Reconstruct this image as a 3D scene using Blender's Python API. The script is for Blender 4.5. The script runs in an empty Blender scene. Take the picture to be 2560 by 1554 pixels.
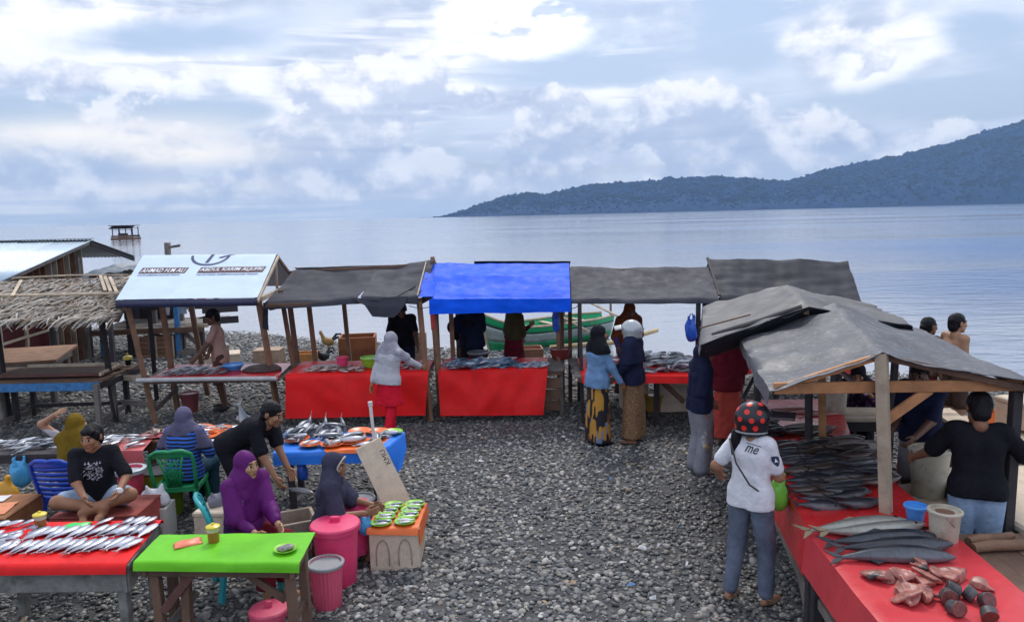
import bpy, math, random
import numpy as np
from mathutils import Vector, Matrix, Euler
random.seed(7); RNG = np.random.RandomState(11)
scn = bpy.context.scene
COL = scn.collection
R = math.radians
pi = math.pi

# ------------------------------------------------------------------ camera
cam_d = bpy.data.cameras.new('camera'); cam = bpy.data.objects.new('camera', cam_d); COL.objects.link(cam)
cam_d.sensor_width = 36; cam_d.lens = 36*1900/2560; cam_d.clip_start = 0.05; cam_d.clip_end = 30000
PITCH, ROLL = R(7.2), R(1.36)
_f = Vector((0, math.cos(PITCH), -math.sin(PITCH))); _u = Vector((0, math.sin(PITCH), math.cos(PITCH)))
_r = math.cos(ROLL)*Vector((1, 0, 0)) - math.sin(ROLL)*_u; _u2 = math.sin(ROLL)*Vector((1, 0, 0)) + math.cos(ROLL)*_u
cam.matrix_world = Matrix(((_r.x, _u2.x, -_f.x, 0), (_r.y, _u2.y, -_f.y, 0), (_r.z, _u2.z, -_f.z, 3.0), (0, 0, 0, 1)))
scn.camera = cam

# ------------------------------------------------------------------ exposure
scn.view_settings.view_transform = 'Standard'; scn.view_settings.look = 'None'
scn.view_settings.exposure = 0.66; scn.view_settings.gamma = 1.0; scn.view_settings.use_curve_mapping = False
scn.cycles.max_bounces = 6; scn.cycles.diffuse_bounces = 3; scn.cycles.glossy_bounces = 3
scn.cycles.transparent_max_bounces = 12; scn.cycles.volume_bounces = 0
scn.cycles.use_adaptive_sampling = True; scn.cycles.adaptive_threshold = 0.015
scn.cycles.caustics_reflective = False; scn.cycles.caustics_refractive = False

# ------------------------------------------------------------------ sky: Nishita behind broken cloud
SUN_EL, SUN_AZ = R(52), R(4)          # high, ahead of the camera behind thin cloud (azimuth from +Y towards +X)
world = bpy.data.worlds.new('World'); scn.world = world; world.use_nodes = True
nt = world.node_tree; nt.nodes.clear()
def wn(t, **k):
    n = nt.nodes.new(t)
    for a, v in k.items(): setattr(n, a, v)
    return n
def wl(a, b): nt.links.new(a, b)
def wmath(op, a, b=None, clamp=False):
    n = wn('ShaderNodeMath', operation=op, use_clamp=clamp)
    for i, v in enumerate((a, b)):
        if v is None: continue
        if isinstance(v, (int, float)): n.inputs[i].default_value = v
        else: wl(v, n.inputs[i])
    return n.outputs[0]
def wmix(f, a, b):
    n = wn('ShaderNodeMix', data_type='RGBA', clamp_factor=True)
    for i, v in ((0, f), (6, a), (7, b)):
        if isinstance(v, (int, float)): n.inputs[i].default_value = v
        elif isinstance(v, tuple): n.inputs[i].default_value = (*v, 1)
        else: wl(v, n.inputs[i])
    return n.outputs[2]
def wramp(v, lo, hi, smooth=True):
    n = wn('ShaderNodeMapRange', interpolation_type='SMOOTHSTEP' if smooth else 'LINEAR')
    n.inputs[1].default_value = lo; n.inputs[2].default_value = hi; wl(v, n.inputs[0]); return n.outputs[0]
tc = wn('ShaderNodeTexCoord'); gen = tc.outputs['Generated']
sep = wn('ShaderNodeSeparateXYZ'); wl(gen, sep.inputs[0]); sx_, sy_, sz_ = sep.outputs
def wnoise(scale, stretch, off=(0, 0, 0), detail=6, rough=.55, warp=0.0):
    m = wn('ShaderNodeMapping'); wl(gen, m.inputs[0]); m.inputs[3].default_value = stretch; m.inputs[1].default_value = off
    v = m.outputs[0]
    n = wn('ShaderNodeTexNoise'); n.inputs['Scale'].default_value = scale; n.inputs['Detail'].default_value = detail
    n.inputs['Roughness'].default_value = rough; n.inputs['Distortion'].default_value = warp
    wl(v, n.inputs['Vector']); return n.outputs[0]
def blob(dx, dz, wx, wz):             # soft bump of cloud about a direction (x/y slope, elevation slope)
    ax = wmath('DIVIDE', sx_, wmath('MAXIMUM', sy_, .15)); az = wmath('DIVIDE', sz_, wmath('MAXIMUM', sy_, .15))
    a = wmath('DIVIDE', wmath('SUBTRACT', ax, dx), wx); b = wmath('DIVIDE', wmath('SUBTRACT', az, dz), wz)
    d = wmath('ADD', wmath('MULTIPLY', a, a), wmath('MULTIPLY', b, b))
    return wmath('POWER', 2.718, wmath('MULTIPLY', d, -1))
sky = wn('ShaderNodeTexSky', sky_type='NISHITA', sun_disc=False, sun_elevation=SUN_EL, sun_rotation=SUN_AZ,
         air_density=1.4, dust_density=1.5, ozone_density=2.0)
sks = wn('ShaderNodeVectorMath', operation='SCALE'); wl(sky.outputs[0], sks.inputs[0]); sks.inputs[3].default_value = 0.095
base = wmix(0.7, sks.outputs[0], (0.35, 0.43, 0.61))
def wsum(*a):
    r = a[0]
    for x in a[1:]: r = wmath('ADD', r, x)
    return r
def wmul(a, b): return wmath('MULTIPLY', a, b)
# where the photograph's sky is open, and where its clouds mass
def field(L): return wsum(*[wmul(blob(x, z, wx, wz), k) for x, z, wx, wz, k in L])
openings = field(((-.44, .228, .16, .024, .20), (-.62, .150, .16, .020, .24), (-.37, .138, .09, .014, .28), (.09, .175, .13, .022, .24), (.30, .215, .055, .075, .20), (.61, .215, .07, .030, .24), (.58, .130, .16, .035, .22), (-.10, .085, .05, .035, .16), (.10, .045, .16, .02, .10)))
masses = field(((-.225, .165, .085, .075, .22), (-.22, .080, .10, .045, .22), (-.105, .225, .07, .07, .20), (-.48, .285, .22, .022, .20), (-.44, .190, .18, .017, .20), (.46, .20, .13, .045, .13), (.34, .085, .14, .032, .18), (.135, .095, .14, .013, .18), (.0, .150, .14, .012, .20), (-.56, .045, .16, .026, .14)))
form = wmath('SUBTRACT', masses, openings)
# high thin sheet, streaked with the horizon
streak = wmath('ADD', wnoise(3.0, (1, 1, 5.5), (3.1, 0, 1.7), 5, .62, .5), form)
c1 = wmix(wramp(streak, .30, .58), base, (0.62, 0.67, 0.78))
# billows
def billow(dz): return wnoise(3.6, (1, 1, 1.6), (0.35, 1.1, 0.2+dz), 7, .56, .15)
big = billow(0); relief = wmath('SUBTRACT', billow(.09), big)
mask = wramp(wsum(wmul(big, .75), form), .33, .47)
lit = wmix(wramp(relief, -.08, .07), (0.97, 0.95, 0.95), (0.36, 0.42, 0.56))
c2 = wmix(wmul(mask, .74), c1, lit)
# flat stratus drawn across the middle height
flat = wmath('ADD', wnoise(3.4, (1, 1, 9), (7.1, 2, 0.3), 4, .64, .3), wmul(form, .7))
c2 = wmix(wmul(wramp(flat, .53, .66), .55), c2, wmix(wramp(wnoise(6, (1, 1, 14), (1, 5, 0), 2), .4, .6), (0.88, 0.87, 0.89), (0.42, 0.49, 0.64)))
# bank of cumulus heads along the horizon
def heads(dz): return wnoise(10.0, (1, 1, 1.25), (1.3, 4.0, .2+dz), 5, .58, .1)
hd = heads(0); hm = wmath('SUBTRACT', wmath('ADD', hd, wmul(form, .6)), wmul(sz_, 1.5))
hmask = wmul(wramp(hm, .30, .36), wramp(sz_, -.02, .04))
hcol = wmix(wramp(wmath('SUBTRACT', heads(.035), hd), -.14, .07), (0.90, 0.88, 0.90), (0.40, 0.46, 0.61))
c3 = wmix(wmul(hmask, .75), c2, hcol)
# sun glow through the thin part, and warm light under the left-hand bank
ragged = wramp(wnoise(8, (1, 1, 2.5), (2, 2, 2), 4, .6), .30, .55)
glow = wsum(blob(.01, .245, .10, .05), blob(.22, .30, .10, .03), blob(.40, .31, .10, .03))
c4 = wmix(wmul(wramp(wmul(glow, ragged), .15, .6), .95), c3, (1.15, 1.12, 1.10))
warm = wmul(wsum(blob(-.42, .085, .11, .016), wmul(blob(-.55, .115, .22, .02), .8), wmul(blob(-.40, .045, .10, .012), .7)), ragged)
c4 = wmix(wmul(warm, 1.0), c4, (1.10, 1.0, 0.86))
# grey-blue bank low over the sea
low = wmath('SUBTRACT', 1.0, wramp(sz_, 0.0, .055))
c5 = wmix(wmul(low, wramp(wnoise(3, (1, 1, 30), (0, 0, .5), 2), .30, .62)), c4, (0.42, 0.51, 0.68))
bg = wn('ShaderNodeBackground'); wl(c5, bg.inputs[0]); bg.inputs[1].default_value = 0.94
wo = wn('ShaderNodeOutputWorld'); wl(bg.outputs[0], wo.inputs[0])
world.cycles.sampling_method = 'MANUAL'; world.cycles.sample_map_resolution = 256

# ------------------------------------------------------------------ sun, veiled by cloud
sd = bpy.data.lights.new('sun', 'SUN'); sd.energy = 1.3; sd.angle = R(14); sd.color = (1.0, 0.96, 0.90)
sun = bpy.data.objects.new('sun', sd); COL.objects.link(sun)
_sdir = Vector((math.sin(SUN_AZ)*math.cos(SUN_EL), math.cos(SUN_AZ)*math.cos(SUN_EL), math.sin(SUN_EL)))
sun.rotation_euler = _sdir.to_track_quat('Z', 'Y').to_euler()

# ================================================================== materials
MATS = {}
def M(name, col, rough=.6, var=.18, scale=6, bump=0, bscale=40, metal=0, stretch=(1, 1, 1), rnd=.12, col2=None, stain=0,
      stain_col=(.08, .06, .05), coat=0, sheen=0, alpha=1, emit=0, trans=0, spec=.5, sscale=2.5):
    """Principled surface whose colour wanders with object-space noise."""
    if name in MATS: return MATS[name]
    m = bpy.data.materials.new(name); m.use_nodes = True; t = m.node_tree; n = t.nodes; L = t.links.new
    b = n['Principled BSDF']
    tc = n.new('ShaderNodeTexCoord'); oi = n.new('ShaderNodeObjectInfo')
    add = n.new('ShaderNodeVectorMath'); add.operation = 'ADD'; L(tc.outputs['Object'], add.inputs[0])
    sc = n.new('ShaderNodeMath'); sc.operation = 'MULTIPLY'; sc.inputs[1].default_value = 37.0; L(oi.outputs['Random'], sc.inputs[0])
    L(sc.outputs[0], add.inputs[1])
    mp = n.new('ShaderNodeMapping'); mp.inputs[3].default_value = stretch; L(add.outputs[0], mp.inputs[0])
    def noise(s, d=5, r=.6):
        x = n.new('ShaderNodeTexNoise'); x.inputs['Scale'].default_value = s; x.inputs['Detail'].default_value = d
        x.inputs['Roughness'].default_value = r; L(mp.outputs[0], x.inputs['Vector']); return x.outputs[0]
    def rng(v, a, b_, lo=0, hi=1):
        x = n.new('ShaderNodeMapRange'); L(v, x.inputs[0])
        for i, q in enumerate((a, b_, lo, hi)): x.inputs[i+1].default_value = q
        return x.outputs[0]
    def mix(f, a, c, mode='MIX'):
        x = n.new('ShaderNodeMix'); x.data_type = 'RGBA'; x.blend_type = mode
        for i, v in ((0, f), (6, a), (7, c)):
            if isinstance(v, (int, float)): x.inputs[i].default_value = v
            elif isinstance(v, tuple): x.inputs[i].default_value = (*v, 1)
            else: L(v, x.inputs[i])
        return x.outputs[2]
    lo = tuple(c*(1-var) for c in col); hi = tuple(min(1, c*(1+var)) for c in (col2 or col))
    c = mix(rng(noise(scale), .3, .7), lo, hi)
    if stain: c = mix(rng(noise(sscale, 6, .7), .52, .68, 0, stain), c, stain_col)
    if rnd:
        g = n.new('ShaderNodeHueSaturation'); L(c, g.inputs['Color']); L(rng(oi.outputs['Random'], 0, 1, 1-rnd, 1+rnd), g.inputs['Value']); c = g.outputs[0]
    L(c, b.inputs['Base Color'])
    L(rng(noise(scale*3), .3, .7, max(.02, rough-.08), min(1, rough+.08)), b.inputs['Roughness'])
    b.inputs['Metallic'].default_value = metal; b.inputs['Specular IOR Level'].default_value = spec
    b.inputs['Coat Weight'].default_value = coat; b.inputs['Sheen Weight'].default_value = sheen
    b.inputs['Alpha'].default_value = alpha; b.inputs['Transmission Weight'].default_value = trans
    if bump:
        bp = n.new('ShaderNodeBump'); bp.inputs['Strength'].default_value = bump; bp.inputs['Distance'].default_value = .02
        L(noise(bscale, 6, .65), bp.inputs['Height']); L(bp.outputs[0], b.inputs['Normal'])
    MATS[name] = m; return m
def nodes_of(m):
    t = m.node_tree; return t.nodes, t.links.new, t.nodes['Principled BSDF']
def wood(name, col, stain=.35, bump=.5, **k):
    return M('wood_'+name, col, rough=.75, var=.32, scale=5, stretch=(1, 1, 1), bump=bump, bscale=26, stain=stain, stain_col=tuple(c*.35 for c in col), rnd=.25, **k)
def plastic(name, col, rough=.35, **k):
    k.setdefault('stain', .4); k.setdefault('sscale', 6); k.setdefault('stain_col', tuple(c*.5+.03 for c in col))
    return M('plastic_'+name, col, rough=rough, var=.07, scale=3, rnd=.05, **k)
def cloth(name, col, **k):
    k.setdefault('rough', .85); k.setdefault('var', .14); k.setdefault('scale', 9); k.setdefault('bump', .9); k.setdefault('bscale', 16); k.setdefault('sheen', 0); k.setdefault('spec', .15)
    return M('cloth_'+name, col, rnd=.04, **k)
def tarp(name, col, **k):
    k.setdefault('rough', .42)
    return M('tarp_'+name, col, var=.16, scale=2.2, bump=.28, bscale=5, rnd=.03, **k)

# ================================================================== mesh builders
def setp(o, label=None, cat=None, group=None, kind=None):
    if label: o['label'] = label
    if cat: o['category'] = cat
    if group: o['group'] = group
    if kind: o['kind'] = kind
    return o
def link(o, parent=None):
    COL.objects.link(o)
    if parent is not None: o.parent = parent
    return o
def empty(name, loc=(0, 0, 0), rz=0, label=None, cat=None, group=None, parent=None):
    o = bpy.data.objects.new(name, None); o.empty_display_size = .1; o.location = loc; o.rotation_euler = (0, 0, rz)
    link(o, parent); return setp(o, label, cat, group)
def meshdata(name, V, Fc, mats, smooth=False, mi=None, uv=None):
    me = bpy.data.meshes.new(name)
    me.from_pydata(V.tolist() if hasattr(V, 'tolist') else [tuple(v) for v in V], [], Fc.tolist() if hasattr(Fc, 'tolist') else Fc)
    for m in (mats if isinstance(mats, (list, tuple)) else [mats]): me.materials.append(m)
    if smooth: me.polygons.foreach_set('use_smooth', [True]*len(me.polygons))
    if mi is not None: me.polygons.foreach_set('material_index', mi)
    me.update(); return me
def put(name, me, parent=None, loc=(0, 0, 0), rot=(0, 0, 0), scale=None, **k):
    o = bpy.data.objects.new(name, me); o.location = loc; o.rotation_euler = rot
    if scale is not None: o.scale = (scale,)*3 if isinstance(scale, (int, float)) else scale
    link(o, parent); return setp(o, **k)
def copy_tree(o, parent=None):
    c = o.copy(); link(c); c.parent = parent
    for ch in o.children: copy_tree(ch, c)
    return c
class MB:
    """collects primitives into ONE mesh"""
    def __init__(s): s.v = []; s.f = []; s.mi = []
    def add(s, V, Fc, mi=0):
        k = len(s.v); s.v += [tuple(v) for v in V]; s.f += [tuple(i+k for i in f) for f in Fc]; s.mi += [mi]*len(Fc); return s
    def box(s, c, d, rot=None, mi=0, bev=0.0):
        x, y, z = (q/2 for q in d)
        if bev:
            b = min(bev, .45*min(d)); V = []; 
            for sz in (-1, 1):
                for (ex, ey, ez) in ((b, b, 0), (0, 0, b)) if sz < 0 else ((0, 0, b), (b, b, 0)):
                    V += [Vector((sx*(x-ex), sy*(y-ey), sz*(z-ez))) for sx, sy in ((-1, -1), (1, -1), (1, 1), (-1, 1))]
            Fc = [(3, 2, 1, 0), (12, 13, 14, 15)]
            for r in range(3): Fc += [(r*4+i, r*4+(i+1) % 4, r*4+4+(i+1) % 4, r*4+4+i) for i in range(4)]
        else:
            V = [Vector((sx*x, sy*y, sz*z)) for sz in (-1, 1) for sx, sy in ((-1, -1), (1, -1), (1, 1), (-1, 1))]
            Fc = [(3, 2, 1, 0), (4, 5, 6, 7)]+[(i, (i+1) % 4, 4+(i+1) % 4, 4+i) for i in range(4)]
        if rot is not None:
            Rm = rot if isinstance(rot, Matrix) else Euler(rot).to_matrix(); V = [Rm @ v for v in V]
        c = Vector(c); return s.add([v+c for v in V], Fc, mi)
    def beam(s, p, q, w, h, mi=0, roll=0, bev=.004):
        p, q = Vector(p), Vector(q); d = q-p
        Rm = d.to_track_quat('X', 'Z').to_matrix() @ Matrix.Rotation(roll, 3, 'X')
        return s.box((p+q)/2, (d.length, w, h), Rm, mi, bev)
    def tube(s, pts, r, n=10, mi=0, cap=True):
        pts = [Vector(p) for p in pts]; rs = r if isinstance(r, (list, tuple)) else [r]*len(pts); V = []; Fc = []
        for i, p in enumerate(pts):
            t = (pts[min(i+1, len(pts)-1)]-pts[max(i-1, 0)]).normalized()
            a = t.orthogonal().normalized() if i == 0 else (a - t*a.dot(t)).normalized()
            b = t.cross(a); V += [p+rs[i]*(a*math.cos(2*pi*j/n)+b*math.sin(2*pi*j/n)) for j in range(n)]
        for i in range(len(pts)-1): Fc += [(i*n+j, i*n+(j+1) % n, i*n+n+(j+1) % n, i*n+n+j) for j in range(n)]
        if cap: Fc += [tuple(range(n))[::-1], tuple((len(pts)-1)*n+j for j in range(n))]
        return s.add(V, Fc, mi)
    def lathe(s, prof, n=28, c=(0, 0, 0), sx=1, sy=1, mi=0, flute=0, nf=0):
        V = []; Fc = []; m = len(prof)
        for r, z in prof:
            for j in range(n):
                a = 2*pi*j/n; rr = r*(1+(flute*math.cos(nf*a) if nf else 0)); V.append((c[0]+rr*math.cos(a)*sx, c[1]+rr*math.sin(a)*sy, c[2]+z))
        for i in range(m-1): Fc += [(i*n+j, i*n+(j+1) % n, i*n+n+(j+1) % n, i*n+n+j) for j in range(n)]
        if prof[0][0] > 1e-4: Fc.append(tuple(range(n))[::-1])
        if prof[-1][0] > 1e-4: Fc.append(tuple((m-1)*n+j for j in range(n)))
        return s.add(V, Fc, mi)
    def grid(s, fn, nu, nv, th=0, mi=0):
        """sheet fn(u,v)->point, u,v in 0..1; th gives it thickness"""
        P = [[Vector(fn(i/nu, j/nv)) for j in range(nv+1)] for i in range(nu+1)]
        w = nv+1; V = [p for r in P for p in r]
        Fc = [(i*w+j, (i+1)*w+j, (i+1)*w+j+1, i*w+j+1) for i in range(nu) for j in range(nv)]
        if th:
            N = [Vector() for _ in V]
            for f in Fc:
                nn = (V[f[1]]-V[f[0]]).cross(V[f[2]]-V[f[0]])
                for i in f: N[i] += nn
            k = len(V); V = V+[v-n.normalized()*th for v, n in zip(V, N)]
            Fc = Fc+[tuple(i+k for i in f[::-1]) for f in Fc]
            bd = [(i*w, (i+1)*w) for i in range(nu)][::-1]
            for i in range(nu): Fc.append((i*w, i*w+k, (i+1)*w+k, (i+1)*w)); Fc.append((i*w+nv, (i+1)*w+nv, (i+1)*w+nv+k, i*w+nv+k))
            for j in range(nv): Fc.append((j, j+1, j+1+k, j+k)); Fc.append((nu*w+j, nu*w+j+k, nu*w+j+1+k, nu*w+j+1))
        return s.add(V, Fc, mi)
    def build(s, name, mats, parent=None, smooth=False, loc=(0, 0, 0), rot=(0, 0, 0), **k):
        me = meshdata(name, s.v, s.f, mats, smooth, s.mi if isinstance(mats, (list, tuple)) else None)
        if smooth == 'auto':
            me.set_sharp_from_angle(angle=R(38))
        return put(name, me, parent, loc, rot, **k)
def part(name, mat, parent, fn, smooth=False, **k):
    m = MB(); fn(m); return m.build(name, mat, parent, smooth, **k)
def beam(name, mat, parent, p, q, w, h, roll=0, **k):
    """a single timber with its origin at its middle"""
    p, q = Vector(p), Vector(q); c = (p+q)/2; m = MB(); m.beam(p-c, q-c, w, h, 0, roll); return m.build(name, mat, parent, loc=c, **k)
def lerp(a, b, t): return Vector(a).lerp(Vector(b), t)
def bil(A, B, C, D, u, v):   # A(u0v0) B(u1v0) C(u1v1) D(u0v1)
    return lerp(lerp(A, B, u), lerp(D, C, u), v)
_ph = np.random.RandomState(5).rand(64, 4)*6.28; _kd = np.random.RandomState(6).randn(64, 3)
def sn(p, f=1, seed=0, oct=3):
    """cheap smooth noise, vectorised over (...,3)"""
    p = np.asarray(p, float); o = 0; a = 1
    for i in range(oct*3):
        k = _kd[(seed*7+i) % 64]; ff = f*(1.0+.75*(i//3)+.23*(i % 3)); o = o+a*np.sin((p @ k)*ff+_ph[(seed*5+i) % 64, 0]); a *= .82
    return o/3.0

# ================================================================== signed-distance bodies -> smooth meshes
def snets(Fd, o, h):
    S = Fd < 0; nx, ny, nz = S.shape
    cs = [S[i:nx-1+i, j:ny-1+j, k:nz-1+k] for i in (0, 1) for j in (0, 1) for k in (0, 1)]
    an = cs[0].copy(); al = cs[0].copy()
    for c in cs[1:]: an |= c; al &= c
    mk = an & ~al; cells = np.argwhere(mk)
    idx = -np.ones(mk.shape, np.int32); idx[mk] = np.arange(len(cells))
    acc = np.zeros((len(cells), 3)); cnt = np.zeros(len(cells))
    for ax in range(3):
        for b0 in (0, 1):
            for b1 in (0, 1):
                a = np.zeros(3, int); a[(ax+1) % 3] = b0; a[(ax+2) % 3] = b1; b = a.copy(); b[ax] = 1
                fa = Fd[tuple((cells+a).T)]; fb = Fd[tuple((cells+b).T)]; m = (fa < 0) != (fb < 0)
                t = np.where(m, fa/np.where(m, fa-fb, 1), 0); pos = a+t[:, None]*(b-a); acc[m] += pos[m]; cnt += m
    V = np.asarray(o)+h*(cells+acc/np.maximum(cnt, 1)[:, None]); Q = []
    for ax in range(3):
        s0 = [slice(None)]*3; s1 = [slice(None)]*3; s0[ax] = slice(0, -1); s1[ax] = slice(1, None)
        A = S[tuple(s0)]; B = S[tuple(s1)]; e = A != B
        b1, b2 = (ax+1) % 3, (ax+2) % 3
        w = np.argwhere(e); n = mk.shape
        ok = (w[:, b1] >= 1) & (w[:, b2] >= 1) & (w[:, b1] < n[b1]) & (w[:, b2] < n[b2]); w = w[ok]
        fl = A[tuple(w.T)]
        d1 = np.zeros(3, int); d1[b1] = 1; d2 = np.zeros(3, int); d2[b2] = 1
        q = np.stack([idx[tuple((w-d1-d2).T)], idx[tuple((w-d2).T)], idx[tuple(w.T)], idx[tuple((w-d1).T)]], 1)
        q[~fl] = q[~fl][:, ::-1]; Q.append(q)
    return V, np.concatenate(Q)
def cone(p, r0, q, r1): return ('c', np.array(p, float), float(r0), np.array(q, float), float(r1))
def ell(c, r, rot=None): return ('e', np.array(c, float), np.array(r, float), None if rot is None else np.array(Euler(rot).to_matrix()))
def _sd(pr, P):
    if pr[0] == 'c':
        _, p, r0, q, r1 = pr; d = q-p; L2 = max(d @ d, 1e-9); t = np.clip(((P-p) @ d)/L2, 0, 1)
        return np.linalg.norm(P-p-t[..., None]*d, axis=-1)-(r0+(r1-r0)*t)
    _, c, r, Rm = pr; X = P-c
    if Rm is not None: X = X @ Rm
    k0 = np.linalg.norm(X/r, axis=-1); k1 = np.linalg.norm(X/(r*r), axis=-1)+1e-9
    return k0*(k0-1)/k1
def _bb(pr):
    if pr[0] == 'c': return np.minimum(pr[1]-pr[2], pr[3]-pr[4]), np.maximum(pr[1]+pr[2], pr[3]+pr[4])
    m = pr[2] if pr[3] is None else np.full(3, pr[2].max()); return pr[1]-m, pr[1]+m
def sdf(prims, h=.012, k=.03, sub=(), cuts=(), fold=None, grow=0.0, ksub=.01):
    """smooth union of prims; sub carved out; cuts = [(point, normal)] drop what lies on the normal's side; fold(P)->displacement"""
    lo = np.min([_bb(p)[0] for p in prims], 0)-k-grow-3*h; hi = np.max([_bb(p)[1] for p in prims], 0)+k+grow+3*h
    n = np.ceil((hi-lo)/h).astype(int)+1; Fd = np.full(n, 9.0, np.float32)
    ax = [lo[i]+h*np.arange(n[i]) for i in range(3)]
    def box(b0, b1):
        a = np.clip(np.floor((b0-lo)/h).astype(int), 0, n-1); b = np.clip(np.ceil((b1-lo)/h).astype(int)+1, 1, n); return tuple(slice(i, j) for i, j in zip(a, b))
    def pts(s): return np.stack(np.meshgrid(*[ax[i][s[i]] for i in range(3)], indexing='ij'), -1)
    for p in prims:
        b0, b1 = _bb(p); s = box(b0-2*k-grow-2*h, b1+2*k+grow+2*h); d = _sd(p, pts(s))-grow; a = Fd[s]
        hh = np.maximum(k-np.abs(a-d), 0)/k; Fd[s] = np.minimum(a, d)-hh*hh*k*.25
    if fold is not None: Fd += fold(pts((slice(None),)*3)).astype(np.float32)
    for p in sub:
        b0, b1 = _bb(p); s = box(b0-3*h-ksub, b1+3*h+ksub); d = -_sd(p, pts(s)); a = Fd[s]
        hh = np.maximum(ksub-np.abs(a-d), 0)/ksub; Fd[s] = np.maximum(a, d)+hh*hh*ksub*.25
    if cuts:
        P = pts((slice(None),)*3)
        for c, nn in cuts:
            nn = np.array(nn, float); nn /= np.linalg.norm(nn); Fd = np.maximum(Fd, ((P-np.array(c)) @ nn).astype(np.float32))
    return snets(Fd, lo, h)

# ================================================================== the beach
WATER_Z = -0.14
def shore(x, y):
    """metres inland of the water's edge (negative: out to sea)"""
    ny = 1/math.hypot(1, .46)
    return ((20.9-.46*(x+7.9)) - y)*ny + .25*np.sin(x*.55)+.12*np.sin(x*1.7+1)
def zg(x, y):
    s = shore(x, y); t = np.clip((3.2-s)/3.2, 0, None)
    return -0.14*t**1.3 + .012*np.sin(x*1.3+y*.7)*np.clip((s-1)/3, 0, 1)
def gz(x, y): return float(zg(np.float64(x), np.float64(y)))
def ground_mesh():
    xs = np.concatenate([np.linspace(-60, -16, 12), np.linspace(-15, 15, 76), np.linspace(16, 60, 12)])
    ys = np.concatenate([np.linspace(-30, 2, 10), np.linspace(3, 34, 90)])
    X, Y = np.meshgrid(xs, ys, indexing='ij'); Z = zg(X, Y); V = np.stack([X, Y, Z], -1).reshape(-1, 3); w = len(ys)
    Fc = [(i*w+j, (i+1)*w+j, (i+1)*w+j+1, i*w+j+1) for i in range(len(xs)-1) for j in range(w-1)]
    m = M('ground_shingle', (.070, .070, .072), rough=.8, var=.5, scale=14, bump=.9, bscale=30, rnd=0)
    return put('ground', meshdata('ground', V, Fc, m, True), kind='structure')
ground_mesh()
# ---- cobbles, one heap of stuff: points carrying their own turn and size, a stone set on each
def pebble_mat():
    m = bpy.data.materials.new('pebble'); m.use_nodes = True; n, L, b = nodes_of(m)
    oi = n.new('ShaderNodeObjectInfo'); cr = n.new('ShaderNodeValToRGB'); L(oi.outputs['Random'], cr.inputs[0])
    e = cr.color_ramp.elements; e[0].position = 0; e[0].color = (.040, .043, .050, 1); e[1].position = 1; e[1].color = (.38, .38, .37, 1)
    for p, c in ((.25, (.085, .092, .100)), (.5, (.150, .155, .160)), (.68, (.215, .215, .205)), (.80, (.150, .132, .112)), (.86, (.235, .24, .245)), (.94, (.29, .285, .27))):
        q = e.new(p); q.color = (*c, 1)
    tc = n.new('ShaderNodeTexCoord'); ns = n.new('ShaderNodeTexNoise'); ns.inputs['Scale'].default_value = 2.2; ns.inputs['Detail'].default_value = 5
    L(tc.outputs['Object'], ns.inputs['Vector'])
    mx = n.new('ShaderNodeMix'); mx.data_type = 'RGBA'; mx.blend_type = 'MULTIPLY'; mx.inputs[0].default_value = .7; L(cr.outputs[0], mx.inputs[6])
    r2 = n.new('ShaderNodeMapRange'); L(ns.outputs[0], r2.inputs[0]); r2.inputs[1].default_value = .3; r2.inputs[2].default_value = .7; r2.inputs[3].default_value = .55; r2.inputs[4].default_value = 1.3
    L(r2.outputs[0], mx.inputs[7]); dr = n.new('ShaderNodeAttribute'); dr.attribute_type = 'INSTANCER'; dr.attribute_name = 'dry'; wm = n.new('ShaderNodeMix'); wm.data_type = 'RGBA'; wm.blend_type = 'MULTIPLY'; wm.inputs[0].default_value = 1; wm.inputs[7].default_value = (1.08, 1.03, .97, 1); L(mx.outputs[2], wm.inputs[6]); hv = n.new('ShaderNodeHueSaturation'); L(wm.outputs[2], hv.inputs['Color']); L(dr.outputs['Fac'], hv.inputs['Value']); L(hv.outputs[0], b.inputs['Base Color']); rr = n.new('ShaderNodeMapRange'); L(dr.outputs['Fac'], rr.inputs[0]); rr.inputs[1].default_value = .5; rr.inputs[2].default_value = 1.3; rr.inputs[3].default_value = .32; rr.inputs[4].default_value = .7; L(rr.outputs[0], b.inputs['Roughness'])
    return m
def stone(seed):
    import bmesh
    bm = bmesh.new(); bmesh.ops.create_icosphere(bm, subdivisions=2, radius=1.0)
    V = np.array([v.co[:] for v in bm.verts]); d = 1+.16*sn(V, 1.1, seed, 2)+.05*sn(V, 2.6, seed+3, 2)
    V = V*d[:, None]*np.array([1.0, .74+.1*math.sin(seed), .46+.06*math.cos(seed*2)])
    me = meshdata('stone', V, [tuple(v.index for v in f.verts) for f in bm.faces], PEB, True); bm.free(); return me
PEB = pebble_mat()
stones = bpy.data.collections.new('stones')
for i in range(8):
    stones.objects.link(bpy.data.objects.new('stone', stone(i)))
def scatter():
    out = []
    for y0, y1, dens, r0, r1 in ((3.6, 7.5, 900, .013, .038), (7.5, 12.5, 600, .014, .036), (12.5, 24, 190, .026, .058)):
        n = int(dens*(y1-y0)*2*(.72*y1+1.5)); x = (RNG.rand(n)*2-1)*(.72*y1+1.5); y = y0+(y1-y0)*RNG.rand(n)
        s = shore(x, y); clump = sn(np.stack([x, y, 0*x], -1), .9, 4, 2)
        k = (np.abs(x) < .72*y+1.5) & (s > -1.6) & (RNG.rand(n) < .88+.25*clump)
        x, y = x[k], y[k]; u = RNG.rand(len(x)); r = r0+(r1-r0)*u**2.2; big = RNG.rand(len(x)) < .012; r = np.where(big, r*1.6, r)
        # stones near the walking line are trodden smaller and paler towards the stalls
        out.append(np.stack([x, y, zg(x, y)+r*(.10+.25*RNG.rand(len(x))), r], -1))
    return np.concatenate(out)
PT = scatter()
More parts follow.
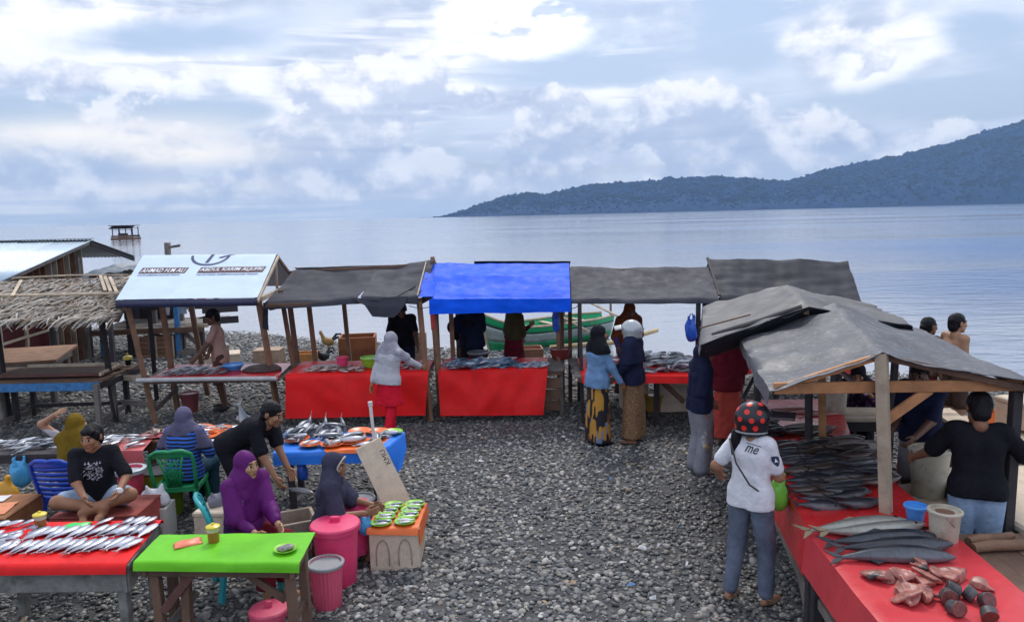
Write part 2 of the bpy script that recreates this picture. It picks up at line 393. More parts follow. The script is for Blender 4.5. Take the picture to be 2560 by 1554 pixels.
me = bpy.data.meshes.new('pebbles'); me.vertices.add(len(PT)); me.vertices.foreach_set('co', PT[:, :3].ravel()); me.materials.append(PEB)
a = me.attributes.new('scl', 'FLOAT', 'POINT'); a.data.foreach_set('value', PT[:, 3].copy())
# damp shingle round the stalls and tables, drier along the trodden way between them
dry = np.clip(1.30-.6*np.exp(-((PT[:, 1]-10.6)/.8)**2)-.5*np.exp(-((PT[:, 0]-1.9)/.7)**2)*(PT[:, 1] < 8)-.45*np.clip((-PT[:, 0]-1.2)/2, 0, 1)*(PT[:, 1] < 9.5)+.22*sn(PT[:, :3], 1.1, 9, 2)+.1*sn(PT[:, :3], 4, 3, 2), .55, 1.75)
a = me.attributes.new('dry', 'FLOAT', 'POINT'); a.data.foreach_set('value', dry)
rt = np.stack([RNG.randn(len(PT))*.28, RNG.randn(len(PT))*.28, RNG.rand(len(PT))*6.28], -1)
a = me.attributes.new('rot', 'FLOAT_VECTOR', 'POINT'); a.data.foreach_set('vector', rt.ravel())
me.update()
peb = put("pebbles", me)
setp(peb, 'rounded grey cobbles covering the whole beach', 'pebbles', kind='stuff')
ng = bpy.data.node_groups.new('scatter_stones', 'GeometryNodeTree')
ng.interface.new_socket('Geometry', in_out='INPUT', socket_type='NodeSocketGeometry'); ng.interface.new_socket('Geometry', in_out='OUTPUT', socket_type='NodeSocketGeometry')
gi = ng.nodes.new('NodeGroupInput'); go = ng.nodes.new('NodeGroupOutput'); ip = ng.nodes.new('GeometryNodeInstanceOnPoints'); ci = ng.nodes.new('GeometryNodeCollectionInfo')
ci.inputs[0].default_value = stones; ci.inputs['Separate Children'].default_value = True; ci.inputs['Reset Children'].default_value = True
ip.inputs['Pick Instance'].default_value = True
na = ng.nodes.new('GeometryNodeInputNamedAttribute'); na.data_type = 'FLOAT'; na.inputs[0].default_value = 'scl'
nb = ng.nodes.new('GeometryNodeInputNamedAttribute'); nb.data_type = 'FLOAT_VECTOR'; nb.inputs[0].default_value = 'rot'
er = ng.nodes.new('FunctionNodeEulerToRotation')
ng.links.new(gi.outputs[0], ip.inputs['Points']); ng.links.new(ci.outputs[0], ip.inputs['Instance']); ng.links.new(nb.outputs['Attribute'], er.inputs[0])
ng.links.new(er.outputs[0], ip.inputs['Rotation']); ng.links.new(na.outputs['Attribute'], ip.inputs['Scale']); ng.links.new(ip.outputs[0], go.inputs[0])
md = peb.modifiers.new('scatter', 'NODES'); md.node_group = ng

# ================================================================== the sea
def sea():
    m = bpy.data.materials.new('sea_water'); m.use_nodes = True; n, L, b = nodes_of(m)
    b.inputs['Base Color'].default_value = (.21, .26, .35, 1); b.inputs['IOR'].default_value = 1.36; b.inputs['Specular IOR Level'].default_value = .9
    geo = n.new('ShaderNodeNewGeometry')
    def noise(sc, st, d=4, rot=0.0):
        mp = n.new('ShaderNodeMapping'); mp.inputs[3].default_value = st; mp.inputs[2].default_value = (0, 0, rot); L(geo.outputs['Position'], mp.inputs[0])
        x = n.new('ShaderNodeTexNoise'); x.inputs['Scale'].default_value = sc; x.inputs['Detail'].default_value = d; L(mp.outputs[0], x.inputs['Vector']); return x.outputs[0]
    def rng(v, a, c, lo, hi):
        x = n.new('ShaderNodeMapRange'); L(v, x.inputs[0])
        for i, q in enumerate((a, c, lo, hi)): x.inputs[i+1].default_value = q
        return x.outputs[0]
    def mul(a, c):
        x = n.new('ShaderNodeMath'); x.operation = 'MULTIPLY'
        for i, q in enumerate((a, c)):
            if isinstance(q, (int, float)): x.inputs[i].default_value = q
            else: L(q, x.inputs[i])
        return x.outputs[0]
    def addn(a, c):
        x = n.new('ShaderNodeMath'); L(a, x.inputs[0]); L(c, x.inputs[1]); return x.outputs[0]
    # wind patches: catspaws out in the bay ruffle the surface, elsewhere it lies slick
    sp = n.new('ShaderNodeSeparateXYZ'); L(geo.outputs['Position'], sp.inputs[0])
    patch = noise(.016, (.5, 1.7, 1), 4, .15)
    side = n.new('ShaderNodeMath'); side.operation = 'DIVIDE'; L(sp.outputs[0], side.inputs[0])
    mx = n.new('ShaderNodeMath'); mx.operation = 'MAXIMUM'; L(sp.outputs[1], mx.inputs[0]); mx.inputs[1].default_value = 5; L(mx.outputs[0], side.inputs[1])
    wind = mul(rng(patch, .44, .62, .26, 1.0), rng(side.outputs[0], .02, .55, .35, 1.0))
    h = addn(mul(noise(.9, (.55, 1.6, 1), 5, .2), 1.0), mul(noise(4.5, (.6, 1.5, 1), 3, -.15), .28))
    bp = n.new('ShaderNodeBump'); bp.inputs['Distance'].default_value = .30; L(mul(wind, .55), bp.inputs['Strength']); L(h, bp.inputs['Height'])
    L(bp.outputs[0], b.inputs['Normal']); L(rng(wind, 0, 1, .07, .20), b.inputs['Roughness']); wc = n.new('ShaderNodeMix'); wc.data_type = 'RGBA'; L(rng(wind, .2, .8, 0, 1), wc.inputs[0]); wc.inputs[6].default_value = (.33, .34, .37, 1); wc.inputs[7].default_value = (.035, .13, .33, 1); L(wc.outputs[2], b.inputs['Base Color'])  # pale and deep blue sky reflection put into the base colour, following the wind
    xs = np.array([-5800, -2500, -800, -250, -80, -25, 0, 25, 80, 250, 800, 2500, 5800.]); ys = np.array([9, 13, 18, 25, 40, 80, 160, 400, 1000, 2500, 5800.])
    V = [(x, y, WATER_Z) for x in xs for y in ys]; w = len(ys)
    Fc = [(i*w+j, (i+1)*w+j, (i+1)*w+j+1, i*w+j+1) for i in range(len(xs)-1) for j in range(w-1)]
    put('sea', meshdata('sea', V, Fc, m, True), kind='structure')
sea()

# ================================================================== the wooded headland across the bay
RIDGE = np.array([(-0.108, 0), (-0.091, 0), (-0.056, 23), (-0.009, 72), (0.023, 86), (0.052, 77), (0.102, 114), (0.16, 121), (0.206, 125), (0.246, 137), (0.299, 129), (0.339, 115), (0.362, 109), (0.383, 124), (0.408, 149), (0.46, 182), (0.495, 198), (0.529, 221), (0.58, 260), (0.62, 299), (0.665, 340), (0.75, 410), (0.9, 430), (1.2, 430)])
def hill_z(t, v):
    """t = x/y slope of the sight line, v = 0 shore .. 1 ridge .. 1.6 back"""
    top = np.interp(t, RIDGE[:, 0], RIDGE[:, 1])
    prof = np.where(v < 1, np.clip(v, 0, 1)**.85, 1-.5*(v-1))
    X = t*(2600+600*v); P = np.stack([X, 2600+600*v, 0*t], -1)
    spur = .16*sn(P, .009, 2, 2)+.06*sn(P, .03, 5, 2)
    return top*prof*(1+spur*np.clip(v*(1.0-v)*4, 0, 1))
def headland():
    ts = np.linspace(-.115, 1.1, 190); vs = np.linspace(0, 1.5, 34); T, Vv = np.meshgrid(ts, vs, indexing='ij')
    Y = 2650+620*Vv; Z = hill_z(T, Vv)-1.5*(Vv == 0); Xw = T*Y
    V = np.stack([Xw, Y, Z], -1).reshape(-1, 3); w = len(vs)
    Fc = [(i*w+j, (i+1)*w+j, (i+1)*w+j+1, i*w+j+1) for i in range(len(ts)-1) for j in range(w-1)]
    m = M('hill_forest', (.005, .032, .110), rough=.95, var=.45, scale=.02, rnd=0, spec=.1)  # blue of the distant haze is put into the base colour
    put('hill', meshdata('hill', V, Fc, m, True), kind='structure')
    # tree crowns over it
    import bmesh
    bm = bmesh.new(); bmesh.ops.create_icosphere(bm, subdivisions=1, radius=1); bv = np.array([v.co[:] for v in bm.verts]); bf = np.array([[v.index for v in f.verts] for f in bm.faces]); bm.free()
    n = 11000; t = -.10+1.0*RNG.rand(n)**.9; v = np.clip(RNG.beta(1.6, 1.0, n)*1.08, .03, 1.05); v[:2600] = .97+.06*RNG.rand(2600)
    y = 2650+620*v; x = t*y; z = hill_z(t, v); r = (4+6.5*RNG.rand(n)**2)*np.where(RNG.rand(n) < .05, 1.5, 1); r = r*np.clip(.35+z/60, .35, 1)
    VV = []; FF = []
    J = 1+.28*RNG.randn(n, len(bv), 1); S = np.stack([r*(.9+.4*RNG.rand(n)), r, r*(.75+.5*RNG.rand(n))], -1)
    VV = bv[None]*J*S[:, None]+np.stack([x, y, z+r*.25], -1)[:, None]; FF = bf[None]+np.arange(n)[:, None, None]*len(bv)
    fm = M('forest_crowns', (.006, .036, .115), rough=.95, var=.75, scale=.012, rnd=0, spec=.1)  # crowns carry the same haze blue in their colour
    setp(put('forest', meshdata('forest', VV.reshape(-1, 3), FF.reshape(-1, 3), fm)), 'dark woods tinted haze blue covering the headland across the bay', 'forest', kind='stuff')
headland()
# ---- the moist air over the bay
def haze():
    m = bpy.data.materials.new('sea_haze'); m.use_nodes = True; t = m.node_tree; t.nodes.clear()
    v = t.nodes.new('ShaderNodeVolumePrincipled'); o = t.nodes.new('ShaderNodeOutputMaterial'); t.links.new(v.outputs[0], o.inputs['Volume'])
    v.inputs['Color'].default_value = (.42, .66, 1.0, 1); v.inputs['Density'].default_value = .00013; v.inputs['Anisotropy'].default_value = .1
    mb = MB(); mb.box((0, 1400, 230), (12400, 9400, 460)); mb.v = [(x, y, -8 if z < 100 else z) for x, y, z in mb.v]
    setp(mb.build('haze', m), 'pale blue sea haze over the bay', 'haze', kind='stuff')
haze()

# ================================================================== timber, tarpaulin
W_POST = wood('post', (.25, .13, .075)); W_GREY = wood('weathered', (.19, .165, .145)); W_DARK = wood('dark', (.040, .034, .038))
W_NEW = wood('new', (.50, .235, .10), stain=.15); W_PALE = wood('pale', (.50, .40, .29)); W_BROWN = wood('brown', (.15, .085, .055))
W_CREAM = wood('painted_post', (.50, .40, .29), stain=.3); W_RED = wood('red', (.13, .055, .045)); W_PLY = wood('plywood', (.22, .12, .07))
W_BLUE = M('painted_blue', (.05, .19, .42), rough=.7, var=.3, scale=12, stain=.5, stain_col=(.1, .09, .09), rnd=.1, bump=.3)
T_GREY = tarp('charcoal', (.036, .037, .052), rough=.65, spec=.25); T_GREYD = tarp('black', (.024, .025, .036), rough=.65, spec=.25); T_BLUE = tarp('blue', (.001, .095, .78), rough=.55, spec=.12, stain=.3, stain_col=(.002, .05, .50))
T_FADED = tarp('faded', (.155, .150, .155), rough=.55); T_RED = tarp('red', (.80, .014, .014), rough=.45, spec=.2, stain=.45, stain_col=(.48, .008, .010)); T_WHITE = M('banner_white', (.60, .72, .86), rough=.4, var=.05, scale=3, rnd=0, stain=.25, stain_col=(.42, .5, .58))
T_RED2 = tarp('red_worn', (.66, .028, .032), rough=.22, spec=.5, stain=.4, stain_col=(.40, .01, .012)); T_PINK = tarp('pink_worn', (.62, .13, .13), rough=.35)
class Thing:
    """an Empty at the thing's base; parts are given in scene metres"""
    def __init__(s, name, loc, label, cat, group=None):
        s.o = Vector(loc); s.e = empty(name, loc, 0, label, cat, group)
    def beam(s, name, mat, p, q, w, h=None, roll=0, parent=None, **k):
        return beam(name, mat, parent or s.e, Vector(p)-s.o, Vector(q)-s.o, w, h or w, roll, **k)
    def part(s, name, mat, fn, smooth=False, parent=None, **k):
        m = MB(); fn(m); return m.build(name, mat, parent or s.e, smooth, loc=-s.o if parent is None else (0, 0, 0), **k)
    def tube(s, name, mat, pts, r, n=10, **k):
        return s.part(name, mat, lambda m: m.tube(pts, r, n), True, **k)
    def planks(s, mat, A, B, C, D, n, th=.025, gap=.008, name='plank', jit=.006):
        """n boards running A->B, laid side by side towards D"""
        for i in range(n):
            j = random.uniform(-jit, jit); v0, v1 = i/n+gap/2, (i+1)/n-gap/2; e0, e1 = random.uniform(-.012, .012), random.uniform(-.012, .012)
            P = [bil(A, B, C, D, e0, v0), bil(A, B, C, D, 1+e1, v0), bil(A, B, C, D, 1+e1, v1), bil(A, B, C, D, e0, v1)]
            c = sum(P, Vector())/4; nn = (P[1]-P[0]).cross(P[3]-P[0]).normalized(); up = nn*j
            V = [p-c+up for p in P]+[p-c+up-nn*th for p in P]
            put(name, meshdata(name, V, [(0, 1, 2, 3), (7, 6, 5, 4)]+[(i_, 4+i_, 4+(i_+1) % 4, (i_+1) % 4) for i_ in range(4)], mat), s.e, c-s.o)
def rows_fn(rows, sag=.03, wr=.01, seed=0, freq=4.0):
    """sheet through lines (A,B); u along the line, v across the rows by true length"""
    mid = [(Vector(a)+Vector(b))/2 for a, b in rows]; d = [0]
    for p, q in zip(mid, mid[1:]): d.append(d[-1]+(q-p).length)
    d = [x/d[-1] for x in d]
    def fn(u, v):
        i = 0
        while i < len(d)-2 and v > d[i+1]: i += 1
        t = (v-d[i])/(d[i+1]-d[i]); p = lerp(lerp(*rows[i], u), lerp(*rows[i+1], u), t)
        n = float(sn(np.array(p), freq, seed, 2)); n2 = float(sn(np.array((p.x*2.2, p.y, p.z)), freq*1.9, seed+2, 2))
        steep = abs((Vector(rows[i][0])-Vector(rows[i+1][0])).normalized().z)
        n3 = float(sn(np.array((p.x, p.y*1.6, p.z)), freq*1.25, seed+5, 2)); off = Vector((0, -steep, 1-steep*.6))*(wr*.8*n+wr*.4*n2+wr*(.5-1.3*abs(n3)))*(.38 if steep < .1 else 1)
        return p+off-Vector((0, 0, sag*math.sin(pi*t)*(1-steep*.8)*(1-.6*abs(2*u-1)**2)))
    return fn
def sheet(name, mat, parent, o, rows, nu=30, nv=24, th=.005, sag=.03, wr=.01, seed=0, freq=4.0, **k):
    m = MB(); m.grid(rows_fn(rows, sag, wr, seed, freq), nu, nv, th); ob = m.build(name, mat, parent, True, loc=-Vector(o) if parent else (0, 0, 0), **k)
    ob.data.set_sharp_from_angle(angle=R(60)); return ob
def wire(name, mat, parent, o, pts, r=.004): 
    m = MB(); m.tube(pts, r, 6); return m.build(name, mat, parent, True, loc=-Vector(o))

# ------------------------------------------------------------------ stall under the white campaign banner
S = Thing('market_stall', (-4.5, 11.3, 0), 'open market stall roofed with a white printed banner with dark fascia', 'stall', 'stalls along the shingle beach')
for f, t in (((-5.40, 11.15, 0), (-5.62, 11.02, 1.92)), ((-5.32, 11.75, 0), (-5.46, 11.75, 2.05)), ((-3.60, 11.35, 0), (-3.74, 11.15, 1.90)), ((-3.44, 12.1, 0), (-3.58, 12.1, 2.0)), ((-5.3, 12.9, 0), (-5.5, 12.9, 1.8))):
    S.beam('post', W_POST, f, t, .065, .075)
S.beam('ridge_pole', W_BROWN, (-5.85, 12.18, 2.44), (-3.72, 12.18, 2.42), .05)
S.beam('eave_beam', W_DARK, (-5.64, 10.86, 1.84), (-3.66, 10.86, 1.82), .03, .05)
S.beam('king_post', W_PALE, (-3.76, 12.16, 1.9), (-3.76, 12.16, 2.42), .035); S.beam('rafter', W_PALE, (-3.72, 12.2, 2.43), (-3.63, 10.8, 1.86), .03, .05); S.beam('rafter', W_BROWN, (-3.74, 12.2, 2.43), (-3.70, 13.2, 1.86), .03, .05)
S.beam('tie_beam', W_PALE, (-3.70, 12.6, 1.92), (-3.62, 10.95, 1.88), .04, .07); S.beam('table_rail', W_BROWN, (-5.45, 11.0, .69), (-3.45, 10.95, .69), .05, .07); S.beam('table_rail', W_BROWN, (-5.4, 11.95, .69), (-3.5, 11.9, .69), .05, .07)
S.beam('brace', W_GREY, (-5.40, 11.2, .22), (-5.30, 11.75, .42), .03, .08); S.beam('brace', W_PALE, (-6.1, 11.6, .63), (-5.42, 11.15, .72), .03, .08); S.beam('brace', W_GREY, (-6.1, 11.6, .25), (-5.40, 11.2, .30), .03, .08)
S.planks(W_GREY, (-5.48, 10.95, .735), (-3.42, 10.9, .735), (-3.45, 12.0, .735), (-5.45, 12.05, .735), 7)
WB = [((-5.80, 13.25, 1.88), (-3.70, 13.25, 1.86)), ((-5.87, 12.2, 2.51), (-3.74, 12.2, 2.48)), ((-5.65, 10.80, 1.93), (-3.63, 10.80, 1.915))]
WBF = rows_fn(WB, .012, .004, 3)
ban = sheet('banner', T_WHITE, S.e, S.o, WB, 30, 30, .004, .012, .004, 3)
S.part('fascia', M('banner_edge', (.035, .035, .085), rough=.4, rnd=0), lambda m: m.grid(rows_fn([((-5.65, 10.785, 1.925), (-3.63, 10.785, 1.91)), ((-5.65, 10.78, 1.815), (-3.63, 10.78, 1.80))], 0, .004, 1), 20, 2, .004), True)
_v0 = None
def banner_uv(u, t):      # t = 0 at the ridge, 1 at the front eave
    d1 = (Vector(WB[1][0])-Vector(WB[0][0])).length; d2 = (Vector(WB[2][0])-Vector(WB[1][0])).length
    v = (d1+d2*t)/(d1+d2); p = WBF(u, v); return p+Vector((0, -.39, .92))*.007
INK_R = M('ink_maroon', (.075, .016, .022), rough=.5, rnd=0); INK_W = M('ink_white', (.85, .86, .9), rough=.5, rnd=0, var=.03); INK_B = M('ink_navy', (.03, .04, .12), rough=.5, rnd=0)
def text_mesh(txt, shear=.25, bold=.012):
    c = bpy.data.curves.new('lettering', 'FONT'); c.body = txt; c.shear = shear; c.offset = bold; c.resolution_u = 2; c.fill_mode = 'FRONT'
    o = bpy.data.objects.new('lettering', c); COL.objects.link(o); bpy.context.view_layer.update()
    me = o.to_mesh(); V = np.array([v.co[:] for v in me.vertices]); Fc = [tuple(p.vertices) for p in me.polygons]; o.to_mesh_clear(); bpy.data.objects.remove(o); bpy.data.curves.remove(c)
    V -= V.min(0); V /= V.max(0)+np.array([0, 0, 1]); return V, Fc
def print_on(name, mat, uvmap, V, Fc, parent, o, lift=0.0):
    P = [uvmap(float(x), float(y)) for x, y, *_ in V]; P = [p+Vector((0, -.39, .92))*lift for p in P]
    return put(name, meshdata(name, P, Fc, mat), parent, -Vector(o))
def bar(u0, u1, t0, t1, sl=.012, n=24):
    V = []; Fc = []
    for i in range(n+1):
        x = i/n; V += [(u0+(u1-u0)*x, t1), (u0+(u1-u0)*x+sl, t0)]
        if i: Fc.append((2*i-2, 2*i, 2*i+1, 2*i-1))
    return V, Fc
for u0, u1, txt, sub in ((.045, .385, 'AHMAD H.M ALI', 'CALON GUBERNUR SULAWESI TENGAH'), (.475, .955, 'ABDUL KARIM ALJUFRI', 'CALON WAKIL GUBERNUR SULAWESI TENGAH')):
    V, Fc = bar(u0, u1, .325, .455); b_ = print_on('name_bar', INK_R, banner_uv, V, Fc, S.e, S.o)
    V, Fc = text_mesh(txt); print_on('lettering', INK_W, lambda x, y: banner_uv(u0+.012+(u1-u0-.014)*x, .435-.09*y), V, Fc, S.e, S.o, .004)
    V, Fc = text_mesh(sub); print_on('lettering', INK_B, lambda x, y: banner_uv(u0+.003+(u1-u0-.03)*x, .510-.035*y), V, Fc, S.e, S.o, .001)
V = []; Fc = []
for i in range(31):
    a = pi*(1.0+i/30); V += [(.515+.145*math.cos(a), .055-.235*math.sin(a)), (.515+.125*math.cos(a), .055-.195*math.sin(a))]
    if i: Fc.append((2*i-2, 2*i, 2*i+1, 2*i-1))
V = [(x, max(.03, y)) for x, y in V]; print_on('ring_emblem', INK_B, banner_uv, V, Fc, S.e, S.o)
V, Fc = bar(.495, .52, .03, .225, .02, 3); print_on('numeral', INK_B, banner_uv, V, Fc, S.e, S.o, .001)
print_on('swoosh', INK_B, banner_uv, [(.575, .10), (.60, .12), (.66, .05), (.70, .03), (.645, .035), (.60, .07)], [(0, 1, 2, 5), (2, 3, 4, 5)], S.e, S.o, .001)
pp = MB(); pp.tube([(-5.45, 10.80, .755), (-4.4, 10.80, .75), (-3.40, 10.72, .75)], .034, 14)
pp.build('pvc_pipe', M('pvc', (.52, .50, .50), rough=.4, stain=.2), smooth='auto', label='long grey white plastic pipe along the front edge of the banner stall table', cat='pipe')

# ------------------------------------------------------------------ stall under the loose charcoal tarpaulin
S = Thing('market_stall', (-2.4, 11.4, 0), 'market stall under a sagging charcoal tarpaulin with a loose hanging flap', 'stall', 'stalls along the shingle beach')
for f, t in (((-3.34, 11.62, 0), (-3.52, 11.55, 1.95)), ((-3.18, 12.2, 0), (-3.30, 12.2, 2.0)), ((-2.86, 13.2, 0), (-2.95, 13.2, 1.9)), ((-1.24, 10.95, 0), (-1.36, 11.1, 1.78)), ((-1.2, 12.0, 0), (-1.26, 12.25, 2.36)), ((-1.3, 13.1, 0), (-1.32, 13.1, 1.9))):
    S.beam('post', W_POST, f, t, .06, .07)
S.beam('table_rail', W_BROWN, (-3.4, 11.02, .69), (-1.2, 10.98, .69), .05, .07); S.beam('table_rail', W_BROWN, (-3.4, 12.0, .69), (-1.2, 11.95, .69), .05, .07); S.beam('ridge_pole', W_BROWN, (-3.6, 12.28, 2.16), (-1.2, 12.28, 2.24), .05)
S.beam('leg', W_GREY, (-3.3, 11.1, 0), (-3.3, 11.1, .67), .06); S.beam('leg', W_GREY, (-1.33, 11.05, 0), (-1.3, 11.0, .67), .06); S.beam('brace', W_GREY, (-3.36, 11.05, .05), (-3.28, 11.6, .35), .03, .07)
S.beam('eave_beam', W_BROWN, (-3.62, 11.1, 1.76), (-1.32, 11.08, 1.80), .04, .05); S.beam('tie_beam', W_RED, (-3.55, 11.1, 1.72), (-3.3, 12.3, 1.72), .04, .06); S.beam('tie_beam', W_RED, (-1.36, 11.1, 1.76), (-1.24, 12.3, 1.76), .05, .08)
S.planks(W_GREY, (-3.40, 10.96, .735), (-1.22, 10.92, .735), (-1.22, 11.98, .735), (-3.42, 12.05, .735), 7)
sheet('canopy', T_GREY, S.e, S.o, [((-3.60, 13.3, 1.75), (-1.3, 13.3, 1.8)), ((-3.50, 12.3, 2.20), (-2.15, 12.3, 2.20)), ((-3.64, 11.12, 1.80), (-2.25, 11.05, 1.84)), ((-3.66, 11.10, 1.70), (-2.28, 11.03, 1.76))], 34, 34, .006, .08, .024, 1, 3.0)
sheet('canopy', T_GREY, S.e, S.o, [((-2.4, 13.3, 1.78), (-1.25, 13.3, 1.82)), ((-2.18, 12.28, 2.21), (-1.22, 12.28, 2.30)), ((-2.20, 11.03, 1.86), (-1.36, 11.0, 1.84)), ((-2.18, 11.0, 1.82), (-1.36, 10.98, 1.74))], 26, 34, .006, .07, .026, 2, 3.2)
sheet('flap', T_GREY, S.e, S.o, [((-2.33, 11.02, 1.84), (-1.52, 11.0, 1.86)), ((-2.12, 10.93, 1.74), (-1.56, 10.9, 1.72)), ((-2.02, 10.9, 1.59), (-1.70, 10.88, 1.57))], 14, 10, .006, .02, .015, 6, 5)
sheet('flap', T_BLUE, S.e, S.o, [((-1.34, 12.3, 2.27), (-1.17, 12.2, 2.22)), ((-1.36, 11.5, 2.0), (-1.15, 11.4, 1.98)), ((-1.36, 11.02, 1.84), (-1.14, 11.0, 1.84))], 6, 10, .005, .02, .012, 3, 4)
S.part('batten', W_PALE, lambda m: m.beam((-1.36, 12.2, 2.28), (-1.37, 11.0, 1.87), .02, .02)); S.part('batten', W_DARK, lambda m: m.beam((-1.72, 11.0, 1.83), (-1.44, 11.35, 1.97), .02, .02))
sheet('back_sheet', M('banner_back', (.75, .77, .80), rough=.5, rnd=0, var=.06), S.e, S.o, [((-3.52, 12.36, 2.235), (-1.75, 12.36, 2.24)), ((-3.5, 13.2, 1.90), (-1.7, 13.2, 1.92))], 12, 5, .004, .02, .008, 4)
sheet('scrap', T_GREYD, S.e, S.o, [((-3.66, 11.15, 1.80), (-3.58, 11.1, 1.80)), ((-3.70, 11.15, 1.42), (-3.60, 11.1, 1.40))], 4, 8, .005, 0, .02, 5, 8)

# ------------------------------------------------------------------ stall under the blue tarpaulin
S = Thing('market_stall', (-.2, 11.4, 0), 'market stall under a bright blue tarpaulin with a straight hanging valance', 'stall', 'stalls along the shingle beach')
for f, t in (((-1.10, 11.15, 0), (-1.16, 11.1, 1.75)), ((-.95, 12.0, 0), (-.98, 12.0, 2.05)), ((.72, 11.62, 0), (.70, 11.55, 1.9)), ((.80, 12.2, 0), (.80, 12.2, 2.05)), ((-.95, 13.1, 0), (-.95, 13.1, 1.85)), ((.8, 13.1, 0), (.8, 13.1, 1.85))):
    S.beam('post', W_POST, f, t, .06, .07)
S.beam('table_rail', W_BROWN, (-1.12, 10.98, .69), (.72, 10.95, .69), .05, .07); S.beam('table_rail', W_BROWN, (-1.1, 11.9, .69), (.75, 11.8, .69), .05, .07); S.beam('ridge_pole', W_BROWN, (-1.2, 12.28, 2.18), (.9, 12.28, 2.15), .05)
S.beam('leg', W_GREY, (-1.05, 11.05, 0), (-1.05, 11.0, .67), .06); S.beam('leg', W_GREY, (.70, 11.02, 0), (.70, 11.0, .67), .06)
for i in range(3): S.beam('side_board', W_BROWN, (.40, 10.98, .19+.17*i), (.69, 10.98, .19+.17*i), .02, .155)
S.planks(W_GREY, (-1.14, 10.92, .735), (.74, 10.9, .735), (.78, 11.85, .735), (-1.1, 11.95, .735), 7)
sheet('canopy', T_BLUE, S.e, S.o, [((-1.2, 13.3, 1.75), (.93, 13.3, 1.75)), ((-1.20, 12.3, 2.26), (.94, 12.3, 2.20)), ((-1.19, 11.7, 2.12), (.90, 11.7, 2.06)), ((-1.16, 11.12, 1.86), (.86, 11.1, 1.80)), ((-1.165, 10.98, 1.80), (.85, 10.98, 1.76))], 40, 44, .006, .035, .020, 9, 3.4)
V = sheet('valance', T_BLUE, S.e, S.o, [((-1.20, 10.97, 1.815), (.86, 10.96, 1.775)), ((-1.20, 10.93, 1.60), (.85, 10.92, 1.585))], 44, 10, .004, 0, .018, 4, 7)
sheet('backing_sheet', T_GREYD, S.e, S.o, [((-.6, 12.36, 2.27), (.97, 12.36, 2.23)), ((-.6, 13.0, 1.95), (.96, 13.0, 1.92))], 10, 4, .005, .01, .008, 4)
sheet('rag', M('cloth_redrag', (.45, .03, .03)), S.e, S.o, [((-1.20, 11.02, 1.62), (-1.13, 11.02, 1.62)), ((-1.19, 11.03, 1.35), (-1.14, 11.03, 1.37))], 3, 6, .005, 0, .012, 4, 9)

# ------------------------------------------------------------------ fourth and fifth stalls
S = Thing('market_stall', (2, 11.2, 0), 'market stall under a flat taut dark grey tarpaulin beside the blue one', 'stall', 'stalls along the shingle beach')
for f, t in (((.98, 10.62, 0), (.98, 10.95, 1.72)), ((.90, 11.9, 0), (.92, 11.9, 1.95)), ((1.05, 11.95, 0), (1.08, 11.95, 1.95)), ((2.70, 10.98, 0), (2.72, 11.0, 1.70)), ((3.0, 11.9, 0), (3.05, 11.9, 1.95))):
    S.beam('post', W_DARK if f[0] > .95 else W_BROWN, f, t, .05, .06)
S.beam('brace', W_DARK, (2.74, 10.98, 1.25), (2.86, 11.0, 1.68), .04, .05)
S.beam('table_rail', W_BROWN, (.9, 10.45, .69), (3.1, 10.2, .69), .05, .07); S.beam('table_rail', W_BROWN, (.9, 11.8, .69), (3.2, 11.7, .69), .05, .07); S.beam('ridge_pole', W_BROWN, (.9, 12.28, 2.08), (3.25, 12.28, 2.05), .05)
S.beam('brace', W_BROWN, (2.05, 10.5, .66), (2.42, 10.6, .30), .05, .07); S.beam('leg', W_DARK, (2.0, 10.45, 0), (2.0, 10.42, .68), .07); S.beam('leg', W_DARK, (1.15, 10.6, 0), (1.15, 10.5, .68), .06); S.beam('leg', W_DARK, (2.95, 10.4, 0), (2.95, 10.3, .68), .07)
S.planks(W_GREY, (.85, 10.42, .735), (3.15, 10.15, .735), (3.2, 11.75, .735), (.88, 11.85, .735), 8)
sheet('canopy', T_GREY, S.e, S.o, [((.94, 13.3, 1.7), (3.2, 13.3, 1.7)), ((.95, 12.3, 2.14), (3.22, 12.3, 2.10)), ((.87, 11.02, 1.76), (3.02, 11.0, 1.70)), ((.87, 10.98, 1.70), (3.02, 10.97, 1.64))], 34, 36, .006, .07, .026, 7, 3.0)
S = Thing('market_stall', (4.3, 11.4, 0), 'farthest market stall with a steep black tarpaulin roof at the water side', 'stall', 'stalls along the shingle beach')
for f, t in (((3.15, 11.35, 0), (3.12, 11.3, 1.70)), ((5.15, 11.3, 0), (5.1, 11.3, 1.50)), ((3.3, 12.6, 0), (3.3, 12.6, 2.1)), ((5.4, 12.6, 0), (5.45, 12.6, 2.0))): S.beam('post', W_DARK, f, t, .06, .07)
S.beam('table_rail', W_BROWN, (3.2, 11.4, .69), (5.1, 11.2, .69), .05, .07); S.beam('leg', W_DARK, (4.0, 11.35, 0), (4.0, 11.3, .68), .07); S.beam('leg', W_DARK, (4.9, 11.25, 0), (4.9, 11.2, .68), .07); S.beam('brace', W_DARK, (3.5, 11.35, .15), (3.75, 11.3, .66), .05)
S.planks(W_GREY, (3.25, 11.25, .735), (5.15, 11.05, .735), (5.2, 12.2, .735), (3.25, 12.3, .735), 7)
sheet('canopy', T_GREYD, S.e, S.o, [((3.3, 13.4, 1.6), (5.6, 13.4, 1.55)), ((3.26, 12.5, 2.19), (5.55, 12.5, 2.11)), ((3.10, 11.25, 1.72), (5.20, 11.2, 1.54)), ((3.10, 11.2, 1.66), (5.20, 11.15, 1.42))], 36, 36, .006, .07, .036, 8, 2.6)
S.part('batten', W_DARK, lambda m: m.beam((3.24, 12.52, 2.22), (3.08, 11.2, 1.74), .04, .03))

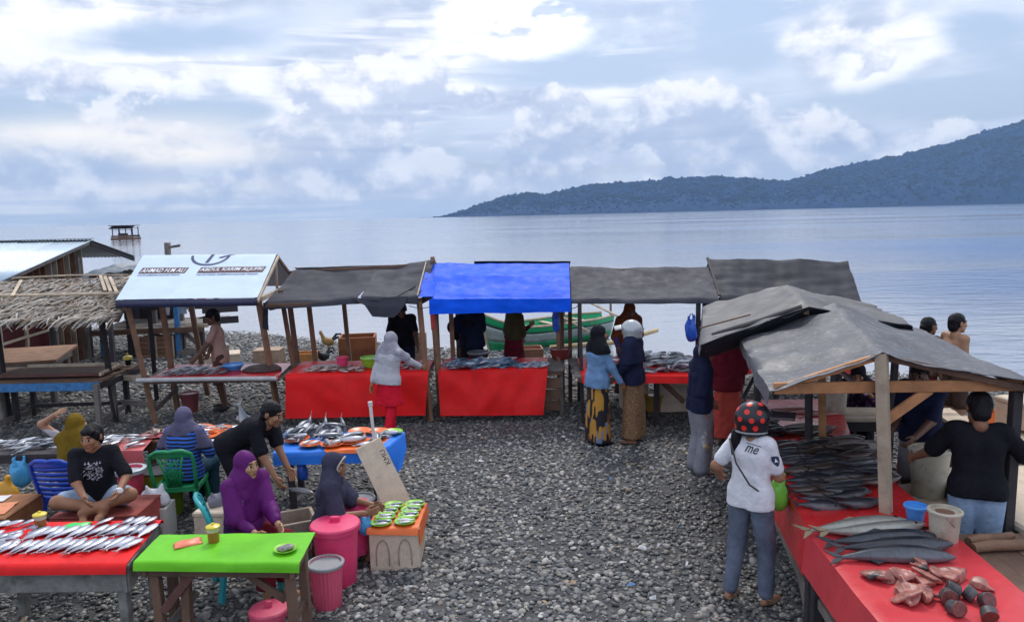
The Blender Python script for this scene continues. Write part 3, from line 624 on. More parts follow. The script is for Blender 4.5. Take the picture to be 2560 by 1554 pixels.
# ------------------------------------------------------------------ the two gabled stalls on the right
def tilt_roof(label, mat, L0, L1, A0, A1, R0, R1, seed, wr, hang):
    """gabled tarpaulin, ridge running away from the camera: eave L0->L1, ridge A0->A1, eave R0->R1 (0 = near end)"""
    L0, L1, A0, A1, R0, R1 = map(Vector, (L0, L1, A0, A1, R0, R1)); dn = Vector((0, 0, -hang))
    S = Thing('market_stall', ((L0.x+R0.x)/2, (L0.y+L1.y)/2, 0), label, 'stall', 'gabled stalls over the long fish tables')
    m = MB(); m.grid(rows_fn([(L0+dn+Vector((-.02, 0, 0)), L1+dn), (L0, L1), (A0, A1), (R0, R1), (R0+dn, R1+dn)], .05, wr, seed, 2.8), 40, 44, .006)
    o = m.build('canopy', mat, S.e, True, loc=-S.o); o.data.set_sharp_from_angle(angle=R(60)); return S
T_FRONT = tarp('weathered_front', (.074, .074, .084), rough=.5, stain=.5, stain_col=(.34, .34, .35), sscale=18); T_REAR = tarp('weathered_rear', (.100, .094, .092), rough=.55, stain=.5, stain_col=(.10, .095, .10))
S = tilt_roof('gabled stall in front under a grey tarpaulin flecked with white droppings', T_FRONT, (1.87, 5.40, 1.69), (2.32, 7.74, 1.70), (2.64, 5.34, 1.97), (3.33, 7.80, 1.99), (3.72, 5.30, 1.70), (4.25, 7.85, 1.72), 12, .046, .10)
S.beam('post', W_CREAM, (2.74, 5.30, 0), (2.65, 5.38, 1.95), .085, .075); S.beam('eave_beam', W_NEW, (1.91, 5.47, 1.69), (3.70, 5.42, 1.685), .035, .085)
S.beam('brace', W_NEW, (2.70, 5.43, 1.42), (3.05, 5.45, 1.66), .03, .075); S.beam('post', W_DARK, (2.82, 7.02, 0), (2.78, 7.05, 1.85), .06); S.beam('post', W_NEW, (2.96, 7.02, 0), (2.90, 7.05, 1.85), .075, .065)
S.beam('ridge_pole', W_BROWN, (2.66, 5.4, 1.91), (3.32, 7.75, 1.93), .05); S.beam('rafter', W_NEW, (1.92, 5.5, 1.67), (2.65, 5.42, 1.92), .03, .05); S.beam('rafter', W_BROWN, (2.66, 5.42, 1.92), (3.70, 5.36, 1.67), .03, .05)
S.beam('post', W_DARK, (4.15, 7.75, 0), (4.18, 7.8, 1.68), .07); S.beam('post', W_DARK, (3.68, 5.46, 0), (3.68, 5.44, 1.66), .07); S.beam('tie_beam', W_DARK, (2.3, 7.7, 1.66), (4.2, 7.8, 1.66), .04, .07)
S = tilt_roof('gabled stall behind under a brownish grey tarpaulin with folded seams', T_REAR, (1.84, 7.32, 1.69), (2.55, 10.1, 1.72), (2.93, 7.46, 2.03), (3.55, 9.82, 2.02), (4.1, 7.7, 1.76), (4.7, 9.8, 1.74), 15, .040, .10)
for f, t in (((2.62, 8.0, 0), (2.62, 8.0, 1.8)), ((2.78, 9.9, 0), (2.7, 9.9, 1.7)), ((4.0, 7.9, 0), (4.05, 7.9, 1.72)), ((4.45, 9.7, 0), (4.5, 9.7, 1.7))): S.beam('post', W_DARK, f, t, .06)
S.beam('eave_beam', W_DARK, (1.9, 7.4, 1.64), (2.55, 10.0, 1.67), .04, .06); S.beam('ridge_pole', W_BROWN, (2.93, 7.5, 1.97), (3.55, 9.8, 1.97), .05); S.part('fold', T_REAR, lambda m: m.tube([(2.02, 7.62, 1.75), (2.45, 7.60, 1.87), (2.9, 7.55, 2.03)], [.012, .03, .015], 8), True); S.part('batten', W_BROWN, lambda m: m.beam((1.98, 7.95, 1.765), (2.5, 7.9, 1.905), .02, .015))
sheet('drape', T_GREYD, S.e, S.o, [((1.83, 7.31, 1.70), (2.93, 7.45, 2.035)), ((1.84, 7.40, 1.60), (2.98, 7.60, 1.93)), ((1.95, 7.62, 1.50), (3.1, 7.85, 1.80))], 20, 10, .006, .03, .02, 4, 4); sheet('drape', T_GREYD, S.e, S.o, [((2.93, 7.45, 2.035), (4.1, 7.69, 1.77)), ((2.98, 7.60, 1.93), (4.15, 7.85, 1.66))], 16, 6, .006, .02, .02, 5, 4)

# ---- cords tying the roofs together
for i, (a_, b_, lab) in enumerate((((-1.50, 11.0, 1.72), (-1.18, 10.97, 1.70), 'thin black cord between the charcoal and blue roofs'), ((-3.66, 10.85, 1.83), (-3.60, 11.1, 1.74), 'thin black cord between the banner and charcoal roofs'), ((.84, 10.97, 1.62), (1.02, 11.0, 1.72), 'thin black cord between the blue and grey roofs'))):
    m = MB(); m.tube([a_, lerp(a_, b_, .5)-Vector((0, 0, .03)), b_], .006, 6); m.build('rope', M('rope', (.03, .03, .035)), None, True, label=lab, cat='rope')

# ================================================================== plank house with a zinc roof, far left
def zinc(name, col, stain, sc):
    return M('zinc_'+name, col, rough=.45, var=.12, scale=3, metal=.25, stain=stain, stain_col=sc, rnd=.15, sscale=3)
Z_PALE = zinc('pale', (.48, .58, .68), .45, (.30, .33, .37)); Z_OLD = zinc('old', (.33, .36, .38), .6, (.20, .13, .09)); Z_RUST = zinc('rust', (.30, .075, .035), .6, (.14, .06, .04)); Z_CREAM = zinc('cream', (.50, .43, .32), .6, (.26, .15, .09))
def corrugated(T, mat, A, B, C, D, amp=.018, pitch=.085, name='roof_sheet', jit=.0):
    """A->B along the eave/ridge direction, D/C the lower edge; ribs run A->D"""
    A, B, C, D = map(Vector, (A, B, C, D)); n = max(8, int((B-A).length/pitch*6)); nn = (B-A).cross(D-A).normalized(); c = (A+B+C+D)/4
    if nn.z < 0: nn = -nn
    m = MB(); m.grid(lambda u, v: bil(A, B, C, D, u, v)+nn*(amp*math.sin(u*(B-A).length/pitch*2*pi)+jit*math.sin(v*3+u*5))-c, n, 3, .004); return m.build(name, mat, T.e, True, loc=c-T.o)
H = Thing('plank_house', (-11.5, 16.3, 0), 'weathered plank house with a pale corrugated zinc gable roof', 'house')
xr = -9.35
for i in range(8):
    x1 = xr-i*.78+.03; x0 = xr-(i+1)*.78; dz = random.uniform(-.012, .012)
    corrugated(H, Z_PALE, (x0, 17.05, 2.66+dz), (x1, 17.05, 2.66+dz), (x1, 13.7, 1.98+dz), (x0, 13.7, 1.98+dz))
    corrugated(H, Z_OLD, (x0, 18.95, 2.20+dz), (x1, 18.95, 2.20+dz), (x1, 16.98, 2.67+dz), (x0, 16.98, 2.67+dz), name='roof_sheet')
H.beam('ridge_cap', Z_OLD, (xr-6, 17.02, 2.70), (xr+.02, 17.02, 2.70), .22, .02)
H.beam('barge_board', W_DARK, (xr-.02, 17.05, 2.60), (xr-.02, 18.95, 2.13), .03, .10); H.beam('barge_board', W_GREY, (xr-.02, 13.7, 1.92), (xr-.02, 17.0, 2.60), .025, .06)
def roofz(y): return 1.95+(y-13.7)*.2+.0 if y < 17.02 else 2.62-(y-17.02)*.24
y = 13.95
while y < 16.9:                      # gable wall, upright boards
    w = random.uniform(.20, .27); hole = 14.15 < y < 15.75
    z1 = roofz(y)-.05; z0 = 0 if not hole else 1.28
    H.beam('board', W_PLY if random.random() < .2 else wood('wall', (.42, .355, .285)), (xr-.32, y+w/2, z0), (xr-.32, y+w/2, z1), .02, w-.012)
    y += w
for yy in (14.15, 14.95, 15.75): H.beam('window_post', W_CREAM, (xr-.30, yy, .0), (xr-.30, yy, 1.3), .07, .05)
H.beam('window_rail', W_CREAM, (xr-.28, 14.1, .80), (xr-.28, 15.8, .86), .03, .05); H.beam('window_rail', W_CREAM, (xr-.27, 14.1, 1.22), (xr-.27, 15.8, 1.30), .03, .07)
H.part('wall', wood('inner', (.16, .03, .035)), lambda m: m.box((xr-2.2, 15, .9), (3.4, 2.6, 1.75)))
H.part('front_wall', wood('wall', (.42, .355, .285)), lambda m: m.box((xr-3.3, 13.93, .95), (5.9, .03, 1.85)))
H.beam('corner_post', W_GREY, (xr-.30, 16.95, 0), (xr-.30, 16.95, 2.3), .12); H.beam('board', W_GREY, (xr-.28, 17.1, 1.15), (xr-.28, 18.5, 1.05), .02, .35); H.beam('board', W_GREY, (xr-.3, 17.05, .0), (xr-.3, 17.05, .8), .02, .25)
# lean-to of patched sheets against the gable
corrugated(H, Z_OLD, (-9.2, 17.6, 2.06), (-8.3, 17.6, 2.10), (-8.45, 16.1, 1.88), (-9.2, 16.1, 1.84), jit=.01)
corrugated(H, Z_CREAM, (-8.5, 17.3, 2.02), (-7.7, 17.2, 2.02), (-7.9, 15.7, 1.74), (-8.7, 15.7, 1.76), jit=.01)
corrugated(H, Z_RUST, (-9.2, 15.9, 1.79), (-7.8, 15.6, 1.73), (-8.0, 14.7, 1.55), (-9.2, 14.8, 1.58), jit=.01)
H.part('tarpaulin', M('cloth_slate', (.16, .19, .22), bump=.4, bscale=8), lambda m: m.grid(lambda u, v: Vector((-9.15+.9*u, 15.95+1.1*v+.15*u, 1.93+.05*u+.12*v))+Vector((0, 0, 1))*.07*float(sn(np.array((u*3, v*3, 0)), 2.2, 3, 3)), 22, 14, .01), True)
for p, q in (((-7.95, 14.9, 0), (-7.95, 14.9, 1.6)), ((-7.8, 16.9, 0), (-7.8, 16.9, 1.9)), ((-9.1, 14.9, 0), (-9.1, 14.9, 1.58))): H.beam('post', W_DARK, p, q, .08)

# ------------------------------------------------------------------ palm-thatched stall
S = Thing('thatched_stall', (-6.9, 11.5, 0), 'stall with a shaggy grey palm thatch roof in front of the plank house', 'stall')
TH = [wood('thatch_grey', (.30, .265, .23), stain=.4, bump=.2), wood('thatch_pale', (.42, .375, .32), stain=.3, bump=.2), wood('thatch_brown', (.24, .17, .115), stain=.3, bump=.2)]
for f, t in (((-6.11, 11.36, 0), (-6.24, 11.45, 1.78)), ((-7.86, 11.55, 0), (-7.95, 11.6, 1.78)), ((-6.05, 12.6, 0), (-6.1, 12.7, 1.9))): S.beam('post', W_DARK, f, t, .07)
S.beam('eave_beam', W_BROWN, (-9.0, 11.05, 1.63), (-5.75, 11.0, 1.62), .05); S.beam('ridge_pole', W_BROWN, (-9.0, 12.75, 1.98), (-5.9, 12.75, 2.0), .06)
def th_pt(u, v): return bil((-9.3, 12.85, 2.02), (-6.3, 12.85, 2.06), (-5.62, 10.72, 1.62), (-9.3, 10.6, 1.60), u, v)
S.part('thatch_base', wood('thatch_under', (.10, .075, .055)), lambda m: m.grid(lambda u, v: th_pt(u, .05+.88*v)-Vector((0, 0, .05)), 10, 8, .02))
leaf_ms = []
for k in range(9):
    rr = random.Random(k); L_ = .20+.028*k; w_ = .026+.003*rr.random(); b_ = .03+.03*rr.random(); tw = rr.uniform(-.02, .02)
    V = []
    for j, t in enumerate((0, .35, .7, 1)):
        ww = w_*(1, 1.1, .8, .25)[j]; V += [(-ww/2+tw*t*2, -L_*t, b_*math.sin(pi*t)*.8-.02*t), (tw*t*2, -L_*t, b_*math.sin(pi*t)*.8+.010-.02*t), (ww/2+tw*t*2, -L_*t, b_*math.sin(pi*t)*.8-.02*t)]
    Fc = []
    for j in range(3): Fc += [(3*j, 3*j+3, 3*j+4, 3*j+1), (3*j+1, 3*j+4, 3*j+5, 3*j+2)]
    leaf_ms.append([meshdata('leaf', V, Fc, TH[c]) for c in range(3)])
nrm = (th_pt(1, 0)-th_pt(0, 0)).cross(th_pt(0, 0)-th_pt(0, 1)).normalized(); nrm = nrm if nrm.z > 0 else -nrm
ax = (th_pt(1, .5)-th_pt(0, .5)).normalized(); dn = (th_pt(.5, 0)-th_pt(.5, 1)).normalized()
base_m = Matrix((ax, dn, nrm)).transposed()
spots = []
for r_ in range(21):
    v = r_/21; n_ = 74
    for i in range(n_):
        u = .14+.87*(i+random.random())/n_
        spots.append((u, v+random.uniform(-.03, .03), random.gauss(-.42, .2) if random.random() < .9 else random.uniform(-1.2, 1.0), random.random()))
random.shuffle(spots); stuffV = []; stuffF = []; stuffM = []
for i, (u, v, a, q) in enumerate(spots):
    c = 0 if q < .5 else (1 if q < .8 else 2); k = random.randrange(9); me = leaf_ms[k][c]
    p = th_pt(u, v)+nrm*(.015+.05*random.random()+.02*math.sin(v*17*pi)); Rm = base_m @ Matrix.Rotation(a, 3, 'Z') @ Matrix.Rotation(random.gauss(.06, .05), 3, 'X') @ Matrix.Rotation(random.gauss(0, .3), 3, 'Y')
    if i < 300: put('leaf', me, S.e, p-S.o, Rm.to_euler())
    else:
        k0 = len(stuffV); stuffV += [p+Rm @ w.co for w in me.vertices]; stuffF += [tuple(k0+j for j in f.vertices) for f in me.polygons]; stuffM += [c]*len(me.polygons)
put('thatch', meshdata('thatch', stuffV, stuffF, TH, False, stuffM), S.e, -S.o, kind='stuff')
S.tube('bamboo_pole', W_PALE, [th_pt(.1, .42)+nrm*.12, th_pt(.5, .47)+nrm*.10, th_pt(.98, .55)+nrm*.13], .022); S.tube('bamboo_pole', W_PALE, [th_pt(.3, .02)+nrm*.12, th_pt(.62, .03)+nrm*.14, th_pt(.95, .05)+nrm*.12], .014)
for u, v, a in ((.80, .05, .5), (.83, .08, .42), (.86, .1, .38), (.38, .1, .45)): S.part('batten', W_PALE, lambda m: m.beam(th_pt(u, v)+nrm*.13, th_pt(u+.09, v+.40)+nrm*.12, .05, .012))

# ---- blue-edged table beneath it, and the plywood table behind
T = Thing('wooden_table', (-7.0, 11.4, 0), 'long timber table with a blue painted front edge under the thatch', 'table')
T.planks(W_BROWN, (-9.2, 10.98, .745), (-6.02, 10.92, .745), (-6.0, 12.08, .745), (-9.2, 12.15, .745), 6, .03)
T.beam('apron', W_BLUE, (-9.2, 10.955, .66), (-6.06, 10.895, .66), .025, .12); T.beam('apron', W_DARK, (-6.05, 10.93, .66), (-6.02, 12.05, .66), .025, .09)
for x, y_ in ((-6.08, 10.86), (-6.12, 11.38), (-6.16, 11.85), (-7.8, 11.3), (-7.74, 11.55), (-7.68, 11.9)): T.beam('leg', W_GREY if y_ < 11.5 else W_DARK, (x, y_, 0), (x, y_, .70), .07)
T.beam('stretcher', W_GREY, (-6.10, 10.8, .12), (-6.18, 11.9, .14), .03, .08); T.beam('stretcher', W_GREY, (-7.8, 11.2, .06), (-7.70, 11.95, .08), .03, .08); T.beam('stretcher', W_DARK, (-7.7, 11.88, .16), (-6.2, 11.85, .18), .03, .06)
t_ = Thing('chopping_tray', (-7.0, 11.45, .76), 'shallow worn red and brown cutting tray on the blue edged table', 'tray')
t_.part('board', W_BROWN, lambda m: m.box((-6.95, 11.45, .785), (1.65, .66, .02)), False)
t_.beam('rim', W_RED, (-7.75, 11.10, .80), (-6.15, 11.10, .80), .03, .05); t_.beam('rim', W_PALE, (-7.65, 11.80, .81), (-6.22, 11.80, .81), .03, .06); t_.beam('rim', W_PALE, (-6.13, 11.08, .80), (-6.2, 11.8, .80), .03, .05)
T = Thing('plywood_table', (-8.3, 12.9, 0), 'tilted bare plywood table top standing behind the thatched stall', 'table')
T.part('tabletop', W_PLY, lambda m: m.box((-8.5, 12.9, .80), (1.5, 1.25, .04), (.05, 0, .25))); T.beam('apron', W_GREY, (-8.9, 12.2, .72), (-7.7, 12.5, .72), .03, .10); T.beam('apron', W_GREY, (-7.7, 12.5, .72), (-7.95, 13.5, .72), .03, .10)
for x, y_ in ((-7.75, 12.55), (-8.95, 12.3), (-7.98, 13.4), (-9.1, 13.3)): T.beam('leg', W_GREY, (x, y_, 0), (x, y_, .70), .08)

# ------------------------------------------------------------------ fishing jetty with drying clothes
J = Thing('wooden_jetty', (-7.7, 17.4, 0), 'ramshackle wooden jetty with blue posts at the water edge behind the banner stall', 'jetty')
for x, y_, h, m_ in ((-7.50, 16.85, 1.6, W_BLUE), (-9.35, 17.15, 1.5, W_BLUE), (-8.35, 17.6, 1.9, W_GREY), (-7.85, 17.9, 1.95, W_GREY), (-7.0, 17.9, 1.9, W_GREY), (-7.0, 16.9, .7, W_DARK), (-8.6, 16.9, 1.4, W_DARK), (-9.0, 17.8, 1.5, W_DARK), (-8.1, 16.8, .65, W_GREY)):
    J.beam('post', m_, (x, y_, gz(x, y_)-.1), (x+.02, y_, h), .10)
J.planks(W_GREY, (-9.4, 16.8, .66), (-6.95, 16.8, .70), (-6.9, 18.4, .72), (-9.4, 18.4, .68), 9, .03); J.beam('rail', W_BROWN, (-9.4, 16.78, .60), (-6.9, 16.75, .64), .04, .12)
for z in (.72, .98): J.beam('side_board', W_DARK, (-7.1, 17.3, z+.02), (-6.35, 17.5, z+.03), .03, .16)
J.beam('rail', W_DARK, (-9.3, 17.5, 1.06), (-7.0, 17.5, 1.06), .03, .10); J.beam('brace', W_GREY, (-7.45, 16.9, .62), (-6.85, 16.9, .08), .04, .09); J.beam('brace', W_GREY, (-7.5, 16.8, .10), (-6.8, 16.7, .18), .03, .1); J.beam('rail', W_PALE, (-7.3, 16.85, .68), (-6.8, 16.85, .71), .05, .08)
J.part('cladding', W_DARK, lambda m: m.box((-8.8, 18.3, 1.2), (1.2, .04, 1.0)))
for i, (x, c, w_, h_) in enumerate(((-8.0, (.55, .55, .58), .20, .42), (-7.62, (.33, .36, .46), .22, .40), (-7.40, (.40, .42, .48), .16, .36), (-7.15, (.65, .17, .06), .22, .18), (-8.75, (.09, .08, .10), .30, .5))):
    sheet('hung_cloth', cloth('laundry%d' % i, c), None, (0, 0, 0), [((x-w_/2, 17.45, 1.32), (x+w_/2, 17.45, 1.31)), ((x-w_*.48, 17.43, 1.32-h_), (x+w_*.5, 17.43, 1.31-h_))], 10, 10, .006, 0, .025, i, 7, cat='clothing', group='laundry drying on the jetty',
          label=('white shirt hung furthest left of the pale laundry on the jetty', 'grey blue shirt hung in the middle of the jetty laundry', 'pale striped cloth beside the man on the jetty line', 'orange cloth hung at the right end of the jetty line', 'black garment hung at the left end of the jetty line')[i])
J.beam('clothes_line', W_DARK, (-9.0, 17.46, 1.33), (-6.95, 17.46, 1.33), .02)
# basket, mooring post
B = Thing('woven_basket', (-8.0, 17.0, 0), 'brown woven basket crate under the wooden jetty', 'basket')
for i in range(5): B.beam('slat', W_PLY, (-8.35, 16.75, .06+.10*i), (-7.55, 16.75, .06+.10*i), .015, .085)
for x in (-8.33, -7.95, -7.57): B.beam('upright', W_PALE, (x, 16.735, 0), (x, 16.735, .52), .015, .03)
B.part('body', W_BROWN, lambda m: m.box((-7.95, 17.0, .25), (.76, .45, .46)))
K = Thing('mooring_post', (-10.4, 22, -.3), 'grey wooden pole with a side arm rising behind the banner roof', 'post')
K.beam('pole', W_GREY, (-9.98, 22, -.6), (-9.88, 22, 2.44), .16, .12); K.beam('arm', W_GREY, (-9.85, 21.95, 2.30), (-9.50, 21.95, 2.35), .05, .07)

# ------------------------------------------------------------------ floating fish hut out on the water
F = Thing('floating_hut', (-74, 146, WATER_Z), 'small roofed fishing platform floating far out on the water', 'hut')
o = Vector((-73.4, 146, WATER_Z))
F.part('roof', W_DARK, lambda m: (m.box(o+Vector((-.1, 0, 2.85)), (4.3, 3.6, .12), (0, .01, 0)), m.box(o+Vector((-.1, -1.0, 2.55)), (4.3, 1.6, .1), (.35, 0, 0)), m.box(o+Vector((2.3, -.5, 2.35)), (.9, .8, .08))))
for x in (-1.8, -.6, .7, 1.8):
    for yy in (-1.3, 1.3): F.beam('post', W_DARK, o+Vector((x, yy, -.2)), o+Vector((x, yy, 2.6)), .13)
F.part('raft', W_BROWN, lambda m: (m.box(o+Vector((0, 0, .35)), (4.2, 3.2, .5)), m.box(o+Vector((0, -1.5, .85)), (4.0, .12, .35)), m.box(o+Vector((0, 1.5, .85)), (4.0, .12, .35)))); F.part('rail', W_DARK, lambda m: m.box(o+Vector((0, -1.35, 2.0)), (3.8, .08, .08))); F.part('cargo', W_DARK, lambda m: m.box(o+Vector((-.5, 0, 1.0)), (1.4, 1.0, .8)))

# ------------------------------------------------------------------ green outrigger boat drawn up behind the blue stall
def boat():
    c = Vector((-.50, 17.4, 0)); d = Vector((.88, .47, 0)).normalized(); n = Vector((-d.y, d.x, 0)); Ln = 3.3
    B = Thing('fishing_boat', (1.2, 18.4, WATER_Z), 'green and white wooden outrigger boat moored behind the blue stall', 'boat')
    def hull(t, s, off=0):
        """t along, s = 0 keel .. 1 gunwale"""
        w = .56*math.sin(min(1, (t+.02)*2.2)*pi/2)**.7*(1 if t < .8 else 1-.5*(t-.8)/.2); z = .0+.62*s+.42*(1-min(1, t*3))**2*s+.10*t
        return c+d*(Ln*t-.30*s*(1-min(1, t*2.5)))+n*off*w*(s**.55)+Vector((0, 0, z-.25))
    bands = [(0, .38, M('paint_green', (.02, .30, .12), rough=.5, var=.35, scale=4, stain=.4, rnd=0, stain_col=(.05, .12, .08))), (.38, .74, M('paint_grey_white', (.36, .44, .42), rough=.6, var=.25, scale=4, stain=.4, rnd=0, stain_col=(.12, .2, .16))), (.74, .79, M('paint_black', (.02, .03, .03), rnd=0)), (.79, 1.0, M('paint_bright_green', (.01, .42, .16), rough=.45, var=.2, scale=4, stain=.3, rnd=0))]
    for s0, s1, m_ in bands:
        for sd in (-1, 1): B.part('strake', m_, lambda m: m.grid(lambda u, v: hull(u, s0+(s1-s0)*v, sd), 26, 4, .02), True)
    for sd in (-1, 1): B.tube('gunwale', W_CREAM, [hull(t/14, 1.0, sd)+Vector((0, 0, .02)) for t in range(15)], .028, 8)
    B.part('bow_post', W_PALE, lambda m: m.beam(hull(0, .0, 0), hull(0, 1.15, 0)+Vector((-.03, 0, .06)), .05, .07))
    for t in (.25, .5, .75): B.part('thwart', W_PALE, lambda m: m.beam(hull(t, .92, -1), hull(t, .92, 1), .12, .03))
    for t in (.42, .8): B.part('outrigger_boom', W_PALE, lambda m: m.tube([hull(t, 1.05, -1)-n*1.7+Vector((0, 0, -.05)), hull(t, 1.1, 0)+Vector((0, 0, .35)), hull(t, 1.05, 1)+n*1.6], .03, 8), True)
    B.part('outrigger_float', M('bamboo', (.55, .42, .22), rnd=.05), lambda m: m.tube([hull(.15, .6, -1)-n*1.75, hull(.6, .6, -1)-n*1.75, hull(.98, .75, -1)-n*1.75], .05, 10), True)
    B.part('roof_frame', W_GREY, lambda m: (m.beam(hull(.5, 1, -1), hull(.5, 1, -1)+Vector((0, 0, .75)), .05, .05), m.beam(hull(.95, 1, -1), hull(.95, 1, -1)+Vector((0, 0, .75)), .05, .05), m.beam(hull(.4, 1, -1)+Vector((0, 0, .76)), hull(1.05, 1, -1)+Vector((0, 0, .72)), .05, .05), m.beam(hull(.95, 1, -1)+Vector((0, 0, .74)), hull(1.3, .7, -1), .04, .04)))
boat()

# ================================================================== tables in the foreground
FOAM = M('foam', (.70, .57, .43), rough=.8, var=.10, scale=9, bump=.5, bscale=70, stain=.5, stain_col=(.34, .26, .21), rnd=.06, sscale=5)
FOAM_D = M('foam_dirty', (.40, .31, .24), rough=.85, var=.2, scale=7, bump=.5, bscale=60, stain=.6, stain_col=(.16, .09, .06), rnd=.1)
G_CLOTH = tarp('lime', (.15, .55, .015), rough=.5, spec=.25, stain=.4, stain_col=(.08, .36, .01)); O_CLOTH = tarp('orange', (.80, .15, .02), rough=.45); B_CLOTH = tarp('azure', (.02, .20, .78), rough=.35)
CONC = M('mossy_concrete', (.22, .21, .19), rough=.9, var=.35, scale=7, bump=.8, bscale=20, stain=.7, stain_col=(.05, .055, .045), rnd=.1, sscale=4)
def covered(name, label, A, B, C, D, z, wm, hang, mat, clabel, legs, seed, apron=.07, nplank=4, wr=.005, side=.0, back=.04):
    """timber table A(front left) B(front right) C(back right) D with a sheet laid on it that hangs `hang` in front"""
    A, B, C, D = (Vector((*p, z)) for p in (A, B, C, D)); T = Thing(name, ((A.x+C.x)/2, (A.y+C.y)/2, 0), label, 'table', 'fish tables on the shingle')
    T.planks(wm, A, B, C, D, nplank, .03, jit=.001)
    dz = Vector((0, 0, .03+apron/2))
    for p, q in ((A, B), (B, C), (C, D), (D, A)):
        i = (p+q)/2; k = ((A+B+C+D)/4-i).normalized()*.03; T.beam('apron', wm, p+k-dz, q+k-dz, .028, apron)
    for x, y in legs: T.beam('leg', wm, (x+random.uniform(-.02, .02), y, gz(x, y)), (x, y, z-.035), .065, .06)
    up = Vector((0, 0, .009)); f = Vector((0, -.012, 0)); e = (B-A).normalized()*side
    rows = [(D+up-Vector((0, -.02, back))-e, C+up-Vector((0, -.02, back))+e), (D+up-e, C+up+e), (A+up+f-e, B+up+f+e), (A+f*2-Vector((0, 0, hang))-e, B+f*2-Vector((0, 0, hang*1.03))+e)]
    if clabel: sheet('table_cloth', mat, None, (0, 0, 0), rows, 34, 24, .003, 0, wr, seed, 7, label=clabel, cat='tablecloth', group='plastic sheets laid over the tables')
    return T
T = covered('fish_table', 'low mossy table with a red sheet and rows of silver fish in the left foreground', (-4.75, 5.02), (-2.68, 4.96), (-2.79, 5.74), (-4.75, 5.76), .68, CONC, .05, T_RED, 'red plastic sheet under the rows of silver fish in the left foreground', ((-2.77, 5.05), (-2.85, 5.65), (-3.85, 5.6), (-4.6, 5.1)), 1, .17, wr=.006)
T.beam('brace', W_GREY, (-2.6, 5.0, .04), (-2.32, 5.2, .36), .04, .05)
T = covered('small_table', 'small brown wooden table draped with a lime green sheet', (-2.60, 4.96), (-1.50, 4.88), (-1.52, 5.37), (-2.62, 5.39), .70, W_BROWN, .05, G_CLOTH, 'lime green sheet spread over the small brown table', ((-2.52, 5.02), (-1.57, 4.95), (-1.58, 5.3), (-2.54, 5.32), (-2.32, 5.04)), 2, .08, wr=.010, side=.03)
T.beam('brace', W_RED, (-2.48, 5.0, .32), (-2.25, 5.0, .60), .03, .06); T.beam('brace', W_BROWN, (-1.62, 5.0, .38), (-1.95, 5.02, .62), .03, .05); T.beam('stretcher', W_BROWN, (-1.58, 4.98, .2), (-1.58, 5.3, .22), .03, .05)
T = covered('fish_table', 'trestle table with blue sheet and plates of fish beside the man bending over', (-2.45, 7.52), (-1.36, 7.55), (-1.25, 8.18), (-2.55, 8.32), .645, W_DARK, .12, B_CLOTH, 'bright blue sheet hanging over the front of the plate covered table', ((-1.47, 7.68), (-1.40, 8.15), (-2.4, 8.2), (-2.35, 7.65)), 3, .07, wr=.008, side=.02)
sheet('table_cloth', O_CLOTH, None, (0, 0, 0), [((-1.98, 7.95, .660), (-1.30, 7.95, .660)), ((-1.95, 7.51, .662), (-1.33, 7.53, .662)), ((-1.90, 7.50, .635), (-1.34, 7.52, .62))], 14, 10, .003, 0, .002, 5, 6, label='orange sheet lying on the right half of the blue covered table', cat='tablecloth')
sheet('table_cloth', B_CLOTH, None, (0, 0, 0), [((-1.40, 7.56, .668), (-1.29, 8.15, .668)), ((-1.325, 7.53, .665), (-1.21, 8.12, .664)), ((-1.29, 7.53, .50), (-1.18, 8.0, .52)), ((-1.25, 7.60, .37), (-1.20, 7.74, .38))], 14, 16, .002, 0, .008, 9, 9, label='blue sheet corner hanging off the right end of the table', cat='tablecloth')
covered('fish_table', 'brown trestle table of orange trays behind the woman on the green chair', (-4.12, 8.07), (-2.72, 7.92), (-2.95, 8.66), (-4.0, 8.66), .65, W_BROWN, .01, None, None, ((-4.0, 8.12), (-2.85, 8.0), (-3.0, 8.6), (-3.9, 8.6)), 4, .09).beam('brace', W_PALE, (-4.0, 8.1, .15), (-3.7, 8.05, .55), .03, .06)
covered('fish_table', 'long dark plank table of small fish behind the young man at far left', (-6.2, 7.70), (-3.98, 7.70), (-4.15, 8.2), (-6.3, 8.25), .64, W_DARK, .01, None, None, ((-4.15, 7.8), (-4.75, 7.85), (-5.6, 7.8), (-4.25, 8.1)), 5, .07)
sheet('table_cloth', T_PINK, None, (0, 0, 0), [((-4.62, 8.15, .656), (-3.98, 8.15, .656)), ((-4.60, 7.68, .658), (-3.88, 7.68, .658)), ((-4.58, 7.66, .55), (-3.86, 7.66, .47))], 16, 12, .003, 0, .007, 6, 8, label='faded coral sheet hanging over the end of the dark plank table', cat='tablecloth')

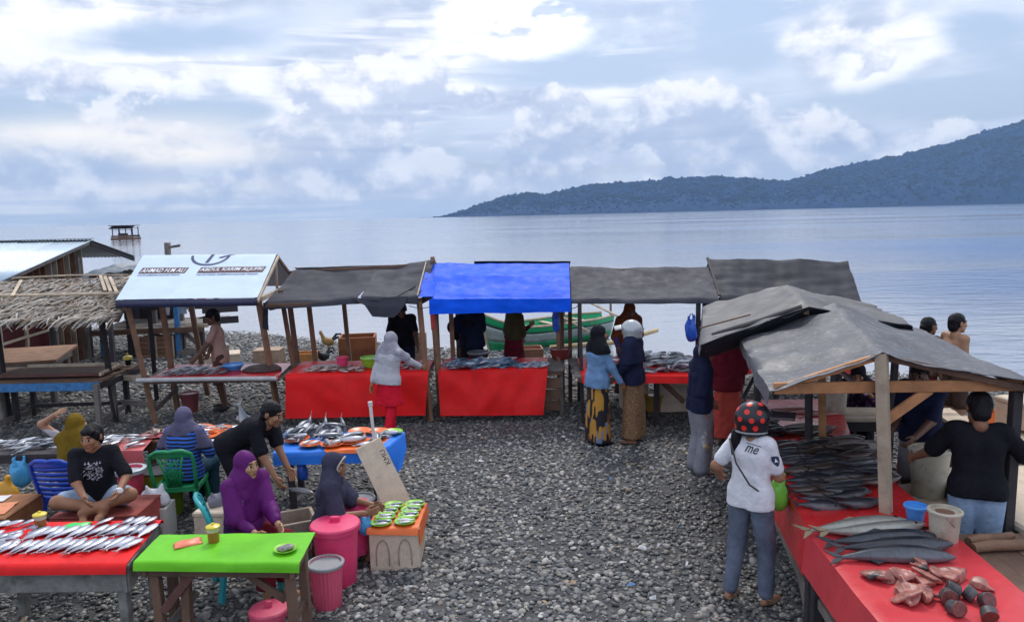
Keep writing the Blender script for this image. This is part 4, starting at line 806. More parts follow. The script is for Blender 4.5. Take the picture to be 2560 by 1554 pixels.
# ---- red sheets on the stall tables
def cloth_rows(rows, label, mat=T_RED, seed=0, wr=.006, freq=3.5, nv=30): return sheet('table_cloth', mat, None, (0, 0, 0), rows, 34, nv, .003, 0, wr, seed, freq, label=label, cat='tablecloth', group='plastic sheets laid over the tables')
cloth_rows([((-5.38, 11.95, .752), (-3.50, 11.85, .752)), ((-5.34, 10.97, .752), (-3.42, 10.90, .752)), ((-5.34, 10.92, .72), (-3.42, 10.86, .72))], 'crumpled red sheet on the banner stall table above the pipe', T_RED2, 3, .004, 6)
cloth_rows([((-3.36, 12.0, .752), (-1.26, 11.9, .752)), ((-3.34, 10.94, .754), (-1.24, 10.90, .756)), ((-3.36, 10.86, .12), (-1.30, 10.82, .13))], 'red sheet hanging down the front of the charcoal tarpaulin stall', T_RED, 4, .024)
cloth_rows([((-1.08, 11.9, .752), (.55, 11.8, .752)), ((-1.10, 10.90, .756), (.50, 10.87, .758)), ((-1.08, 10.80, .12), (.42, 10.76, .11))], 'red sheet hanging down the front of the blue tarpaulin stall', T_RED, 5, .026)
cloth_rows([((1.0, 11.7, .752), (3.1, 11.6, .752)), ((.95, 10.38, .754), (3.12, 10.12, .754)), ((.95, 10.34, .66), (3.12, 10.08, .66))], 'red sheet on the table under the flat grey tarpaulin', T_RED, 6, .006)
cloth_rows([((3.3, 12.1, .752), (5.1, 11.9, .752)), ((3.25, 11.22, .754), (5.15, 11.02, .754)), ((3.25, 11.18, .56), (5.15, 10.98, .55))], 'red sheet on the farthest table under the black tarpaulin', T_RED2, 7, .008)

# ---- the long fish tables on the right
def long_table(label, clabel, A, B, C, D, z, seed, hang, mat):
    """A near-left, B near-right, C far-right, D far-left; cloth hangs down the left (customer) side"""
    A, B, C, D = (Vector((*p, z)) for p in (A, B, C, D)); T = Thing('fish_table', ((A.x+C.x)/2, (A.y+C.y)/2, 0), label, 'table', 'long fish tables under the gabled stalls')
    T.planks(W_BROWN, A, D, C, B, 5, .03, jit=.001) if False else T.planks(W_BROWN, D, A, B, C, 5, .03, jit=.001)
    for p, q in ((A, D), (B, C), (A, B), (D, C)):
        i = (p+q)/2; k = ((A+B+C+D)/4-i).normalized()*.04; dz = Vector((0, 0, .065)); T.beam('apron', W_DARK, p+k-dz, q+k-dz, .03, .08)
    for p in (A, B, C, D):
        q = p+((A+B+C+D)/4-p)*.10; T.beam('leg', W_DARK, (q.x, q.y, 0), (q.x, q.y, z-.03), .07)
    m_ = (A+D)/2; T.beam('stretcher', W_GREY, (A.x+.05, A.y+.1, .22), (D.x+.05, D.y-.1, .30), .03, .07); T.beam('brace', W_GREY, (A.x+.04, A.y+.12, .10), (m_.x+.04, m_.y, z-.1), .03, .06)
    up = Vector((0, 0, .013)); l = Vector((-.012, 0, 0)); dn = Vector((-.03, 0, -hang))
    cloth_rows([(B+up, C+up), (A+up+l, D+up+l), (A+dn+l, D+dn*.9+l)], clabel, mat, seed, .008, 6)
    return T
long_table('nearest long fish table on the right piled with cut fish', 'worn pinkish red sheet on the nearest table under the cut fish', (1.94, 3.55), (2.86, 3.50), (2.98, 5.02), (2.02, 5.04), .76, 21, .30, tarp('red_pinkish', (.62, .05, .06), rough=.35, spec=.35))
long_table('middle long fish table on the right heaped with dark fish', 'wet red sheet on the middle table under the dark fish', (2.05, 5.08), (2.99, 5.06), (3.18, 7.05), (2.32, 7.10), .765, 22, .34, T_RED2)
long_table('far long fish table on the right beyond the inner posts', 'wet red sheet on the far table beyond the inner posts', (2.36, 7.15), (3.25, 7.10), (3.80, 8.70), (2.74, 8.75), .76, 23, .30, T_RED2)
def plain_table(name, label, A, B, C, D, z, wm, lm, n=4, legs=True):
    A, B, C, D = (Vector((*p, z)) for p in (A, B, C, D)); T = Thing(name, ((A.x+C.x)/2, (A.y+C.y)/2, 0), label, 'table'); T.planks(wm, A, B, C, D, n, .035)
    for p, q in ((A, B), (B, C), (C, D), (D, A)):
        i = (p+q)/2; k = ((A+B+C+D)/4-i).normalized()*.04; dz = Vector((0, 0, .10)); T.beam('apron', lm, p+k-dz, q+k-dz, .03, .11)
    for p in (A, B, C, D):
        q = p+((A+B+C+D)/4-p)*.12; T.beam('leg', lm, (q.x, q.y, 0), (q.x, q.y, z-.05), .08)
    T.beam('brace', lm, A+(B-A)*.25+Vector((0, .05, -.62)), A+(B-A)*.02+Vector((0, .05, -.1)), .04, .06); T.beam('brace', lm, A+(B-A)*.6+Vector((0, .05, -.12)), A+(B-A)*.95+Vector((0, .05, -.45)), .04, .07); return T
plain_table('plank_table', 'pale bare plank table with dark legs behind the front gabled stall', (3.42, 7.92), (4.75, 7.80), (4.85, 8.25), (3.62, 8.40), .76, W_PALE, W_DARK)
plain_table('plank_table', 'pale wide plank bench at the right edge behind the man in jeans', (4.35, 6.9), (5.9, 6.8), (6.0, 7.7), (4.5, 7.8), .80, W_PALE, W_BROWN)
T = Thing('cutting_bench', (3.3, 4.4, 0), 'wet brown cutting bench on the right beside the pails', 'bench'); T.planks(W_BROWN, (3.0, 5.1, .70), (2.90, 3.5, .70), (3.6, 3.5, .70), (3.7, 5.1, .70), 4, .04)
for x, y in ((3.05, 5.0), (3.6, 5.0), (3.0, 3.6), (3.5, 3.6)): T.beam('leg', W_DARK, (x, y, 0), (x, y, .66), .08)
for i, (a, b, r_) in enumerate((((3.02, 4.80, .735), (3.50, 4.86, .735), .038), ((3.05, 4.90, .735), (3.40, 4.98, .735), .034))):
    m = MB(); m.tube([a, lerp(a, b, .3)+Vector((0, .01, .004)), lerp(a, b, .7)-Vector((0, .008, 0)), b], [r_*.9, r_, r_*.95, r_*.8], 12); m.build('log', W_PLY, smooth='auto', label=('nearer brown log on the cutting bench', 'farther brown log on the cutting bench')[i], cat='log')
T = Thing('fish_tank', (4.15, 5.9, 0), 'rough grey concrete washing trough behind the man in jeans', 'trough'); T.part('basin', CONC, lambda m: (m.box((4.25, 5.9, .28), (1.0, 1.5, .56), None, 0, .03),)); T.part('slab', FOAM, lambda m: m.box((4.25, 5.9, .60), (1.06, 1.55, .07), None, 0, .02))
T = Thing('stone_block', (3.55, 6.35, 0), 'pale stained concrete block under the big bucket', 'block'); T.part('block', CONC, lambda m: m.box((3.60, 6.45, .22), (.46, .50, .44), (0, 0, .2), 0, .02)); T.part('cap', FOAM, lambda m: m.box((3.60, 6.45, .455), (.5, .54, .03), (0, 0, .2), 0, .01))

# ================================================================== buckets, basins, boxes
DARKIN = M('dark_inside', (.03, .025, .03), rough=.5, rnd=0)
def pail(name, loc, r0, r1, h, mat, label, cat='bucket', rim=None, fill=None, fillz=.75, handle=None, n=28, flute=0, nf=0, lid=None, rimw=.012, sy=1.0):
    P = Thing(name, loc, label, cat); c = Vector(loc); t = .006
    P.part('body', mat, lambda m: m.lathe([(0, 0), (r0*.97, 0), (r0, .006), (r0+(r1-r0)*.5, h*.5), (r1, h), (r1-t, h), (r1-t-(r1-r0)*.5, h*.5), (r0-t, .02), (0, .02)], n, c, 1, sy, 0, flute, nf), 'auto')
    P.part('rim', rim or mat, lambda m: m.lathe([(r1-.003, h-rimw*1.6), (r1+rimw*.8, h-rimw*1.4), (r1+rimw, h-.003), (r1+rimw*.5, h+.004), (r1-t, h+.004), (r1-t-.001, h-rimw)], n, c, 1, sy), 'auto')
    if fill: P.part('contents', fill, lambda m: m.lathe([(r0+(r1-r0)*fillz-.008, h*fillz), (r1*.5, h*fillz+.012), (0, h*fillz+.018)], n, c, 1, sy), True)
    if lid: P.part('lid', lid, lambda m: m.lathe([(r1+.004, h-.03), (r1+.020, h-.03), (r1+.022, h+.01), (r1+.012, h+.022), (r1*.6, h+.030), (r1*.3, h+.034), (0, h+.036)], n, c, 1, sy), 'auto'); 
    if lid: P.part('knob', lid, lambda m: m.lathe([(r1*.16, h+.03), (r1*.15, h+.05), (r1*.18, h+.06), (r1*.15, h+.075), (0, h+.078)], 16, c, 1.5, .7), 'auto')
    if handle is not None:
        a = handle; e = Vector((math.cos(a), math.sin(a), 0)); P.part('handle', M('wire', (.35, .34, .33), metal=.6, rough=.4), lambda m: m.tube([c+e*(r1+.012)*math.cos(q)+Vector((-e.y, e.x, 0))*math.sin(q)*r1*.9*.75+Vector((0, 0, h-.02-math.sin(q)*h*.45)) for q in [pi*i/14 for i in range(15)]], .0035, 6), True)
    return P
PK = plastic('hot_pink', (.82, .055, .17)); PK2 = plastic('rose', (.72, .10, .18)); CREAM_P = plastic('cream', (.52, .47, .37), rough=.5, stain=.6, stain_col=(.18, .12, .08)); GREYP = plastic('grey', (.30, .31, .32)); BLUEP = plastic('sky_blue', (.08, .33, .82)); LIME = plastic('lime', (.28, .62, .04)); ORNG = plastic('orange', (.86, .17, .03)); REDP = plastic('red', (.70, .03, .03))
pail('waste_bin', (-1.50, 6.00, 0), .155, .185, .50, PK, 'tall hot pink bin with a round lid between the seated women', 'bin', lid=PK)
MB().tube([(-1.12, 6.0, .44), (-1.10, 5.99, .40), (-1.12, 6.0, .36)], .012).build('x', PK) if False else None
pail('waste_bin', (-1.49, 5.60, 0), .105, .128, .37, PK2, 'short fluted pink bin with a grey rim and green bag inside', 'bin', rim=GREYP, fill=G_CLOTH, fillz=.9, flute=.018, nf=26, rimw=.016, n=78)
pail('plastic_tub', (-1.86, 5.33, 0), .11, .125, .13, PK2, 'low dull pink tub with a lid on the ground under the green table', 'tub', lid=PK2)
pail('bucket', (-1.52, 7.05, 0), .12, .15, .33, plastic('brown', (.11, .06, .05)), 'dark brown bucket standing behind the grey hijab woman', rim=GREYP)
pail('bucket', (-5.13, 11.78, 0), .105, .14, .33, plastic('brick', (.30, .08, .09)), 'dusty brick red bucket under the banner stall', handle=.4)
pail('bucket', (-3.83, 7.30, .27), .10, .125, .33, plastic('rosered', (.72, .06, .12)), 'rose red bucket with a thick grey white rim behind the young man', rim=plastic('pale_grey', (.48, .52, .55)), rimw=.03, handle=-1.2)
pail('drum', (-3.68, 7.62, 0), .19, .20, .48, plastic('olive_lime', (.20, .32, .02)), 'lime green drum beside the green plastic chair', 'drum', rim=plastic('dark', (.05, .05, .05)), fill=DARKIN, fillz=.9)
pail('basin', (-4.27, 11.42, .757), .10, .15, .085, BLUEP, 'sky blue plastic basin on the banner stall table', 'basin')
pail('basin', (-2.17, 11.38, .757), .10, .145, .15, LIME, 'lime green basin on the charcoal stall table', 'basin')
pail('plastic_cup', (-2.60, 11.38, .757), .075, .085, .16, PK, 'hot pink plastic pot on the charcoal stall table', 'pot')
pail('basin', (-.55, 11.95, .757), .15, .17, .09, plastic('black', (.03, .03, .04)), 'black basin with a grey rim on the blue stall table', 'basin', rim=GREYP)
pail('bucket', (.74, 11.68, .757), .13, .165, .16, plastic('maroon', (.20, .035, .03)), 'maroon square sided pot at the right end of the blue stall table', 'pot', n=8)
pail('plastic_cup', (2.82, 5.15, .775), .050, .068, .125, BLUEP, 'sky blue plastic cup at the edge of the middle fish table', 'cup')
pail('bucket', (2.86, 4.86, .77), .085, .098, .21, CREAM_P, 'dirty cream paint pail on the near fish table', fill=plastic('slops', (.22, .12, .08)), fillz=.9, handle=-1.9)
pail('bucket', (3.52, 8.12, .765), .105, .115, .28, CREAM_P, 'tall cream pail on the pale plank table')
pail('bucket', (3.55, 7.35, .30), .13, .15, .34, M('foam_grey', (.33, .31, .28), rough=.8, stain=.6), 'stained grey pail on a stool beyond the dark fish')
pail('bucket', (3.62, 6.42, .472), .13, .165, .42, CREAM_P, 'large cream bucket standing on the concrete block', fill=CREAM_P, fillz=.85)
pail('basin', (3.45, 7.0, .28), .13, .20, .18, REDP, 'round bright red basin behind the cream post', 'basin')
pail('pot', (2.12, 11.25, 0), .12, .15, .26, M('enamel', (.35, .21, .04), rough=.4, stain=.8, stain_col=(.02, .06, .02)), 'ochre and green enamel pot on the ground under the grey stall', 'pot')
pail('drinking_glass', (-6.16, 11.98, .762), .040, .050, .125, plastic('coffee', (.012, .008, .008), rough=.15), 'glass of black coffee with a yellow top on the blue edged table', 'glass', lid=plastic('foil_yellow', (.75, .58, .12)))
def stool(loc, w, d, h, label, mat=W_BROWN):
    x, y = loc; T = Thing('wooden_block', (x, y, 0), label, 'stool'); T.part('seat', mat, lambda m: m.box((x, y, h-.015), (w, d, .03), None, 0, .004))
    for sx in (-1, 1):
        for sy in (-1, 1): T.beam('leg', mat, (x+sx*(w/2-.03), y+sy*(d/2-.03), 0), (x+sx*(w/2-.03), y+sy*(d/2-.03), h-.03), .04)
stool((-3.83, 7.30), .28, .28, .265, 'low wooden stool under the rose red bucket'); stool((3.55, 7.35), .3, .3, .295, 'low stool under the stained grey pail', W_DARK); stool((3.45, 7.0), .26, .26, .275, 'low stool under the red basin', W_DARK)
def crate(name, c, d, rz, mat, label, cat='box', lid=None, inside=None, rim=None, boards=0, t=.03, lidh=.05):
    """open or lidded box standing on c"""
    x, y, z = c; w, dp, h = d; P = Thing(name, c, label, cat); P.e.rotation_euler = (0, 0, rz); P.o = Vector((0, 0, 0))
    if boards:
        bh = h/boards
        for i in range(boards):
            for s in (-1, 1):
                P.beam('board', mat, (-w/2, s*(dp/2-t/2), bh*(i+.5)), (w/2, s*(dp/2-t/2), bh*(i+.5)), t, bh-.006); P.beam('board', mat, (s*(w/2-t/2), -dp/2+t, bh*(i+.5)), (s*(w/2-t/2), dp/2-t, bh*(i+.5)), t, bh-.006)
    else:
        for s in (-1, 1):
            P.part('side', mat, lambda m: m.box((0, s*(dp/2-t/2), h/2), (w, t, h), None, 0, .006)); P.part('end', mat, lambda m: m.box((s*(w/2-t/2), 0, h/2), (t, dp-2*t, h-.004), None, 0, .004))
    P.part('floor', inside or mat, lambda m: m.box((0, 0, .03), (w-2*t, dp-2*t, .03)))
    if inside and not lid: P.part('contents', inside, lambda m: m.grid(lambda u, v: ((u-.5)*(w-2*t), (v-.5)*(dp-2*t), h*.6+.02*float(sn(np.array((u*3, v*3, 0)), 3, 1)))  , 10, 8), True)
    if lid: P.part('lid', lid, lambda m: m.box((0, 0, h+lidh/2+.001), (w+.015, dp+.015, lidh), None, 0, .012))
    return P
ST = plastic('black_handle', (.04, .04, .04))
crate('foam_cooler', (-1.06, 6.47, 0), (.42, .56, .36), .03, FOAM, 'stained white foam cooler topped with an orange sheet and green plates', 'cooler', lid=FOAM, lidh=.012)
for x in (-1.16, -.97):      # moulded arches on its near side
    m = MB(); m.tube([(x-.055, 6.183, .05)]+[(x-.055*math.cos(a), 6.183, .14+.14*math.sin(a)) for a in [pi*i/12 for i in range(13)]]+[(x+.055, 6.183, .05)], .004, 6); m.build('moulding', FOAM_D, bpy.data.objects['foam_cooler'], True, loc=(0, 0, 0)); o_ = m
for o_ in [o for o in bpy.data.objects['foam_cooler'].children if o.name.startswith('moulding')]: o_.location = bpy.data.objects['foam_cooler'].matrix_world.inverted() @ Vector((0, 0, 0)) if False else Vector((1.06, -6.47, 0))
sheet('table_cloth', O_CLOTH, None, (0, 0, 0), [((-1.27, 6.74, .378), (-.83, 6.76, .378)), ((-1.28, 6.18, .380), (-.84, 6.19, .380)), ((-1.28, 6.165, .34), (-.84, 6.165, .32))], 16, 14, .003, 0, .003, 3, 9, label='orange sheet on top of the foam cooler under the green plates', cat='tablecloth')
sheet('table_cloth', O_CLOTH, None, (0, 0, 0), [((-.842, 6.20, .380), (-.825, 6.75, .379)), ((-.828, 6.18, .22), (-.815, 6.74, .30))], 10, 8, .003, 0, .01, 6, 9, label='orange flap hanging down the right side of the foam cooler', cat='tablecloth')
# leaning foam lid
L = Thing('foam_board', (-1.05, 7.0, 0), 'thick stained foam lid leaning behind the cooler of plates', 'foam board')
_a = Vector((-1.02, 6.99, .0)); _b = Vector((-1.44, 7.20, .83)); _d = (_b-_a); _z = _d.normalized(); _y = Vector((-.35, 1, -.1)); _y = (_y-_z*_y.dot(_z)).normalized(); _m = Matrix((_y.cross(_z), _y, _z)).transposed()
L.part('slab', FOAM, lambda m: m.box((_a+_b)/2, (.26, .035, _d.length), _m, 0, .012)); L.part('inner_slab', FOAM_D, lambda m: m.box((_a+_b)/2+_m @ Vector((0, .04, 0)), (.22, .045, _d.length-.06), _m, 0, .01))
V, Fc = text_mesh('KMU', 0, .0); P_ = [(_a+_b)/2+_m @ Vector((.115-.05*float(y), -.0195, .20+.15*float(x))) for x, y, *_ in V]
put('lettering', meshdata('lettering', P_, Fc, M('marker', (.05, .04, .05), rnd=0)), L.e, -L.o)
m = MB(); m.tube([(-1.40, 7.43, .0), (-1.405, 7.44, .55), (-1.445, 7.46, 1.14)], .017, 14); P_ = m.build('pvc_pipe', M('pvc_white', (.70, .68, .67), rough=.35, rnd=0), smooth='auto', label='upright white plastic pipe with a capped top at the blue covered table', cat='pipe')
part('cap', MATS['pvc_white'], P_, lambda m: m.tube([(-1.444, 7.46, 1.13), (-1.447, 7.461, 1.175)], .023, 14), 'auto')
crate('foam_crate', (-2.06, 6.62, 0), (.44, .36, .33), .42, FOAM_D, 'open dirty foam crate beside the purple hijab woman', 'crate', inside=W_BROWN)
crate('foam_cooler', (-2.77, 6.72, 0), (.27, .30, .36), -.1, FOAM, 'narrow cream foam box behind the teal chair', 'cooler', lid=FOAM)
crate('wooden_crate', (-4.86, 6.68, 0), (.70, .62, .45), .06, wood('orange', (.42, .17, .06), stain=.3), 'orange brown wooden crate at the left edge with papers on top', 'crate', lid=wood('orange', (.42, .17, .06)), boards=3, lidh=.02)
for i, (x, y, w, d, a, c, l) in enumerate(((-4.68, 6.60, .22, .30, .2, (.80, .30, .14), 'orange paper sheet on the wooden crate'), (-4.92, 6.85, .30, .16, .1, (.75, .73, .76), 'white paper sheet on the wooden crate'))):
    m = MB(); m.grid(lambda u, v: Matrix.Rotation(a, 3, 'Z') @ Vector(((u-.5)*w, (v-.5)*d, .004+.008*float(sn(np.array((u*2, v*2, i)), 2, i))**2)), 8, 8, .0015); m.build('paper_sheet', M('paper%d' % i, c, rnd=0, rough=.7), loc=(x, y, .476), label=l, cat='paper')
crate('wooden_box', (-3.72, 6.64, 0), (.74, .50, .45), .02, wood('redbox', (.33, .06, .045), stain=.3), 'red brown wooden box the young man sits on', 'box', lid=wood('redbox', (.33, .06, .045)), lidh=.02)
crate('foam_cooler', (-3.42, 6.98, 0), (.22, .26, .34), .1, plastic('white', (.60, .60, .56)), 'white box under the plastic bag beside the red brown box', 'cooler')
crate('wooden_box', (-3.05, 14.8, gz(-3.05, 14.8)), (.70, .60, .72), .12, wood('chest', (.30, .10, .035), stain=.3), 'open reddish wooden chest on the beach behind the charcoal stall', 'chest', boards=3, t=.04)
crate('foam_cooler', (-5.65, 14.6, gz(-5.65, 14.6)), (.62, .50, .42), .35, FOAM, 'lidded cream foam box on the beach behind the banner stall', 'cooler', lid=FOAM)
crate('foam_cooler', (-4.75, 14.6, gz(-4.75, 14.6)), (.50, .42, .52), .0, wood('palebox', (.42, .29, .20)), 'tall pale brown box between the banner and charcoal stalls', 'box', lid=wood('palebox', (.42, .29, .20)), lidh=.02)
crate('wooden_box', (-4.12, 14.9, gz(-4.12, 14.9)), (.42, .36, .40), .1, wood('orangebox', (.50, .22, .07)), 'small open orange box near the black hen', 'box')
crate('wooden_box', (-1.95, 14.2, gz(-1.95, 14.2)), (.55, .5, .80), -.1, wood('palebox', (.42, .29, .20)), 'tall pale wooden box behind the man in black', 'box', boards=4)
crate('foam_cooler', (.25, 14.2, gz(.25, 14.2)), (.62, .45, .52), .05, wood('palebox2', (.40, .20, .12)), 'open brown box behind the blue stall table', 'box')
crate('foam_cooler', (2.45, 11.35, 0), (.5, .4, .40), 0, FOAM, 'cream foam box under the grey stall table', 'cooler', lid=FOAM)
crate('foam_cooler', (1.85, 11.5, 0), (.4, .35, .42), 0, FOAM, 'white foam box behind the ochre pot', 'cooler', lid=FOAM)
crate('foam_cooler', (5.1, 7.25, .835), (.55, .4, .22), .2, FOAM, 'pale foam box on the wide plank bench at the right edge', 'cooler', lid=FOAM)
m = MB(); m.box((0, 0, .10), (.18, .12, .20), None, 0, .01); m.build('plastic_jug', ORNG, loc=(4.55, 7.2, .835), label='orange plastic jug on the wide plank bench at the right', cat='jug')
# ---- drinking cups with yellow lids, packets, plates
def tea(loc, label):
    x, y, z = loc; P = Thing('tea_glass', loc, label, 'glass'); P.part('glass', M('tea_amber', (.33, .12, .03), rough=.12, rnd=0, coat=.5, var=.25), lambda m: m.lathe([(0, 0), (.036, 0), (.040, .01), (.043, .11), (0, .11)], 20, loc), 'auto')
    P.part('band', M('glass_pale', (.55, .45, .35), rough=.15, rnd=0), lambda m: m.lathe([(.0415, .085), (.0435, .085), (.0445, .112), (.042, .112)], 20, loc), 'auto'); P.part('lid', plastic('yellow', (.80, .62, .05)), lambda m: m.lathe([(.046, .112), (.050, .114), (.050, .124), (.03, .134), (.012, .136), (.010, .146), (0, .147)], 20, loc), 'auto')
tea((-3.66, 5.60, .689), 'amber tea glass with a yellow lid on the red fish table'); tea((-2.19, 5.24, .709), 'amber tea glass with a yellow lid on the green table')
def packet(loc, d, rz, mat, label, cat):
    m = MB(); m.grid(lambda u, v: ((u-.5)*d[0], (v-.5)*d[1], d[2]*(math.sin(pi*min(1, max(0, u)))**.4)*(math.sin(pi*v)**.4)+.006*float(sn(np.array((u*2, v*2, 1)), 3, 2))), 14, 14, d[2]*.5); m.build('packet', mat, None, True, loc=loc, rot=(0, 0, rz), label=label, cat=cat)
packet((-3.40, 5.60, .700), (.20, .15, .02), .15, plastic('green_pack', (.05, .62, .12)), 'bright green plastic packet on the red fish table', 'packet'); packet((-2.37, 5.22, .716), (.19, .12, .018), .5, plastic('salmon', (.85, .22, .12)), 'salmon pink packet on the green table', 'packet')
PLATE = {}
def plate(loc, r, mat, label, tilt=(0, 0), group=None, cat='plate'):
    key = (round(r, 3), mat.name)
    if key not in PLATE:
        m = MB(); m.lathe([(0, 0), (r*.55, 0), (r*.62, .004), (r*.97, .020), (r, .022), (r*.98, .026), (r*.6, .010), (r*.5, .006), (0, .006)], 30); PLATE[key] = meshdata('plate', m.v, m.f, mat, True); PLATE[key].set_sharp_from_angle(angle=R(50))
    return put('plate', PLATE[key], None, loc, (tilt[0], tilt[1], random.random()*6), label=label, cat=cat, group=group)
plate((-1.62, 5.06, .712), .082, LIME, 'lime plate of grey squid on the green table')
pl_spots = [(-1.17, 6.27), (-.97, 6.29), (-1.155, 6.40), (-.955, 6.42), (-1.15, 6.52), (-.95, 6.55), (-1.12, 6.66), (-.93, 6.68)]
nth = ('front left', 'front right', 'second row left', 'second row right', 'third row left', 'third row right', 'back left', 'back right')
for (x, y), w in zip(pl_spots, nth): plate((x, y, .384), .092, LIME, 'lime plate of fish on the foam cooler, %s' % w, group='lime plates on the foam cooler')
# ---- plastic chairs
def chair(loc, rz, mat, label, splat=False):
    """monobloc chair, sitter faces local +Y"""
    C = Thing('plastic_chair', loc, label, 'chair', 'plastic chairs'); C.e.rotation_euler = (0, 0, rz); C.o = Vector((0, 0, 0))
    C.part('seat', mat, lambda m: m.grid(lambda u, v: ((u-.5)*(.40-.04*(1-v)), (v-.5)*.42, .425+.012*math.cos((u-.5)*pi)*-1+.02*(v-.5)**2*4-.01), 8, 8, .012), True)
    for sx in (-1, 1):
        for sy in (-1, 1): C.part('leg', mat, lambda m: m.beam((sx*.17, sy*.18, .425), (sx*.215, sy*.225-.02*(sy < 0), .0), .05, .035))
    C.part('seat_rim', mat, lambda m: [m.beam(p, q, .02, .05) for p, q in (((-.20, -.20, .40), (-.20, .20, .41)), ((.20, -.20, .40), (.20, .20, .41)), ((-.19, .20, .41), (.19, .20, .41)), ((-.19, -.20, .40), (.19, -.20, .40)))])
    back = lambda x, z: Vector((x, -.20-.13*(z-.42)/.42-.03*math.cos(x/.2*pi/2), z))
    C.part('back_frame', mat, lambda m: m.tube([back(-.19, .40), back(-.20, .55), back(-.205, .70), back(-.19, .79), back(-.12, .83), back(-.04, .835), back(0, .825), back(.04, .835), back(.12, .83), back(.19, .79), back(.205, .70), back(.20, .55), back(.19, .40)], .018, 10), True)
    C.part('top_rail', mat, lambda m: m.grid(lambda u, v: back((u-.5)*.38, .755+.065*v*(1-.2*abs(2*u-1))), 12, 4, .012), True)
    if splat:
        for s in (-1, 1): C.part('splat_rail', mat, lambda m: m.tube([back(s*.055, .44), back(s*.07, .6), back(s*.115, .77)], .013, 8), True)
        C.part('splat', mat, lambda m: [m.tube([back(-.06+.02*i-.02, .45), back(.05-.03*(i % 3), .60), back(-.08+.04*i, .75)], .006, 6) for i in range(5)]+[m.tube([back(.06-.02*i, .45), back(-.05+.03*(i % 3), .60), back(.08-.04*i, .75)], .006, 6) for i in range(5)]+[m.tube([back(.045*math.cos(a), .58+.045*math.sin(a)) for a in [2*pi*j/16 for j in range(17)]], .007, 6)], True)
        C.part('splat_panel', mat, lambda m: m.grid(lambda u, v: back((u-.5)*(.10+.10*v), .43+.16*v)+Vector((0, .012, 0)), 6, 6, .006), True)
    else:
        for i in range(6): C.part('slat', mat, lambda m: m.grid(lambda u, v: back((u-.5)*.37, .455+.052*i+.036*v), 10, 2, .010), True)
    return C
GREENP = plastic('chair_green', (.012, .28, .10), rough=.4); CBLUE = plastic('chair_blue', (.012, .07, .50), rough=.4); TEALP = plastic('chair_teal', (.02, .33, .36), rough=.4)
chair((-3.37, 7.40, 0), .15, GREENP, 'green plastic chair with a lattice back seen from behind', True)
chair((-4.34, 7.20, 0), -.05, CBLUE, 'blue slatted plastic chair behind the young man')
chair((-2.22, 5.95, 0), -1.1, TEALP, 'teal plastic chair under the purple hijab woman')
stool((-1.67, 6.38), .30, .30, .24, 'low wooden stool under the grey hijab woman')

# ================================================================== people
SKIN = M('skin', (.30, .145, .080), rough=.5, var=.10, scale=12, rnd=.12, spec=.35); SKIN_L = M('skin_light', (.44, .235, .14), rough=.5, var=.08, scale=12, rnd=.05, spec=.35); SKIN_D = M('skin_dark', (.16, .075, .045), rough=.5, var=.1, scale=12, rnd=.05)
LIP = M('lip', (.26, .09, .07), rough=.45, rnd=0); EYEW = M('eye_white', (.6, .57, .53), rough=.3, rnd=0); DARK = M('hair_black', (.006, .005, .007), spec=.25, rough=.5, var=.4, scale=40, stretch=(1, 1, .15), bump=.5, bscale=90, rnd=0); SOLE = M('rubber', (.05, .045, .05), rough=.7)
HEAD = None
def head_mesh():
    global HEAD
    if HEAD: return HEAD
    pr = [ell((0, .015, .03), (.075, .094, .088)), ell((0, -.030, -.025), (.061, .066, .086)), ell((0, -.066, -.090), (.030, .026, .024)), cone((-.04, -.03, -.062), .028, (.04, -.03, -.062), .028),
          cone((-.034, -.080, .026), .012, (.034, -.080, .026), .012), ell((.040, -.066, -.022), (.022, .024, .024)), ell((-.040, -.066, -.022), (.022, .024, .024)), cone((0, .02, -.05), .050, (0, .028, -.125), .050)]
    V, Q = sdf(pr+[cone((0, -.090, .012), .008, (0, -.109, -.026), .0125), ell((.012, -.098, -.030), (.010, .011, .008)), ell((-.012, -.098, -.030), (.010, .011, .008)), cone((-.019, -.087, -.058), .0075, (.019, -.087, -.058), .0075), cone((-.015, -.087, -.067), .007, (.015, -.087, -.067), .007),
                   ell((.031, -.077, .004), (.014, .013, .011)), ell((-.031, -.077, .004), (.014, .013, .011)), ell((.078, .012, -.002), (.009, .019, .030)), ell((-.078, .012, -.002), (.009, .019, .030))], .0062, .012, sub=[ell((.031, -.104, .012), (.016, .013, .007)), ell((-.031, -.104, .012), (.016, .013, .007))], ksub=.006)
    c = V[Q].mean(1); mi = np.zeros(len(Q), int); ax = np.abs(c[:, 0])
    mi[(c[:, 1] < -.072) & (np.abs(c[:, 2]+.062) < .0105) & (ax < .025)] = 1
    e = (((ax-.031)/.014)**2+((c[:, 2]-.004)/.0085)**2 < 1) & (c[:, 1] < -.07); mi[e] = 2; mi[e & (np.abs(ax-.031) < .0075)] = 3
    mi[(c[:, 1] < -.055) & (np.abs(c[:, 2]-.031+.12*(ax-.03)**1) < .0055) & (ax > .013) & (ax < .054)] = 3
    HEAD = (V, Q, mi); return HEAD
HANDS = {}
